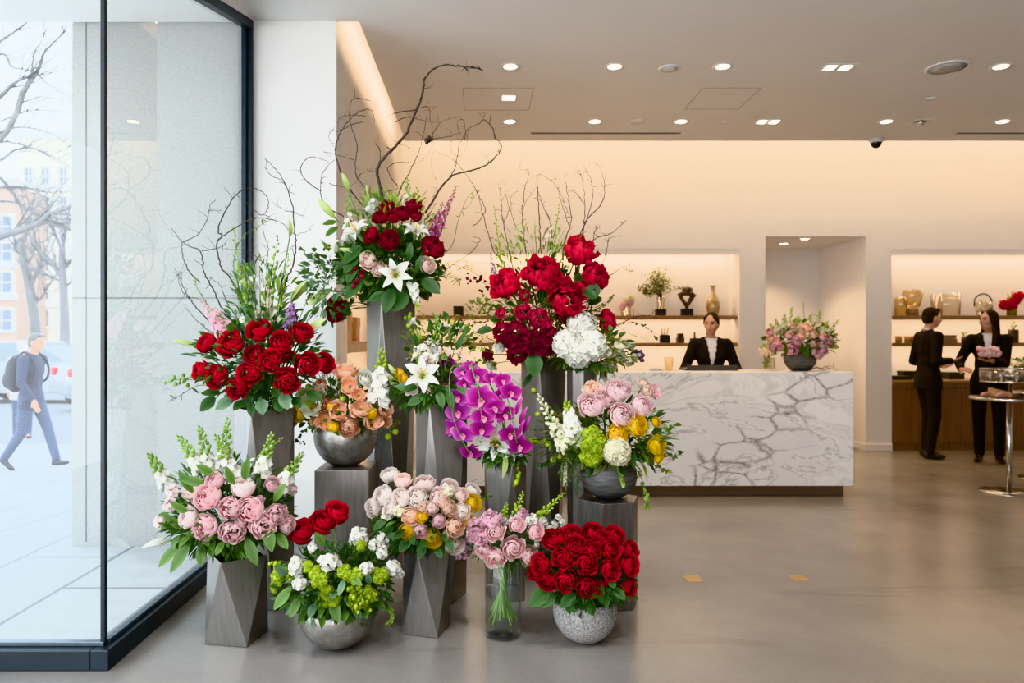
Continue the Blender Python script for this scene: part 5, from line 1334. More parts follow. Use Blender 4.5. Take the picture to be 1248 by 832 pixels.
for q in ((355, 715, 332, 742, .4), (350, 700, 335, 690, .5), (365, 728, 352, 752, .5), (405, 730, 412, 758, .5), (420, 705, 412, 725, .4), (425, 700, 440, 712, .4), (384, 735, 376, 752, .6), (430, 740, 440, 752, .5), (395, 665, 385, 650, .4), (450, 712, 448, 700, .4)):
    bleaf('low', *q, mat='leaf' if q[0] % 2 else 'leaf_blue', desc='toothed green leaf', many='toothed green leaves')
sprig('low', [(450, 720), (470, 735), (478, 750), (472, 760)], 'trailing_sprig', 'fine green sprig trailing past the bowl', 'trailing sprigs', 'round', .016, 'leaf_lime', 46, .02, -.04, drop=True)
sprig('low', [(365, 705), (345, 700), (335, 690)], 'leafy_sprig', 'yellow-green umbel sprig', 'umbel sprigs', 'bud', .008, 'lime', 50, .022, -.03)
sprig('low', [(440, 740), (437, 728), (430, 716)], 'leafy_sprig', 'yellow-green umbel sprig', 'umbel sprigs', 'bud', .008, 'lime', 50, .022, -.06)
foliage('low', 560, .05, ['leaf', 'leaf_dark', 'leaf_blue', 'leaf'], ['lance', 'narrow', 'broad'], 'dense fine green foliage', 411, 708, 76, 44, 1.0, .05)
foliage('low', 140, .045, ['leaf_dark', 'leaf'], ['narrow'], 'dark feathery greenery at its back', 440, 680, 40, 30, .7, .8)

foliage('low', 80, .045, ['leaf', 'leaf_dark', 'leaf_blue'], ['lance', 'narrow', 'broad'], 'green leaves over the rim', 411, 729, 52, 14, 1.05, -.5)
# --- pastel ranunculus
many('ran', 'ranunc', 'pale', 'ranunculus', 'cream-white ranunculus', 'cream-white ranunculus', [(475, 577, 24, dict(face=(-.2, -.4, .9), back=.06)), (466, 603, 27), (455, 618, 25, dict(face=(-.5, -.8, .2))), (489, 606, 25), (508, 605, 27), (563, 623, 22, dict(face=(.1, -1, .1))), (577, 597, 22, dict(face=(.5, -.4, .7))), (548, 594, 24, dict(back=.05)), (555, 665, 27), (475, 620, 20)])
many('ran', 'ranunc', 'blush', 'ranunculus', 'blush-pink ranunculus', 'blush-pink ranunculus', [(491, 584, 22, dict(face=(0, -.5, .85))), (518, 588, 28, dict(face=(0, -.4, .9), back=.05)), (535, 604, 22), (526, 618, 18), (563, 602, 18)])
many('ran', 'ranunc', 'lpeach', 'ranunculus', 'peach ranunculus with rings', 'peach ranunculus', [(499, 629, 22), (548, 619, 20), (514, 617, 18), (555, 641, 27), (541, 612, 16), (547, 653, 18)])
many('ran', 'ranunc', 'pink', 'ranunculus', 'small rosy ranunculus', 'rosy ranunculus', [(535, 635, 18), (512, 646, 21)])
many('ran', 'carn', 'mauve', 'carnation', 'mauve-pink ruffled bloom', 'mauve-pink blooms', [(567, 670, 25), (574, 655, 18)], leaf=0)
many('ran', 'ranunc', 'yellow', 'ranunculus', 'bright yellow ranunculus', 'bright yellow ranunculus', [(577, 613, 23), (571, 635, 17), (514, 629, 16), (497, 647, 22), (526, 656, 26)], cen=('green', 'ochre', .3))
many('ran', 'stock', 'cream', 'stock_bloom', 'creamy white stock head', 'creamy stock heads', [(473, 626, 20, dict(back=.02)), (487, 622, 18), (545, 600, 16)], leaf=0)
sprig('ran', [(575, 610), (588, 607), (598, 606)], 'leafy_sprig', 'short green leaf tip', 'leaf tips', 'round', .026, 'leaf', 8, .012)
for q in ((478, 640, 462, 660, .5), (485, 650, 466, 668, .5), (500, 655, 486, 672, .6), (515, 660, 512, 680, .6), (530, 664, 538, 680, .5), (470, 632, 455, 645, .5), (545, 655, 552, 672, .5)): bleaf('ran', *q, mat='leaf_dark', desc='dark pointed leaf', many='dark pointed leaves')
foliage('ran', 330, .05, ['leaf_dark', 'leaf_dark', 'leaf'], ['lance', 'broad'], 'dark green foliage', 512, 634, 58, 34, 1.0, 0)

# --- pink roses in the clear vase: stems run down into the water
many('glass', 'rose', 'lpink', 'rose', 'light pink garden rose', 'light pink garden roses', [(603, 647, 27), (630, 639, 22), (653, 647, 25), (626, 668, 32, dict(face=(.05, -1, .15))), (589, 670, 23), (603, 679, 30), (645, 677, 27, dict(face=(.4, -.85, 0)))])
many('glass', 'carn', 'mauve', 'carnation', 'flat mauve-pink carnation', 'mauve-pink carnations', [(600, 632, 26, dict(face=(0, -.5, .85))), (580, 641, 23), (588, 655, 18), (637, 627, 15), (577, 650, 18)], leaf=0)
many('glass', 'stock', 'pwhite', 'stock_bloom', 'small white-pink stock bloom', 'white-pink stock blooms', [(662, 636, 14), (650, 632, 13), (675, 640, 13), (684, 637, 12), (668, 645, 12), (680, 630, 11), (654, 663, 9), (644, 634, 13)], leaf=0)
spike('glass', 624, 640, 638, 598, 17, 'pwhite', 'snapdragon', 'green-tipped white snapdragon', 'green-tipped snapdragons', 'lime', .3, .02)
spike('glass', 612, 638, 618, 612, 15, 'pwhite', 'snapdragon', 'green-tipped white snapdragon', 'green-tipped snapdragons', 'lime', .4, .03)
spike('glass', 655, 632, 688, 600, 15, 'lime', 'snapdragon', 'leaning green snapdragon', 'leaning green snapdragons', 'lime', .2, .02)
foliage('glass', 170, .038, ['leaf', 'leaf_dark', 'stem'], ['lance', 'narrow'], 'green foliage behind the roses', 617, 656, 48, 30, 1.0, 0)
rr = random.Random(8); o_ = V((613 - VX) * 3.42 / F, 3.42, 0)
for k in range(22):
    a = k * 2.4; r0 = .072 * ((k + .5) / 22) ** .28; r1 = .085 * math.sqrt((k + .5) / 22)
    p0 = o_ + V(-math.cos(a) * r0 * .95, -math.sin(a) * r0 * .95, .06 + .05 * rr.random()); p1 = o_ + V(math.cos(a + .5) * r1 * .55, math.sin(a + .5) * r1 * .55, .34)
    q = MB().tube(cr([p0, (p0 + p1) * .5 + V(math.cos(a), math.sin(a), 0) * .006, p1], 4), [.0042, .004, .004, .004, .004, .004, .0038, .0035, .0035][:9], 7)
    st = q.build('flower_stem', M['stem_light'] if k % 3 else M['stem'], None, True)
    tag(st, 'light green cut stem standing in the clear vase water', 'stem', 'cut stems in the clear glass vase')

# --- red rose dome
many('dome', 'rose', 'red', 'rose', 'deep red rose', 'deep red roses', [(724, 649, 30), (698, 652, 30), (750, 653, 29), (674, 657, 31), (701, 664, 27), (744, 668, 29), (722, 669, 25), (686, 679, 30), (714, 685, 34), (743, 693, 30), (767, 688, 30), (768, 669, 25), (666, 707, 29), (690, 708, 32), (717, 715, 33), (765, 716, 31), (660, 688, 29), (651, 698, 22), (735, 655, 20), (740, 712, 22, dict(back=.04))], leaf=0)
for q in ((692, 724, 695, 748, .6), (716, 728, 724, 750, .55), (668, 718, 645, 738, .65), (676, 722, 660, 740, .6), (738, 722, 740, 740, .5), (748, 716, 762, 730, .6), (765, 722, 778, 730, .5), (700, 722, 684, 740, .6), (745, 708, 748, 716, .8)):
    bleaf('dome', *q, mat='leaf_dark', desc='broad dark rose leaf', many='broad dark rose leaves', back=-.04)
foliage('dome', 220, .05, ['leaf_dark'], ['broad', 'lance'], 'dark leaf collar', 713, 705, 60, 28, 1.0, -.2)
foliage('dome', 160, .05, ['leaf_dark'], ['broad'], 'dark inner leaves between the roses', 713, 688, 58, 38, .75, .2)

# --- counter bowl
bowl('dark grey stone bowl of pink flowers on the reception counter', 975, 6.78, 1.093, .143, .20, 'dark_stone', .5, squash=.95)
many('desk', 'ranunc', 'pink', 'ranunculus', 'rose-pink ranunculus', 'rose-pink ranunculus', [(962, 408, 10), (946, 416, 12), (942, 423, 11), (951, 423, 9), (993, 418, 11), (994, 429, 10), (938, 404, 10), (1003, 410, 11), (1003, 419, 11), (998, 432, 12)], leaf=0)
many('desk', 'carn', 'mauve', 'carnation', 'mauve-pink carnation', 'mauve-pink carnations', [(971, 415, 13), (967, 425, 14), (1004, 427, 13), (1012, 415, 11)], leaf=0)
many('desk', 'ranunc', 'lpeach', 'ranunculus', 'pale peach ranunculus', 'pale peach ranunculus', [(977, 408, 12), (984, 398, 12), (992, 407, 11), (967, 397, 8), (939, 412, 10), (978, 402, 9)], leaf=0)
for x0, y0, x1, y1 in ((962, 402, 965, 374), (996, 402, 1000, 377), (1005, 408, 1024, 388), (950, 405, 945, 388), (956, 400, 956, 382), (975, 400, 973, 385), (940, 415, 926, 424), (968, 405, 970, 386), (985, 400, 988, 383), (1000, 408, 1010, 390), (946, 408, 938, 394)):
    spike('desk', x0, y0, x1, y1, 11, 'cream', 'snapdragon', 'yellow-green snapdragon spike', 'yellow-green snapdragons', 'lime', .5, .02, 22, 0)
branch('desk', 4.62, 900, 280, [[(372, 620), (370, 500), (365, 400)], ], [.003], 'bare_twig', 'thin dark upright twig', 'dark twigs', 0, .02, seed=90, twigs=0)
branch('desk', 4.62, 900, 280, [[(370, 600), (390, 510), (410, 480), (450, 480)]], [.0025], 'bare_twig', 'thin curved brown twig', 'brown twigs', 0, .02, seed=91, twigs=0)
sprig('desk', [(950, 425), (937, 436), (932, 446)], 'leafy_sprig', 'small leafy sprig hanging onto the counter', 'hanging sprigs', 'round', .03, 'leaf_olive', 16, .03, 0, drop=True)
foliage('desk', 260, .06, ['leaf', 'leaf_dark', 'leaf_olive'], ['lance', 'round'], 'green foliage', 975, 414, 44, 22, 1.0, .1)
finish_labels()
# ------------------------------------------------------------------ people: bodies grown as one surface from tapered limbs
def remesh(mb, voxel, smooth):
    me = mb.mesh('tmp', [], True); o = bpy.data.objects.new('tmp', me); C.objects.link(o)
    r = o.modifiers.new('r', 'REMESH'); r.mode = 'VOXEL'; r.voxel_size = voxel; r.use_smooth_shade = True
    s = o.modifiers.new('s', 'SMOOTH'); s.factor = .5; s.iterations = smooth
    dg = bpy.context.evaluated_depsgraph_get(); dg.update()
    out = bpy.data.meshes.new_from_object(o.evaluated_get(dg)); bpy.data.objects.remove(o); bpy.data.meshes.remove(me)
    out.polygons.foreach_set('use_smooth', [True] * len(out.polygons)); return out


def ik(a, b, l1, l2, pole):
    a, b, pole = Vector(a), Vector(b), Vector(pole); d = b - a; L = min(d.length, (l1 + l2) * .999); d.normalize(); b = a + d * L
    x = (l1 * l1 - l2 * l2 + L * L) / (2 * L); h = math.sqrt(max(0, l1 * l1 - x * x)); p = pole - d * pole.dot(d); p.normalize()
    return a + d * x + p * h, b


def hand(mb, w, d, n, sd, curl=.5, k=1.0):
    """w wrist, d pointing direction, n palm normal, sd thumb side sign."""
    d = Vector(d).normalized(); n = Vector(n); n = (n - d * n.dot(d)).normalized(); s = d.cross(n) * sd
    R = Matrix((s, d, n)).transposed()
    mb.ell(w + d * .045 * k, (.039 * k, .052 * k, .016 * k), 0, 12, 8, R)
    for i, ln in enumerate((.066, .075, .070, .054)):
        b = w + d * .086 * k + s * (.0285 - .019 * i) * k
        d1 = (d + n * curl * .6).normalized(); d2 = (d + n * curl * 1.6).normalized()
        m = b + d1 * ln * .5 * k; e = m + d2 * ln * .5 * k
        mb.cap(b - d * .012, m, .0088 * k, .0082 * k); mb.cap(m, e, .0082 * k, .0068 * k)
    b = w + d * .028 * k + s * .03 * k; m = b + (d * .6 + s * .75 + n * .25).normalized() * .036 * k; e = m + (d * .85 + s * .25 + n * .45).normalized() * .03 * k
    mb.cap(b, m, .0115 * k, .0095 * k); mb.cap(m, e, .0095 * k, .0075 * k)


def figure(label, loc, rz, H, arms, ankles=((-.10, 0, .085), (.10, 0, .085)), toes=((-.04, 1, 0), (.04, 1, 0)), female=False, lean=0.0, headturn=0.0, headtilt=0.0, skin='skin', coat='suit', legs='suit', hair='hair',
           hairkind='short', shirt='shirt', coat_len=.80, shoe='shoe', lumps=True, pelvis=(0, 0)):
    root = thing('person', label, 'person', loc, rz); k = H / 1.75
    sw = .165 if female else .19; hw = .092
    px_, py_ = pelvis
    P = lambda x, y, z: Vector((x + px_, y + py_ + lean * max(0, z - .95), z))
    neck = P(0, -.01, 1.46); headc = P(0, .03, 1.625)
    RH = Matrix.Rotation(headturn, 3, 'Z') @ Matrix.Rotation(headtilt, 3, 'X')
    hp = lambda x, y, z: headc + RH @ V(x, y, z)
    body = MB()
    body.ell(headc, (.073, .091, .110), 0, 20, 14, RH); body.ell(hp(0, .028, -.06), (.052, .062, .055), 0, 16, 10, RH); body.ell(hp(0, .05, -.098), (.026, .026, .02), 0, 10, 8, RH)
    body.cap(hp(0, .088, .012), hp(0, .108, -.028), .010, .0145); body.ell(hp(.014, .096, -.03), .009, 0, 8, 6); body.ell(hp(-.014, .096, -.03), .009, 0, 8, 6)
    body.ell(hp(0, .092, -.056), (.024, .012, .007), 0, 10, 6, RH); body.ell(hp(0, .089, -.068), (.020, .012, .008), 0, 10, 6, RH)
    body.ell(hp(0, .078, .03), (.05, .018, .012), 0, 12, 6, RH)
    for s in (-1, 1): body.ell(hp(s * .074, -.005, -.012), (.010, .020, .032), 0, 10, 8, RH); body.ell(hp(s * .032, .07, -.02), (.028, .02, .024), 0, 10, 8, RH)
    body.cap(neck, hp(0, -.015, -.06), .056 if not female else .047, .052 if not female else .044)
    f = .9 if female else 1
    body.ell(P(0, 0, 1.29), (.155 * f, .105, .20)); body.ell(P(0, 0, 1.10), (.128 * f, .09, .15)); body.ell(P(0, -.01, .95), (.155, .105, .13))
    body.cap(P(-sw, -.005, 1.41), P(sw, -.005, 1.41), .05, .05)
    coatm, trou = MB(), MB()
    ic = .022
    coatm.ell(P(0, 0, 1.29), (.155 * f + ic, .105 + ic, .205)); coatm.ell(P(0, .0, 1.12), (.135 * f + ic, .092 + ic, .17))
    if female: coatm.ell(P(-.065, .07, 1.27), (.065, .06, .065)); coatm.ell(P(.065, .07, 1.27), (.065, .06, .065)); body.ell(P(-.065, .065, 1.27), (.058, .05, .058)); body.ell(P(.065, .065, 1.27), (.058, .05, .058))
    coatm.lathe([(.001, coat_len), (.165 + ic, coat_len), (.165 + ic * .8, .95), (.145, 1.05), (.001, 1.1)], 24)
    n0 = len(coatm.v) - 24 * 5
    for i in range(n0, len(coatm.v)): x, y, z = coatm.v[i]; coatm.v[i] = tuple(P(x, y * .72, z))
    coatm.cap(P(-sw, -.005, 1.405), P(sw, -.005, 1.405), .062, .062); coatm.cap(P(-.07, -.015, 1.44), P(.07, -.015, 1.44), .05, .05)
    trou.ell(P(0, -.01, .95), (.165, .118, .14))
    for s, (tgt, hd, hn, curl), ank, toe in ((-1, arms[0], ankles[0], toes[0]), (1, arms[1], ankles[1], toes[1])):
        sh = P(s * sw, -.005, 1.405); el, wr = ik(sh, tgt, .30, .265, V(s * .45, -.7, -.6))
        body.cap(sh, el, .047, .039); body.cap(el, wr, .039, .026); hand(body, wr, hd, hn, -s if Vector(hn).z > -5 else s, curl)
        coatm.cap(sh, el, .066, .054); coatm.cap(el, wr - (wr - el).normalized() * .035, .054, .042)
        hip = P(s * hw, 0, .92); kn, an = ik(hip, ank, .43, .41, V(s * .08, 1, 0))
        body.cap(hip, kn, .078, .052); body.cap(kn, an, .052, .034)
        trou.cap(hip, kn, .096, .068); trou.cap(kn, an + (kn - an).normalized() * .015, .068, .054)
        td = Vector(toe).normalized(); heel = an - td * .035 + V(0, 0, -.045); tp = an + td * .15 + V(0, 0, -.055)
        body.cap(an, heel + V(0, 0, .02), .03, .028); body.cap(heel + V(0, 0, .01), tp, .03, .022)
        sm = MB(); sm.cap(heel, tp - td * .05, .036, .036); sm.cap(tp - td * .05, tp, .036, .026); sm.cap(heel, heel + V(0, 0, .03 if not female else .0), .035, .033)
        if not female: sm.cap(an + V(0, 0, -.01), tp - td * .07, .034, .03)
        me = remesh(sm, .012, 3)
        me.materials.append(M[shoe]); so = obj('shoe', me, root); so.scale = (k,) * 3
    bm_ = remesh(body, .0085, 3); bm_.materials.append(M[skin]); o = obj('body', bm_, root); o.scale = (k,) * 3
    tm = remesh(trou, .012, 5); tm.materials.append(M[legs]); o = obj('trousers', tm, root); o.scale = (k,) * 3
    cm = remesh(coatm, .012, 5)
    if shirt:
        z0, z1 = (1.17, 1.48); keep, cut = [], []
        for p in cm.polygons:
            c = p.center; t = (c.z - z0) / (z1 - z0)
            yy = c.y - py_ - lean * (c.z - .95)
            (cut if 0 < t < 1.1 and yy > .02 and p.normal.y > .15 and abs(c.x - px_) < .008 + .055 * t else keep).append(p)
        vs = [v.co.copy() for v in cm.vertices]
        def part(faces, push):
            mp = {}; b = MB()
            for p in faces:
                ids = []
                for v in p.vertices:
                    if v not in mp: mp[v] = b.vert(vs[v] + cm.vertices[v].normal * push)
                    ids.append(mp[v])
                b.face(ids)
            return b
        o = part(cut, -.006).build('shirt', M[shirt], root, True); o.scale = (k,) * 3
        cj = part(keep, 0); o = cj.build('jacket', M[coat], root, True); o.scale = (k,) * 3
        cb = MB(); ring_ = [neck + V(.066 * math.cos(a), .058 * math.sin(a) + .005, .012 - .022 * math.sin(a)) for a in [PI * 2 * i / 20 for i in range(21)]]
        cb.tube(ring_, .0115, 6); o = cb.build('collar', M[shirt], root, True); o.scale = (k,) * 3
    else:
        cm.materials.append(M[coat]); o = obj('coat', cm, root); o.scale = (k,) * 3
    hb = MB(); hb.ell(hp(0, -.020, .030), (.081, .090, .094), 0, 20, 14, RH); hb.ell(hp(0, -.04, -.015), (.078, .065, .075), 0, 16, 12, RH)
    if hairkind == 'long':
        for s in (-1, 1):
            hb.cap(hp(s * .055, -.03, .02), hp(s * .082, -.02, -.14), .042, .04); hb.cap(hp(s * .082, -.02, -.14), hp(s * .09, .03, -.30), .04, .022); hb.cap(hp(s * .04, .035, .085), hp(s * .078, .02, -.04), .022, .022)
        hb.cap(hp(0, -.06, 0), hp(0, -.085, -.22), .06, .055)
    if hairkind == 'tail':
        hb.ell(hp(.0, -.115, .0), .032); hb.cap(hp(.02, -.115, 0), hp(.075, -.10, -.15), .03, .018); hb.cap(hp(-.05, .045, .07), hp(-.074, .0, .0), .018, .018); hb.cap(hp(.05, .045, .07), hp(.074, .0, .0), .018, .018)
    if hairkind == 'short': hb.cap(hp(-.035, .055, .088), hp(.035, .055, .088), .022, .022)
    hm = remesh(hb, .010, 3); hm.materials.append(M[hair]); o = obj('hair', hm, root); o.scale = (k,) * 3
    for s in (-1, 1):
        e = MB(); e.ell(hp(s * .031, .083, .006), (.0125, .006, .0065), 0, 10, 6, RH); o = e.build('eye', M['eye'], root, True); o.scale = (k,) * 3
        e = MB(); e.tube([hp(s * .018, .092, .026), hp(s * .034, .090, .031), hp(s * .05, .078, .026)], .0035, 5); o = e.build('eyebrow', M[hair], root, True); o.scale = (k,) * 3
    e = MB(); e.ell(hp(0, .1, -.060), (.022, .006, .006), 0, 10, 6, RH); o = e.build('mouth', M['lip'], root, True); o.scale = (k,) * 3
    return root


D = math.radians
# man in the black suit, seen from his right side, one hand raised in talk
Ym = 8.62
figure('man in a black suit talking beside the shelves with one hand out', at(1131, 416, Ym) * 1 + V(0, 0, -CH), D(-94), 1.765,
       (((-.15, .20, 1.06), (.35, 1, .15), (.6, 0, .8), .4), ((.15, .19, 1.13), (-.15, 1, .28), (-.4, -.2, .9), .45)), ankles=((-.09, .02, .085), (.09, -.03, .085)), toes=((-.05, 1, 0), (.12, 1, 0)), headturn=D(4), headtilt=D(-4), coat_len=.80, lean=.02)
# woman with long hair holding the tray of pink rosettes
Yw = 8.38
figure('woman in a black suit with long dark hair holding pink blooms', at(1205, 416, Yw) + V(0, 0, -CH), D(148), 1.725,
       (((-.02, .34, 1.165), (.9, .5, .05), (0, 0, 1), .4), ((.27, .30, 1.06), (-.5, .8, .1), (-.5, 0, -.5), .9)), ankles=((-.10, .03, .08), (.09, 0, .08)), toes=((-.25, 1, 0), (.25, 1, 0)), female=True, headturn=D(-48), hairkind='long', coat_len=.78)
# receptionist
Yr = 7.52
figure('woman receptionist in a black jacket standing behind the marble counter', at(866, 416, Yr) + V(0, 0, -CH), D(172), 1.66,
       (((-.20, .25, 1.12), (.3, 1, -.2), (0, 0, -1), .3), ((.20, .25, 1.12), (-.3, 1, -.2), (0, 0, -1), .3)), female=True, headturn=D(-22), headtilt=D(-8), hairkind='tail', coat_len=.78, lean=.03)
# pedestrian beyond the window
Yp = 9.375
ped = figure('pedestrian in navy coat and jeans walking past outside the window', at(38, 416, Yp) + V(0, 0, -CH - .275), D(-92), 1.75,
       (((-.24, -.12, .92), (0, .1, -1), (1, 0, 0), .4), ((.25, .20, .90), (0, .35, -1), (-1, 0, 0), .5)), ankles=((-.07, .30, .085), (.07, -.30, .16)), toes=((0, 1, .12), (0, 1, -.75)), coat='navy', legs='denim', hair='hair_grey', shirt=None, coat_len=.78, lean=.06, headtilt=D(-6), pelvis=(0, 0))
mb = MB(); mb.ell((0, 0, 0), (.15, .105, .24), 0, 18, 12); mb.ell((0, -.075, -.07), (.12, .065, .13), 0, 14, 10); me = remesh(mb, .015, 3); me.materials.append(M['pack'])
t = thing('backpack', 'dark backpack worn by the pedestrian in the navy coat', 'backpack', ped.location + V(0, 0, 0), ped.rotation_euler.z)
o = obj('pack_body', me, t); o.location = (0, -.205, 1.22)
for s in (-1, 1):
    mb = MB(); mb.tube(cr([(s * .09, -.14, 1.42), (s * .105, -.02, 1.50), (s * .12, .10, 1.42), (s * .13, .145, 1.28), (s * .13, .10, 1.14), (s * .12, -.1, 1.08)], 5), .018, 6); mb.build('shoulder_strap', M['pack'], t, True)
figure('person with white hair and red scarf among the parked cars', at(27, 416, 12.6) + V(0, 0, -CH - .30), D(20), 1.68,
       (((-.22, .03, .85), (0, .1, -1), (1, 0, 0), .4), ((.22, .03, .85), (0, .1, -1), (-1, 0, 0), .4)), coat='white_cloth', legs='denim', hair='hair_white', shirt=None, coat_len=.7, female=True)
t = tag(MB().tube(cr([V(.0, .075, 1.42), V(.075, .01, 1.44), V(0, -.085, 1.45), V(-.075, 0, 1.44), V(0, .08, 1.42), V(.04, .135, 1.3)], 6), .03, 8).build('scarf', M['red_cloth'], None, True), 'red scarf round the neck of the white-haired person outside', 'scarf')
t.location = at(27, 416, 12.6) + V(0, 0, -CH - .30); t.rotation_euler.z = D(20); t.scale = (.96,) * 3
# ------------------------------------------------------------------ outside the window
mb = MB(); st = [(3.15, -.03), (5.2, -.03), (9.4, -.275), (11.8, -.275), (11.82, -.40)]
for y, z in st: mb.vert((-45, y, z)); mb.vert((-1.72, y, z))
for i in range(len(st) - 1): mb.face((2 * i, 2 * i + 1, 2 * i + 3, 2 * i + 2))
struct(mb.build('pavement', M['pave']))
mb = MB()
for x, y in ((-90, 11.8), (-1.5, 11.8), (-1.5, 80), (-90, 80)): mb.vert((x, y, -.30))
mb.face((0, 1, 2, 3)); struct(mb.build('road', M['asphalt']))
xs = (-2.8, -1.63)
mb = MB(); mb.box((xs[0], 5.016, -.05), (xs[1], 5.45, 3.53)); struct(mb.build('wall_exterior', M['stone']))
mb = MB(); mb.box((xs[0], 5.0135, 1.650), (xs[1], 5.0165, 1.660)); mb.box((-2.708, 5.0135, 0), (-2.700, 5.0165, 3.53)); struct(mb.build('trim_1', M['joint']))
mb = MB(); mb.box((xs[0], 3.16, 3.53), (-1.62, 5.45, 3.9)); struct(mb.build('ceiling_soffit', M['soffit']))
mb = MB(); mb.box((-2.69, 3.16, 3.526), (-2.68, 5.016, 3.5305)); struct(mb.build('trim_2', M['joint']))

M['brick_pale'] = surf('pale_orange_brick', (.42, .30, .24), (.38, .27, .215), .9, scale=(3, 3, 3))
M['cream_stone'] = surf('cream_facade', (.62, .58, .48), (.56, .52, .43), .9, scale=(2, 2, 2))
M['pane_blue'] = surf('facade_pane', (.16, .20, .26), (.10, .13, .18), .2, scale=(2, 2, 2))
M['trim_white'] = surf('facade_trim', (.66, .65, .62), None, .8)
def building(label, pxl, pxr, Y, ytop, mat, cols, rws, ww, wh, arch=None):
    s = Y / F; x0, x1 = (pxl - VX) * s, (pxr - VX) * s; zt = CH + (HY - ytop) * s
    t = thing('street_building', label, 'building', (x0, Y, -.3)); L = lambda px: (px - VX) * s - x0; Z = lambda py: CH + (HY - py) * s + .3
    MB().box((0, 0, 0), (x1 - x0, 8, zt + .3)).build('facade', M[mat], t)
    MB().box((-.2, -.5, zt + .3), (x1 - x0 + .2, 8, zt + .9)).build('cornice', M['trim_white'], t)
    for py in rws[:-1]:
        MB().box((-.05, -.25, Z(py + wh / 2 + 6) - .2), (x1 - x0 + .05, 0, Z(py + wh / 2 + 6) + .25)).build('string_course', M['trim_white'], t)
    for px in cols:
        for py in rws:
            a, b, c, d = L(px - ww / 2), L(px + ww / 2), Z(py + wh / 2), Z(py - wh / 2)
            w_ = .18
            fr = MB(); fr.box((a - w_, -.15, c - w_), (a, .05, d + w_)); fr.box((b, -.15, c - w_), (b + w_, .05, d + w_)); fr.box((a, -.15, d), (b, .05, d + w_)); fr.box((a, -.2, c - w_), (b, .05, c)); fr.box(((a + b) / 2 - .06, -.1, c), ((a + b) / 2 + .06, .02, d)); fr.box((a, -.1, (c + d) / 2 - .06), (b, .02, (c + d) / 2 + .06))
            f_ = fr.build('window', M['trim_white'], t)
            MB().box((a, -.06, c), (b, -.02, d)).build('pane', M['pane_blue'], f_)
building('orange brick street building with white window surrounds across the road', -110, 21, 58, 228, 'brick_pale', (-90, -46, 3), (276, 306, 344, 390), 24, 24)
building('tall cream street building with narrow windows across the road', 22, 420, 62, 170, 'cream_stone', (36, 56, 78, 104, 130, 170, 210, 250, 290, 330, 370, 400), (215, 250, 285, 320, 355, 388), 8, 20)

def car(label, loc, rz, mat, sc_=1.0, tall=1.0):
    t = thing('parked_car', label, 'car', loc, rz)
    def prof(pts, hw, inset, name, mt, parent=t, bev=.05):
        b = MB(); n = len(pts)
        for y, k in ((-hw, 1), (hw, 1)):
            for x, z in pts: b.vert((x * sc_, y * sc_ * (1 - inset * max(0, (z - .75) / .7)), z * tall * sc_))
        b.face(list(range(n))); b.face([n + i for i in reversed(range(n))])
        for i in range(n): j = (i + 1) % n; b.face((j, i, n + i, n + j))
        return b.build(name, mt, parent, False, bev)
    # side outline, nose towards +X
    prof([(-2.25, .38), (-2.28, .62), (-2.2, .92), (-1.7, 1.0), (1.0, .98), (1.9, .86), (2.25, .66), (2.28, .4), (2.1, .25), (-2.1, .25)], .88, .12, 'car_body', mat)
    prof([(-1.72, .98), (-.95, 1.38), (.25, 1.40), (1.05, .97)], .80, .22, 'window_band', M['pane_car'], bev=.02)
    prof([(-1.02, 1.365), (-.9, 1.43), (.2, 1.45), (.32, 1.385)], .80, .22, 'roof', mat, bev=.03)
    for x in (-1.35, -.35, .62):
        pass
    for x in (-1.38, 1.38):
        for s in (-1, 1):
            w = MB(); w.lathe([(.001, -.1), (.24, -.1), (.32, -.07), (.33, 0), (.32, .07), (.24, .1), (.001, .1)], 24); o = w.build('wheel', M['tyre'], t, True); o.location = (x * sc_, s * .80 * sc_, .33 * sc_); o.rotation_euler = (PI / 2, 0, 0); o.scale = (sc_,) * 3
            h = MB(); h.lathe([(.001, -.108), (.20, -.105), (.20, .105), (.001, .108)], 20); h.build('hub_cap', M['steel'], o, True)
    for s in (-1, 1):
        o = MB().box((-2.31, -.28, .70), (-1.82, .02, .86)).build('tail_light', M['tail'], t, False, .03); o.location.y = s * .74 * sc_ + (.12 if s < 0 else .14) * 1; o.scale = (sc_, sc_, sc_ * tall)
    o = MB().box((-2.36, -.86, .36), (-2.18, .86, .56)).build('rear_bumper', M['bumper'], t, False, .04); o.scale = (sc_, sc_, sc_ * tall)
    return t
M['pane_car'] = surf('car_glass', (.20, .24, .27), (.15, .18, .2), .1); M['tyre'] = surf('tyre_rubber', (.03, .03, .032), None, .8); M['tail'] = surf('tail_light_red', (.62, .04, .05), None, .25)
M['bumper'] = surf('bumper_grey', (.22, .23, .25), None, .5); M['silver'] = surf('silver_car_paint', (.60, .62, .64), None, .3, .3); M['pale_car'] = surf('pale_car_paint', (.46, .50, .53), None, .3, .2); M['dark_car'] = surf('dark_car_paint', (.06, .07, .09), None, .3, .2)
car('silver car with red tail light parked behind the walking pedestrian', V((52 - VX) * 16.8 / F + 2.0, 18.9, -.30), math.radians(42), M['silver'], 1.08, 1.12)
car('pale grey car parked farther left of the silver car', V((-60 - VX) * 20 / F + 2.2, 20.4, -.30), 0, M['pale_car'], 1.05, 1.1)
car('small dark car parked far off below the street trees', V((38 - VX) * 36 / F, 37, -.30), .1, M['dark_car'], 1.0, 1.05)
car('small pale car parked at far end of the street', V((70 - VX) * 42 / F + 1, 43, -.30), .05, M['pale_car'], 1.0, 1.05)

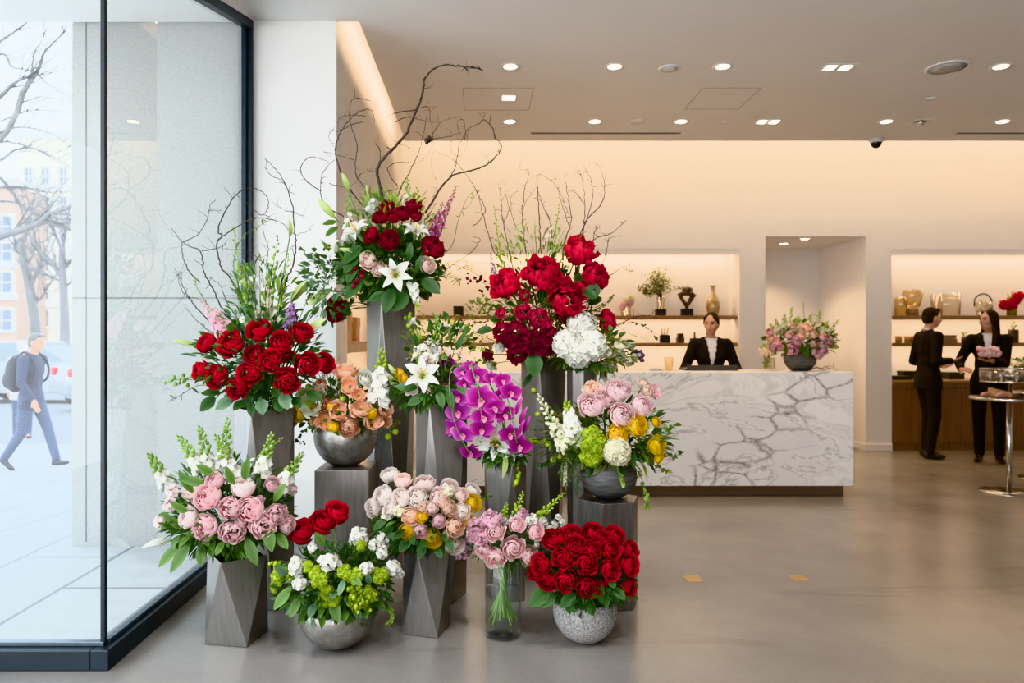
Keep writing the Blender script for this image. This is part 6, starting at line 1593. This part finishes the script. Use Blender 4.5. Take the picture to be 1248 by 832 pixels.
# street trees
def tree(label, lines, Y, amp=.6, seed=0, twig=.4, sub=6):
    rr = random.Random(seed); (tx, ty), _, _ = lines[0][0][0], 0, 0
    base = at(tx, ty, Y); base.z = -.30; t = thing('street_tree', label, 'tree', base)
    tr, br = MB(), MB()
    for i, (ln, r) in enumerate(lines):
        pts = cr([at(x, y, Y + amp * noise.noise(V(x * .02, y * .02, seed))) - base for x, y in ln], 6)
        if i == 0: pts = [V(0, 0, 0)] + pts[1:]
        n = len(pts); (tr if i == 0 else br).tube(pts, [r * (1 - (.45 if i == 0 else .75) * k / n) for k in range(n)], 8 if i == 0 else 6)
        if i:
            for k in range(sub):
                c = pts[rr.randrange(n // 5, n)]; d = (pts[-1] - pts[0]).normalized() + V(rr.uniform(-.8, .8), rr.uniform(-.8, .8), rr.uniform(-.5, .9)); d = d.normalized() * twig * rr.uniform(.5, 1.4)
                q = [c, c + d * .5 + V(0, 0, rr.uniform(-.05, .05) * twig), c + d + V(rr.uniform(-.1, .1), 0, rr.uniform(0, .2)) * twig]
                br.tube(q, [r * .28, r * .2, r * .08], 5)
                for _ in range(2): e = q[1 + _ % 2] ; br.tube([e, e + V(rr.uniform(-.5, .5), rr.uniform(-.3, .3), rr.uniform(-.2, .5)) * twig], [r * .14, r * .05], 4)
    tr.build('trunk', M['bark'], t, True); br.build('bare_crown', M['bark'], t, True)
    return t
s = 2.97
c1 = lambda *p: [(x / s, y / s) for x, y in p]
tree('large bare street tree spreading branches across the window', [
    ([(-95, 560), (-92, 420), (-80, 300), (-50, 200), (-20, 160)], .17),
    (c1((-150, 600), (0, 500), (45, 440), (75, 370), (90, 320), (130, 270), (150, 220), (165, 185), (240, 110)), .055),
    (c1((-200, 520), (0, 350), (40, 310), (90, 280), (130, 270)), .045), (c1((-160, 250), (0, 150), (60, 110), (115, 65), (125, 40)), .03), (c1((-150, 300), (0, 195), (40, 240), (80, 250), (130, 265)), .03),
    (c1((115, 265), (125, 190), (150, 150), (170, 90)), .02), (c1((-100, 480), (60, 415), (100, 400), (180, 400), (255, 410)), .02), (c1((60, 380), (150, 350), (250, 370)), .015), (c1((-120, 520), (40, 465), (120, 465), (200, 490), (250, 530)), .025),
    (c1((-150, 560), (0, 515), (60, 520), (130, 540), (200, 580), (255, 610)), .025), (c1((-160, 640), (0, 580), (50, 545), (110, 535), (180, 560), (250, 600)), .03), (c1((140, 270), (180, 310), (250, 345)), .018), (c1((-120, 700), (0, 675), (120, 685), (180, 750)), .025),
    ([(-92, 330), (-40, 305), (0, 288), (23, 281), (47, 272), (59, 261), (72, 257), (92, 248)], .075), ([(30, 279), (55, 271), (72, 272), (92, 284)], .03), ([(-60, 230), (0, 228), (20, 229), (42, 231), (62, 252)], .03), ([(0, 216), (14, 232), (24, 250), (32, 275), (44, 300), (75, 325)], .028), ([(0, 245), (22, 248), (45, 264), (75, 275)], .02)], 11.0, .5, 4, .55, 9)
tree('slim bare street tree by the stone pier with grey trunk', [([(79, 428), (79, 400), (78, 360), (76, 330), (76, 300)], .17), ([(77, 340), (66, 325), (50, 308), (40, 300)], .09), ([(77, 330), (84, 318), (100, 312)], .08), ([(76, 310), (70, 290), (60, 270)], .06), ([(76, 305), (80, 280), (86, 250)], .07), ([(78, 350), (90, 340), (104, 322)], .06), ([(77, 345), (64, 338), (52, 335)], .05)], 24, .4, 7, 1.2, 12)
tree('thin bare street tree behind the pedestrian', [([(44, 425), (42, 390), (36, 350), (28, 315), (25, 290)], .20), ([(36, 350), (46, 330), (52, 312)], .09), ([(28, 318), (20, 300), (14, 280)], .08), ([(26, 300), (34, 280), (38, 255)], .08), ([(40, 372), (52, 360), (60, 345)], .06), ([(30, 325), (40, 310), (44, 280)], .06)], 27, .4, 9, 1.3, 12)

# ------------------------------------------------------------------ things on the counter
YC = 6.72
def on(px, Y, z): return V((px - VX) * Y / F, Y, z)
t = thing('glass_tumbler', 'amber clear glass tumbler on the counter beside the receptionist', 'glass', on(815, YC, 1.093))
MB().lathe([(.001, 0), (.036, 0), (.045, .125), (.042, .125), (.034, .008), (.001, .008)], 28).build('tumbler', M['cup_glass'], t, True)
t = thing('soap_dish', 'small flat white dish on the counter near the tumbler', 'dish', on(799, YC + .05, 1.093))
MB().lathe([(.001, 0), (.05, 0), (.075, .018), (.07, .022), (.001, .012)], 28).build('dish', M['white'], t, True); MB().ell((0, 0, .03), (.05, .035, .014), 0, 16, 8).build('soap', M['white'], t, True)
t = thing('laptop', 'flat black laptop lying open on the counter before the receptionist', 'laptop', on(863, 6.9, 1.093))
MB().box((-.24, -.12, 0), (.24, .14, .02)).build('laptop_base', M['black'], t, False, .004); o = MB().box((-.23, -.01, 0), (.23, .0, .05)).build('screen_edge', surf('dark_grey_plastic', (.06, .06, .065), None, .4), t, False, .003); o.location = (0, -.12, .0)
branch('desk', 4.62, 900, 280, [[(400, 790), (440, 775), (480, 785), (520, 780), (560, 790)], [(460, 780), (500, 770), (540, 772)]], [.005, .003], 'dried_twig', 'dried twig lying on the counter beside the stone bowl', 'dried twigs', .02, .02, seed=95)
o = [x for x in C.objects if x.name == 'dried_twig'][0]; tag(o, 'dried twig lying on the counter beside the stone bowl', 'twig')
t = thing('jam_jar', 'small clear glass jar of fine flowers at counter beside bowl', 'jar', on(938, 6.85, 1.093))
MB().lathe([(.001, 0), (.045, 0), (.05, .02), (.05, .11), (.042, .12), (.04, .12), (.046, .02), (.001, .008)], 28).build('jar_glass', M['pale_glass'], t, True)
rr = random.Random(4); q = MB(); q2 = MB()
for k in range(9):
    a = rr.uniform(0, 6.28); e = V(.07 * math.cos(a), .04 * math.sin(a), rr.uniform(.14, .2)); q.tube([(0, 0, .02), e], .002, 5)
    for j in range(4): floret(q2, e + V(rr.gauss(0, .012), rr.gauss(0, .01), rr.gauss(0, .012)), V(0, -1, .5), .014, 5)
q.build('stem', M['stem'], t, True); q2.build('blossom', pm('lpeach'), t, True)

# ------------------------------------------------------------------ things on the shelves behind the counter
YS = YB + .22
def sh(name, label, cat, px, z, group=None): return thing(name, label, cat, on(px, YS, z), 0, group)
t = sh('glass_vase', 'small clear vase of pink hydrangea on the upper niche shelf', 'vase', 763, ZU)
MB().lathe([(.001, 0), (.06, 0), (.062, .15), (.058, .15), (.056, .008), (.001, .008)], 28).build('vase_body', M['pale_glass'], t, True)
for dx, dz, c in ((-.03, .15, 'pink'), (.04, .16, 'mauve'), (0, .20, 'cream'), (.05, .21, 'cream'), (-.05, .1, 'pink')):
    o = obj('bloom', bloom_mesh('hydra', c, 0), t); o.location = (dx, -.02, dz); o.scale = (.055,) * 3; o.rotation_euler = (.9, 0, 0)
t = sh('glass_vase', 'tall clear vase of blossom branches on a black block', 'vase', 805, ZU)
MB().box((-.06, -.06, 0), (.06, .06, .085)).build('block', M['black'], t, False, .003)
MB().lathe([(.001, .086), (.045, .086), (.048, .25), (.044, .25), (.041, .094), (.001, .094)], 28).build('vase_body', M['pale_glass'], t, True)
q, q2 = MB(), MB(); rr = random.Random(12)
for k in range(26):
    a = rr.uniform(-1.15, 1.15); L = rr.uniform(.38, .55); e = V(math.sin(a) * L * .62, rr.uniform(-.12, .12), .16 + math.cos(a) * L * .8); p0 = V(0, 0, .1); m = V(math.sin(a) * .03, 0, .26)
    P_ = cr([p0, m, (m + e) * .5 + V(rr.gauss(0, .02), 0, rr.gauss(0, .02)), e], 5); q.tube(P_, .0028, 5)
    for j in range(26):
        c = P_[rr.randrange(len(P_) // 2, len(P_))] + V(rr.gauss(0, .022), rr.gauss(0, .02), rr.gauss(0, .022)); q2.add(TINY['round'], Matrix.LocRotScale(c, Quaternion(V(rr.random(), rr.random(), rr.random()).normalized(), rr.uniform(0, 6)), V(1, 1, 1) * .028), rr.randrange(3))
q.build('branch', M['twig'], t, True); tag(q2.build('foliage', [M['leaf_olive'], M['leaf_dark'], pm('cream')], t, True), kind='stuff')
t = sh('hat_sculpture', 'dark bronze hat-like sculpture on a black block', 'sculpture', 837, ZU)
MB().box((-.065, -.065, 0), (.065, .065, .09)).build('block', M['black'], t, False, .003)
M['bronze'] = surf('dark_bronze', (.11, .075, .055), (.06, .042, .034), .4, .6, scale=(20, 20, 20))
q = MB(); q.cap((0, 0, .08), (0, 0, .12), .02, .018); q.cap((0, 0, .12), (-.085, 0, .25), .02, .025); q.cap((0, 0, .12), (.075, 0, .25), .022, .032); q.cap((-.085, 0, .25), (-.115, 0, .28), .022, .01); q.cap((.075, 0, .25), (.12, 0, .262), .024, .01)
q.ell((0, 0, .285), (.105, .07, .028)); q.ell((.01, 0, .325), (.075, .06, .055)); me = remesh(q, .009, 3); me.materials.append(M['bronze']); obj('sculpture_body', me, t)
t = sh('bottle_vase', 'tall amber glass bottle vase with flared neck on the shelf', 'vase', 869, ZU)
MB().lathe([(.001, 0), (.045, 0), (.075, .05), (.088, .13), (.075, .2), (.045, .25), (.026, .285), (.022, .33), (.03, .365), (.058, .385), (.055, .385), (.024, .36), (.016, .33), (.02, .285), (.001, .28)], 36).build('vase_body', surf('amber_mottled_glass', (.58, .42, .22), (.40, .26, .12), .18, .2, scale=(16, 16, 16), coat=.5), t, True)
t = sh('dark_box', 'small dark square box on the upper shelf behind the lilies', 'box', 559, ZU)
MB().box((-.065, -.065, 0), (.065, .065, .115)).build('box_body', M['black'], t, False, .004); MB().box((-.068, -.068, .1), (.068, .068, .122)).build('lid', M['black'], t, False, .004)
t = sh('brush_pot', 'square black pot holding pale brushes on the lower shelf', 'pot', 810, ZL)
q = MB(); q.box((-.058, -.05, 0), (.058, .05, .1)); q.build('pot_body', M['black'], t, False, .004)
for k in range(6):
    b = MB().tube([(-.035 + .014 * k, (k % 2) * .03 - .015, .09), (-.05 + .021 * k, (k % 2) * .03 - .015, .17 + .012 * (k % 3))], .006, 7); b.build('brush', M['box_wood'], t, True)
t = sh('tea_caddy', 'squat dark wooden caddy with square lid on the lower shelf', 'caddy', 829, ZL)
MB().box((-.045, -.045, 0), (.045, .045, .075)).build('caddy_body', M['bronze'], t, False, .005); MB().box((-.038, -.038, .075), (.038, .038, .12)).build('lid', M['bronze'], t, False, .005)
t = sh('oil_burner', 'small dark burner with upright neck partly behind the receptionist', 'burner', 846, ZL)
MB().box((-.05, -.04, 0), (.05, .04, .06)).build('burner_body', M['bronze'], t, False, .005); MB().tube([(.005, 0, .05), (.005, 0, .14)], .014, 12).build('neck', M['bronze'], t, True)
# right-hand shelves
Y2 = YB + .22
def lathe_thing(name, label, cat, px, z, prof, mat, part='vase_body', seg=32):
    t = thing(name, label, cat, on(px, Y2, z)); MB().lathe(prof, seg).build(part, M[mat] if isinstance(mat, str) else mat, t, True); return t
lathe_thing('glass_jar', 'short ribbed clear glass jar beside the big rounded jar', 'jar', 1098, ZU, [(.001, 0), (.075, 0), (.078, .20), (.06, .235), (.055, .235), (.072, .2), (.068, .01), (.001, .01)], 'cup_glass')
t = lathe_thing('glass_jar', 'big rounded amber glass jar on a dark foot', 'jar', 1112, ZU, [(.001, .085), (.055, .085), (.085, .12), (.125, .26), (.115, .32), (.07, .345), (.068, .34), (.11, .315), (.119, .26), (.08, .125), (.001, .1)], 'cup_glass')
MB().lathe([(.001, 0), (.07, 0), (.07, .08), (.05, .09), (.001, .09)], 28).build('foot', M['oak'], t, True)
lathe_thing('glass_cylinder', 'wide clear glass cylinder vase on the right upper shelf', 'vase', 1153, ZU, [(.001, 0), (.155, 0), (.17, .28), (.166, .28), (.15, .012), (.001, .012)], 'pale_glass', seg=40)
lathe_thing('glass_cylinder', 'slimmer clear glass cylinder just beside the wide one', 'vase', 1141, ZU, [(.001, 0), (.07, 0), (.072, .27), (.068, .27), (.066, .012), (.001, .012)], 'pale_glass')
t = lathe_thing('basket_vase', 'glass bucket of flowers with an arched dark handle', 'vase', 1198, ZU, [(.001, 0), (.07, 0), (.095, .17), (.09, .17), (.066, .012), (.001, .012)], 'pale_glass')
MB().tube(cr([(-.11, 0, .12), (-.10, 0, .22), (-.03, 0, .275), (.05, 0, .27), (.11, 0, .2), (.115, 0, .1), (.10, 0, .03)], 6), .009, 7).build('handle', M['twig'], t, True)
rr = random.Random(2); q = MB()
for k in range(22): floret(q, V(rr.uniform(-.08, .08), rr.uniform(-.06, -.02), rr.uniform(.05, .2)), V(rr.uniform(-.5, .5), -1, rr.uniform(-.2, .8)), .024, 5)
q.build('blossom', pm('cream'), t, True); q = MB()
for k in range(26): q.add(TINY['lance'], Matrix.LocRotScale(V(rr.uniform(-.07, .07), rr.uniform(-.05, .03), rr.uniform(.04, .2)), Quaternion(V(rr.random(), rr.random(), rr.random()).normalized(), rr.uniform(0, 6)), V(1, 1, 1) * .05))
q.build('foliage', M['leaf_olive'], t, True)
t = lathe_thing('square_vase', 'small olive vase of crimson spiky flowers on upper shelf end', 'vase', 1233, ZU, [(.001, 0), (.055, 0), (.058, .12), (.052, .12), (.05, .01), (.001, .01)], M['leaf_olive'], seg=8)
for dx, dz, r_ in ((-.10, .14, .07), (-.02, .17, .07), (.06, .24, .065), (.10, .27, .05), (-.05, .11, .05), (.03, .2, .06), (.0, .13, .05)):
    o = obj('bloom', bloom_mesh('carn', 'crimson', 0), t); o.location = (dx, -.03, dz); o.scale = (r_, r_, r_); o.rotation_euler = (.8, dx * 4, 0)
q = MB()
for k in range(10): q.tube([(0, 0, .1), (rr.uniform(-.08, .05), 0, rr.uniform(.22, .33))], .004, 5)
q.build('stem', M['leaf_lime'], t, True)
for px, lab in ((1095, 'pale ceramic cup at the niche edge on the lower shelf'), (1106, 'pale ceramic cup second from the niche edge, lower shelf'), (1113, 'pale ceramic cup nearest the man on lower shelf')):
    lathe_thing('ceramic_cup', lab, 'cup', px, ZL, [(.001, 0), (.036, 0), (.042, .085), (.038, .085), (.033, .008), (.001, .008)], M['box_wood'], 'cup_body')
for k, (h0, w, lab) in enumerate(((0, .33, 'lower of two flat dark boxes stacked on lower shelf'), (.05, .31, 'upper of two flat dark boxes stacked on lower shelf'))):
    t = thing('flat_box', lab, 'box', on(1145, Y2, ZL + h0)); MB().box((-w / 2, -.1, 0), (w / 2, .1, .034)).build('box_body', M['oak'], t, False, .003); MB().box((-w / 2 - .005, -.105, .034), (w / 2 + .005, .105, .048)).build('lid', M['oak'], t, False, .003)
t = lathe_thing('potted_plant', 'tiny potted plant in brown pot between man and woman', 'plant', 1176, ZL, [(.001, 0), (.04, 0), (.045, .07), (.04, .07), (.001, .06)], 'bronze', 'pot')
q = MB(); 
for k in range(24): q.add(TINY['round'], Matrix.LocRotScale(V(rr.gauss(0, .016), rr.gauss(0, .016), rr.uniform(.07, .13)), Quaternion(V(rr.random(), rr.random(), rr.random()).normalized(), rr.uniform(0, 6)), V(1, 1, 1) * .022))
q.build('foliage', M['leaf_olive'], t, True)
t = lathe_thing('dark_vase', 'dark cylinder vase of small cream flowers behind the woman', 'vase', 1235, ZL, [(.001, 0), (.058, 0), (.06, .16), (.05, .17), (.045, .165), (.001, .15)], 'bronze')
q, q2 = MB(), MB()
for k in range(20): e = V(rr.gauss(0, .045), rr.gauss(0, .03), rr.uniform(.19, .26)); q.tube([(0, 0, .14), e], .002, 4); floret(q2, e, V(0, -1, .6), .018, 5)
q.build('stem', M['stem'], t, True); q2.build('blossom', pm('cream'), t, True)
ZT = .878
for px, w, h, d, lab in ((1096, .20, .05, .2, 'low black tray at the niche edge on the worktop'), (1108, .22, .105, .16, 'black upright case beside the low tray on the worktop'), (1160, .20, .09, .2, 'black square case on the worktop between the two people')):
    t = thing('black_case', lab, 'case', on(px, YB + (.14 if h < .06 else .27), ZT)); MB().box((-w / 2, -d / 2, 0), (w / 2, d / 2, h * .7)).build('case_body', M['black'], t, False, .005); MB().box((-w / 2 - .004, -d / 2 - .004, h * .7), (w / 2 + .004, d / 2 + .004, h)).build('lid', M['black'], t, False, .004)
t = thing('planter', 'black planter of round green shrubs on the worktop behind woman', 'planter', on(1247, YB + .2, ZT))
MB().box((-.17, -.09, 0), (.17, .09, .10)).build('planter_box', M['black'], t, False, .004)
for dx in (-.08, .02, .11):
    b = MB()
    for k in range(150):
        z = rr.uniform(-1, 1); a = rr.uniform(0, 6.28); s_ = math.sqrt(1 - z * z); d_ = V(s_ * math.cos(a), s_ * math.sin(a), z); b.add(TINY['round'], Matrix.LocRotScale(V(dx, 0, .2) + d_ * .075 * rr.uniform(.7, 1), frame_to(d_, 0, 'X'), V(1, 1, 1) * .028))
    tag(b.build('shrub', M['leaf'], t, True))
# tray of pink rosettes in the woman's arm
wm = at(1205, 416, Yw) + V(0, 0, -CH); Rw = Matrix.Rotation(math.radians(148), 3, 'Z')
t = thing('rosette_tray', 'small tray of pink rosettes carried on the woman\'s forearm', 'tray', wm + Rw @ V(.01, .40, 1.19), math.radians(148)); t.scale = (.68, .8, .9)
MB().box((-.14, -.08, 0), (.14, .08, .03)).build('tray_body', surf('tray_pink_card', (.50, .34, .32), None, .6), t, False, .004)
for i in range(5):
    for j in range(3):
      for l in range(2):
        o = obj('rosette', bloom_mesh('ranunc', ('lpink', 'pale', 'pink')[(i + j) % 3], 0), t); o.location = (-.112 + .056 * i + .02 * l, -.05 + .05 * j, .05 + .05 * l); o.scale = (.038 + .012 * ((i * 7 + j * 3 + l * 5) % 4) / 3,) * 3; o.rotation_euler = (.5 * ((i + l) % 3 - 1), .5 * ((j + l) % 3 - 1), 0)

# ------------------------------------------------------------------ high tables
def high_table(label, px, Y, zt=.86, r=.31):
    t = thing('high_table', label, 'table', on(px, Y, 0))
    MB().lathe([(.001, 0), (.235, 0), (.235, .008), (.05, .016), (.001, .016)], 48).build('base', M['steel'], t, True)
    MB().lathe([(.022, .014), (.022, zt - .025)], 20).build('column', M['steel'], t, True)
    MB().lathe([(.001, zt - .026), (r - .01, zt - .026), (r, zt - .022), (r, zt - .003), (r - .006, zt), (.001, zt)], 56).build('tabletop', M['steel'], t, True)
    return t
high_table('tall round polished steel table with tiered stand of pastries', 1230, 6.66)
high_table('second tall steel table, mostly beyond the edge of view', 1276, 7.3)
tb = on(1230, 6.66, .86)
t = thing('tiered_stand', 'round mirrored drum tray on a short pole on the steel table', 'stand', tb + V(.04, .04, 0))
MB().lathe([(.001, 0), (.09, 0), (.09, .008), (.014, .014), (.014, .13), (.001, .13)], 28).build('stand_pole', M['steel'], t, True)
MB().lathe([(.001, .13), (.235, .13), (.24, .135), (.24, .142), (.001, .142)], 48).build('tray', M['steel'], t, True)
MB().lathe([(.238, .142), (.24, .25), (.234, .25), (.233, .142)], 48, closed=True).build('drum_wall', M['pale_glass'], t, True)
MB().lathe([(.242, .245), (.242, .256), (.23, .256), (.23, .245)], 48, closed=True).build('rim', M['steel'], t, True)
for k in range(9):
    a = k * 2 * PI / 9 + .2; lab = 'small silvery tumbler standing inside the drum tray of the stand'
    c = thing('votive_tumbler', lab, 'tumbler', tb + V(.04 + .17 * math.cos(a), .04 + .17 * math.sin(a), .142), 0, 'tumblers in the drum tray')
    MB().lathe([(.001, 0), (.034, 0), (.04, .085), (.037, .085), (.031, .006), (.001, .006)], 20).build('tumbler', surf('mercury_glass', (.42, .40, .36), (.2, .19, .17), .25, .7, scale=(30, 30, 30)) if k == 0 else bpy.data.materials['mercury_glass'], c, True)
M['pastry'] = surf('baked_pastry', (.52, .30, .13), (.36, .18, .07), .6, scale=(25, 25, 25), bump=.3); M['pinkcake'] = surf('pink_iced_pastry', (.55, .34, .30), (.42, .22, .17), .5, scale=(25, 25, 25), bump=.3); M['choc'] = surf('dark_chocolate_cake', (.05, .03, .022), None, .4)
for dx, dy, kind, lab in ((-.215, -.02, 'pinkcake', 'pink iced roll at the table edge'), (-.16, -.13, 'pinkcake', 'pink iced roll nearer the dark cake'), (-.11, -.03, 'pastry', 'golden triangular pastry behind the dark cake'), (.10, -.16, 'pastry', 'golden triangular pastry in front of the stand pole'), (-.03, -.17, 'choc', 'dark chocolate cake between the pastries'), (.20, -.10, 'choc', 'dark chocolate cake near the right table edge')):
    t = thing('pastry', lab + ' on steel table', 'pastry', tb + V(dx, dy, 0))
    if kind == 'pastry':
        q = MB().prism([(-.07, -.03), (.07, -.045), (.01, .06)], 0, .045); q.v = [(x, y, z * (1.6 if x < 0 else .8)) for x, y, z in q.v]; o = q.build('crust', M[kind], t, False, .012); t.scale = (1.35,) * 3; t.rotation_euler.z = dx * 5
    else:
        q = MB(); q.cap((-.035, 0, .022), (.035, .01, .022), .022, .022); q.ell((0, 0, .034), (.035, .02, .016)); me = remesh(q, .006, 3); me.materials.append(M[kind]); obj('cake_body', me, t)
P_DOWN, P_COVE, P_COVE_S, P_NICHE, P_SKY, EXPO, P_FILL = 50, 72, 24, 6.5, 4.3, .30, 125
VT, LOOK = 'Khronos PBR Neutral', 'None'
# ------------------------------------------------------------------ light and camera
def area(name, loc, direction, sx, sy, power, col, spread=PI):
    l = bpy.data.lights.new(name, 'AREA'); l.shape = 'RECTANGLE'; l.size = sx; l.size_y = sy; l.energy = power; l.color = col; l.spread = spread
    o = bpy.data.objects.new(name, l); C.objects.link(o); o.location = loc
    o.rotation_euler = Vector(direction).to_track_quat('-Z', 'Y').to_euler(); return o
def spot(name, loc, power, col=(1, .70, .43), size=110, blend=.8, r=.05):
    l = bpy.data.lights.new(name, 'SPOT'); l.energy = power; l.color = col; l.spot_size = math.radians(size); l.spot_blend = blend; l.shadow_soft_size = r
    o = bpy.data.objects.new(name, l); C.objects.link(o); o.location = loc; return o
WL = (1.0, .72, .44)
for p in lamp_pos:
    if isinstance(p, tuple): spot('alcove_spot', p[1], 45, (1, .72, .45))
    else: spot('downlight_spot', (p.x, p.y, p.z - .03), P_DOWN * (1 if p.y < 6.3 else .45))
area('cove_light_back', (3.5, 8.02, 3.68), (0, 1, -.12), 8.8, .08, P_COVE * .4, WL)
area('cove_light_wall', (3.5, 9.02, 4.02), (0, .22, -1), 8.8, .06, P_COVE * .6, WL, math.radians(120))
# added unseen fill spots under the ceiling, brightening the display from the front
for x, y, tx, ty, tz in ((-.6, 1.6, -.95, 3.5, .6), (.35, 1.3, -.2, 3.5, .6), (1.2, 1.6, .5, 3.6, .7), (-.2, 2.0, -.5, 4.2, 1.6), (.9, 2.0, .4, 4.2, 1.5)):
    o = spot('display_fill', (x, y, ZC - .04), P_FILL, (.98, .98, 1), 54, .9, .12); o.rotation_euler = (V(tx, ty, tz) - o.location).to_track_quat('-Z', 'Y').to_euler()
o = area('cove_light_side', (-.80, 6.5, 3.70), (-1, 0, -.15), 2.9, .06, P_COVE_S, WL); o.rotation_euler = (Vector((-1, 0, -.15)).to_track_quat('-Z', 'Z')).to_euler()
o.data.size, o.data.size_y = .06, 2.9
for nm, nn, d, k in (('niche_1', nA, .4, 1.0), ('niche_2', nB, .42, .85)):
    w = nn[1] - nn[0]; cx = (nn[0] + nn[1]) / 2
    area(nm + '_top', (cx, YB + .30, nn[3] - .02), (0, .1, -1), w - .06, .03, P_NICHE * w * k, WL)
    area(nm + '_shelf_upper', (cx, YB + .24, ZU - .05), (0, .3, -1), w - .06, .02, P_NICHE * .5 * w * k, WL)
    area(nm + '_shelf_lower', (cx, YB + .24, ZL - .05), (0, .3, -1), w - .06, .02, P_NICHE * .5 * w * k, WL)
o = area('side_niche', (XL - .05, 7.1, nz1 - .03), (-.5, 0, -1), .03, 3.3, 10, WL); o.rotation_euler = (0, .4, 0)
o = area('side_niche_low', (XL - .05, 7.1, 1.365 - .1), (-.5, 0, -1), .03, 3.3, 12, WL); o.rotation_euler = (0, .4, 0)
# sky
w = bpy.data.worlds.new('bright_overcast_sky'); bpy.context.scene.world = w; w.use_nodes = True; nt = w.node_tree; nt.nodes.clear()
out = nt.nodes.new('ShaderNodeOutputWorld'); bg = nt.nodes.new('ShaderNodeBackground')
tc = nt.nodes.new('ShaderNodeTexCoord'); sx = nt.nodes.new('ShaderNodeSeparateXYZ'); nt.links.new(tc.outputs['Generated'], sx.inputs[0])
r = nt.nodes.new('ShaderNodeValToRGB'); r.color_ramp.elements[0].position = .0; r.color_ramp.elements[1].position = .9
r.color_ramp.elements[0].color = (1.10, 1.13, 1.17, 1); r.color_ramp.elements[1].color = (.66, .84, 1.06, 1)
nt.links.new(sx.outputs['Z'], r.inputs[0]); nt.links.new(r.outputs[0], bg.inputs[0]); bg.inputs[1].default_value = P_SKY
nt.links.new(bg.outputs[0], out.inputs[0])
# portals help sampling of the daylight that enters the openings
for loc, d, sx_, sy_ in (((XW - .3, 4.0, 1.75), (1, 0, 0), 1.9, 3.4), ((-2.1, -3.15, 1.75), (0, 1, 0), 4.6, 3.4), ((-4.35, 0, 1.75), (1, 0, 0), 6.2, 3.4), ((-3.0, 3.2, 1.6), (0, -1, 0), 2.8, 3.0)):
    o = area('sky_portal', loc, d, sx_, sy_, 1, (1, 1, 1)); o.data.cycles.is_portal = True
cam = bpy.data.cameras.new('camera'); co = bpy.data.objects.new('camera', cam); C.objects.link(co)
co.location = (0, 0, CH); co.rotation_euler = (PI / 2, 0, 0)
cam.sensor_fit = 'HORIZONTAL'; cam.sensor_width = 36; cam.lens = F / 1248 * 36; cam.shift_x = (624 - VX) / 1248; cam.clip_start = .05; cam.clip_end = 300
cam.dof.use_dof = True; cam.dof.focus_distance = 3.6; cam.dof.aperture_fstop = 2.2
bpy.context.scene.camera = co
sc = bpy.context.scene
sc.view_settings.view_transform = VT; sc.view_settings.look = LOOK; sc.view_settings.exposure = EXPO
sc.cycles.max_bounces = 8; sc.cycles.diffuse_bounces = 4; sc.cycles.glossy_bounces = 3; sc.cycles.transmission_bounces = 4; sc.cycles.transparent_max_bounces = 12
sc.cycles.sample_clamp_indirect = 6; sc.cycles.caustics_reflective = False; sc.cycles.caustics_refractive = False
sc.cycles.use_denoising = True; sc.cycles.denoiser = 'OPENIMAGEDENOISE'
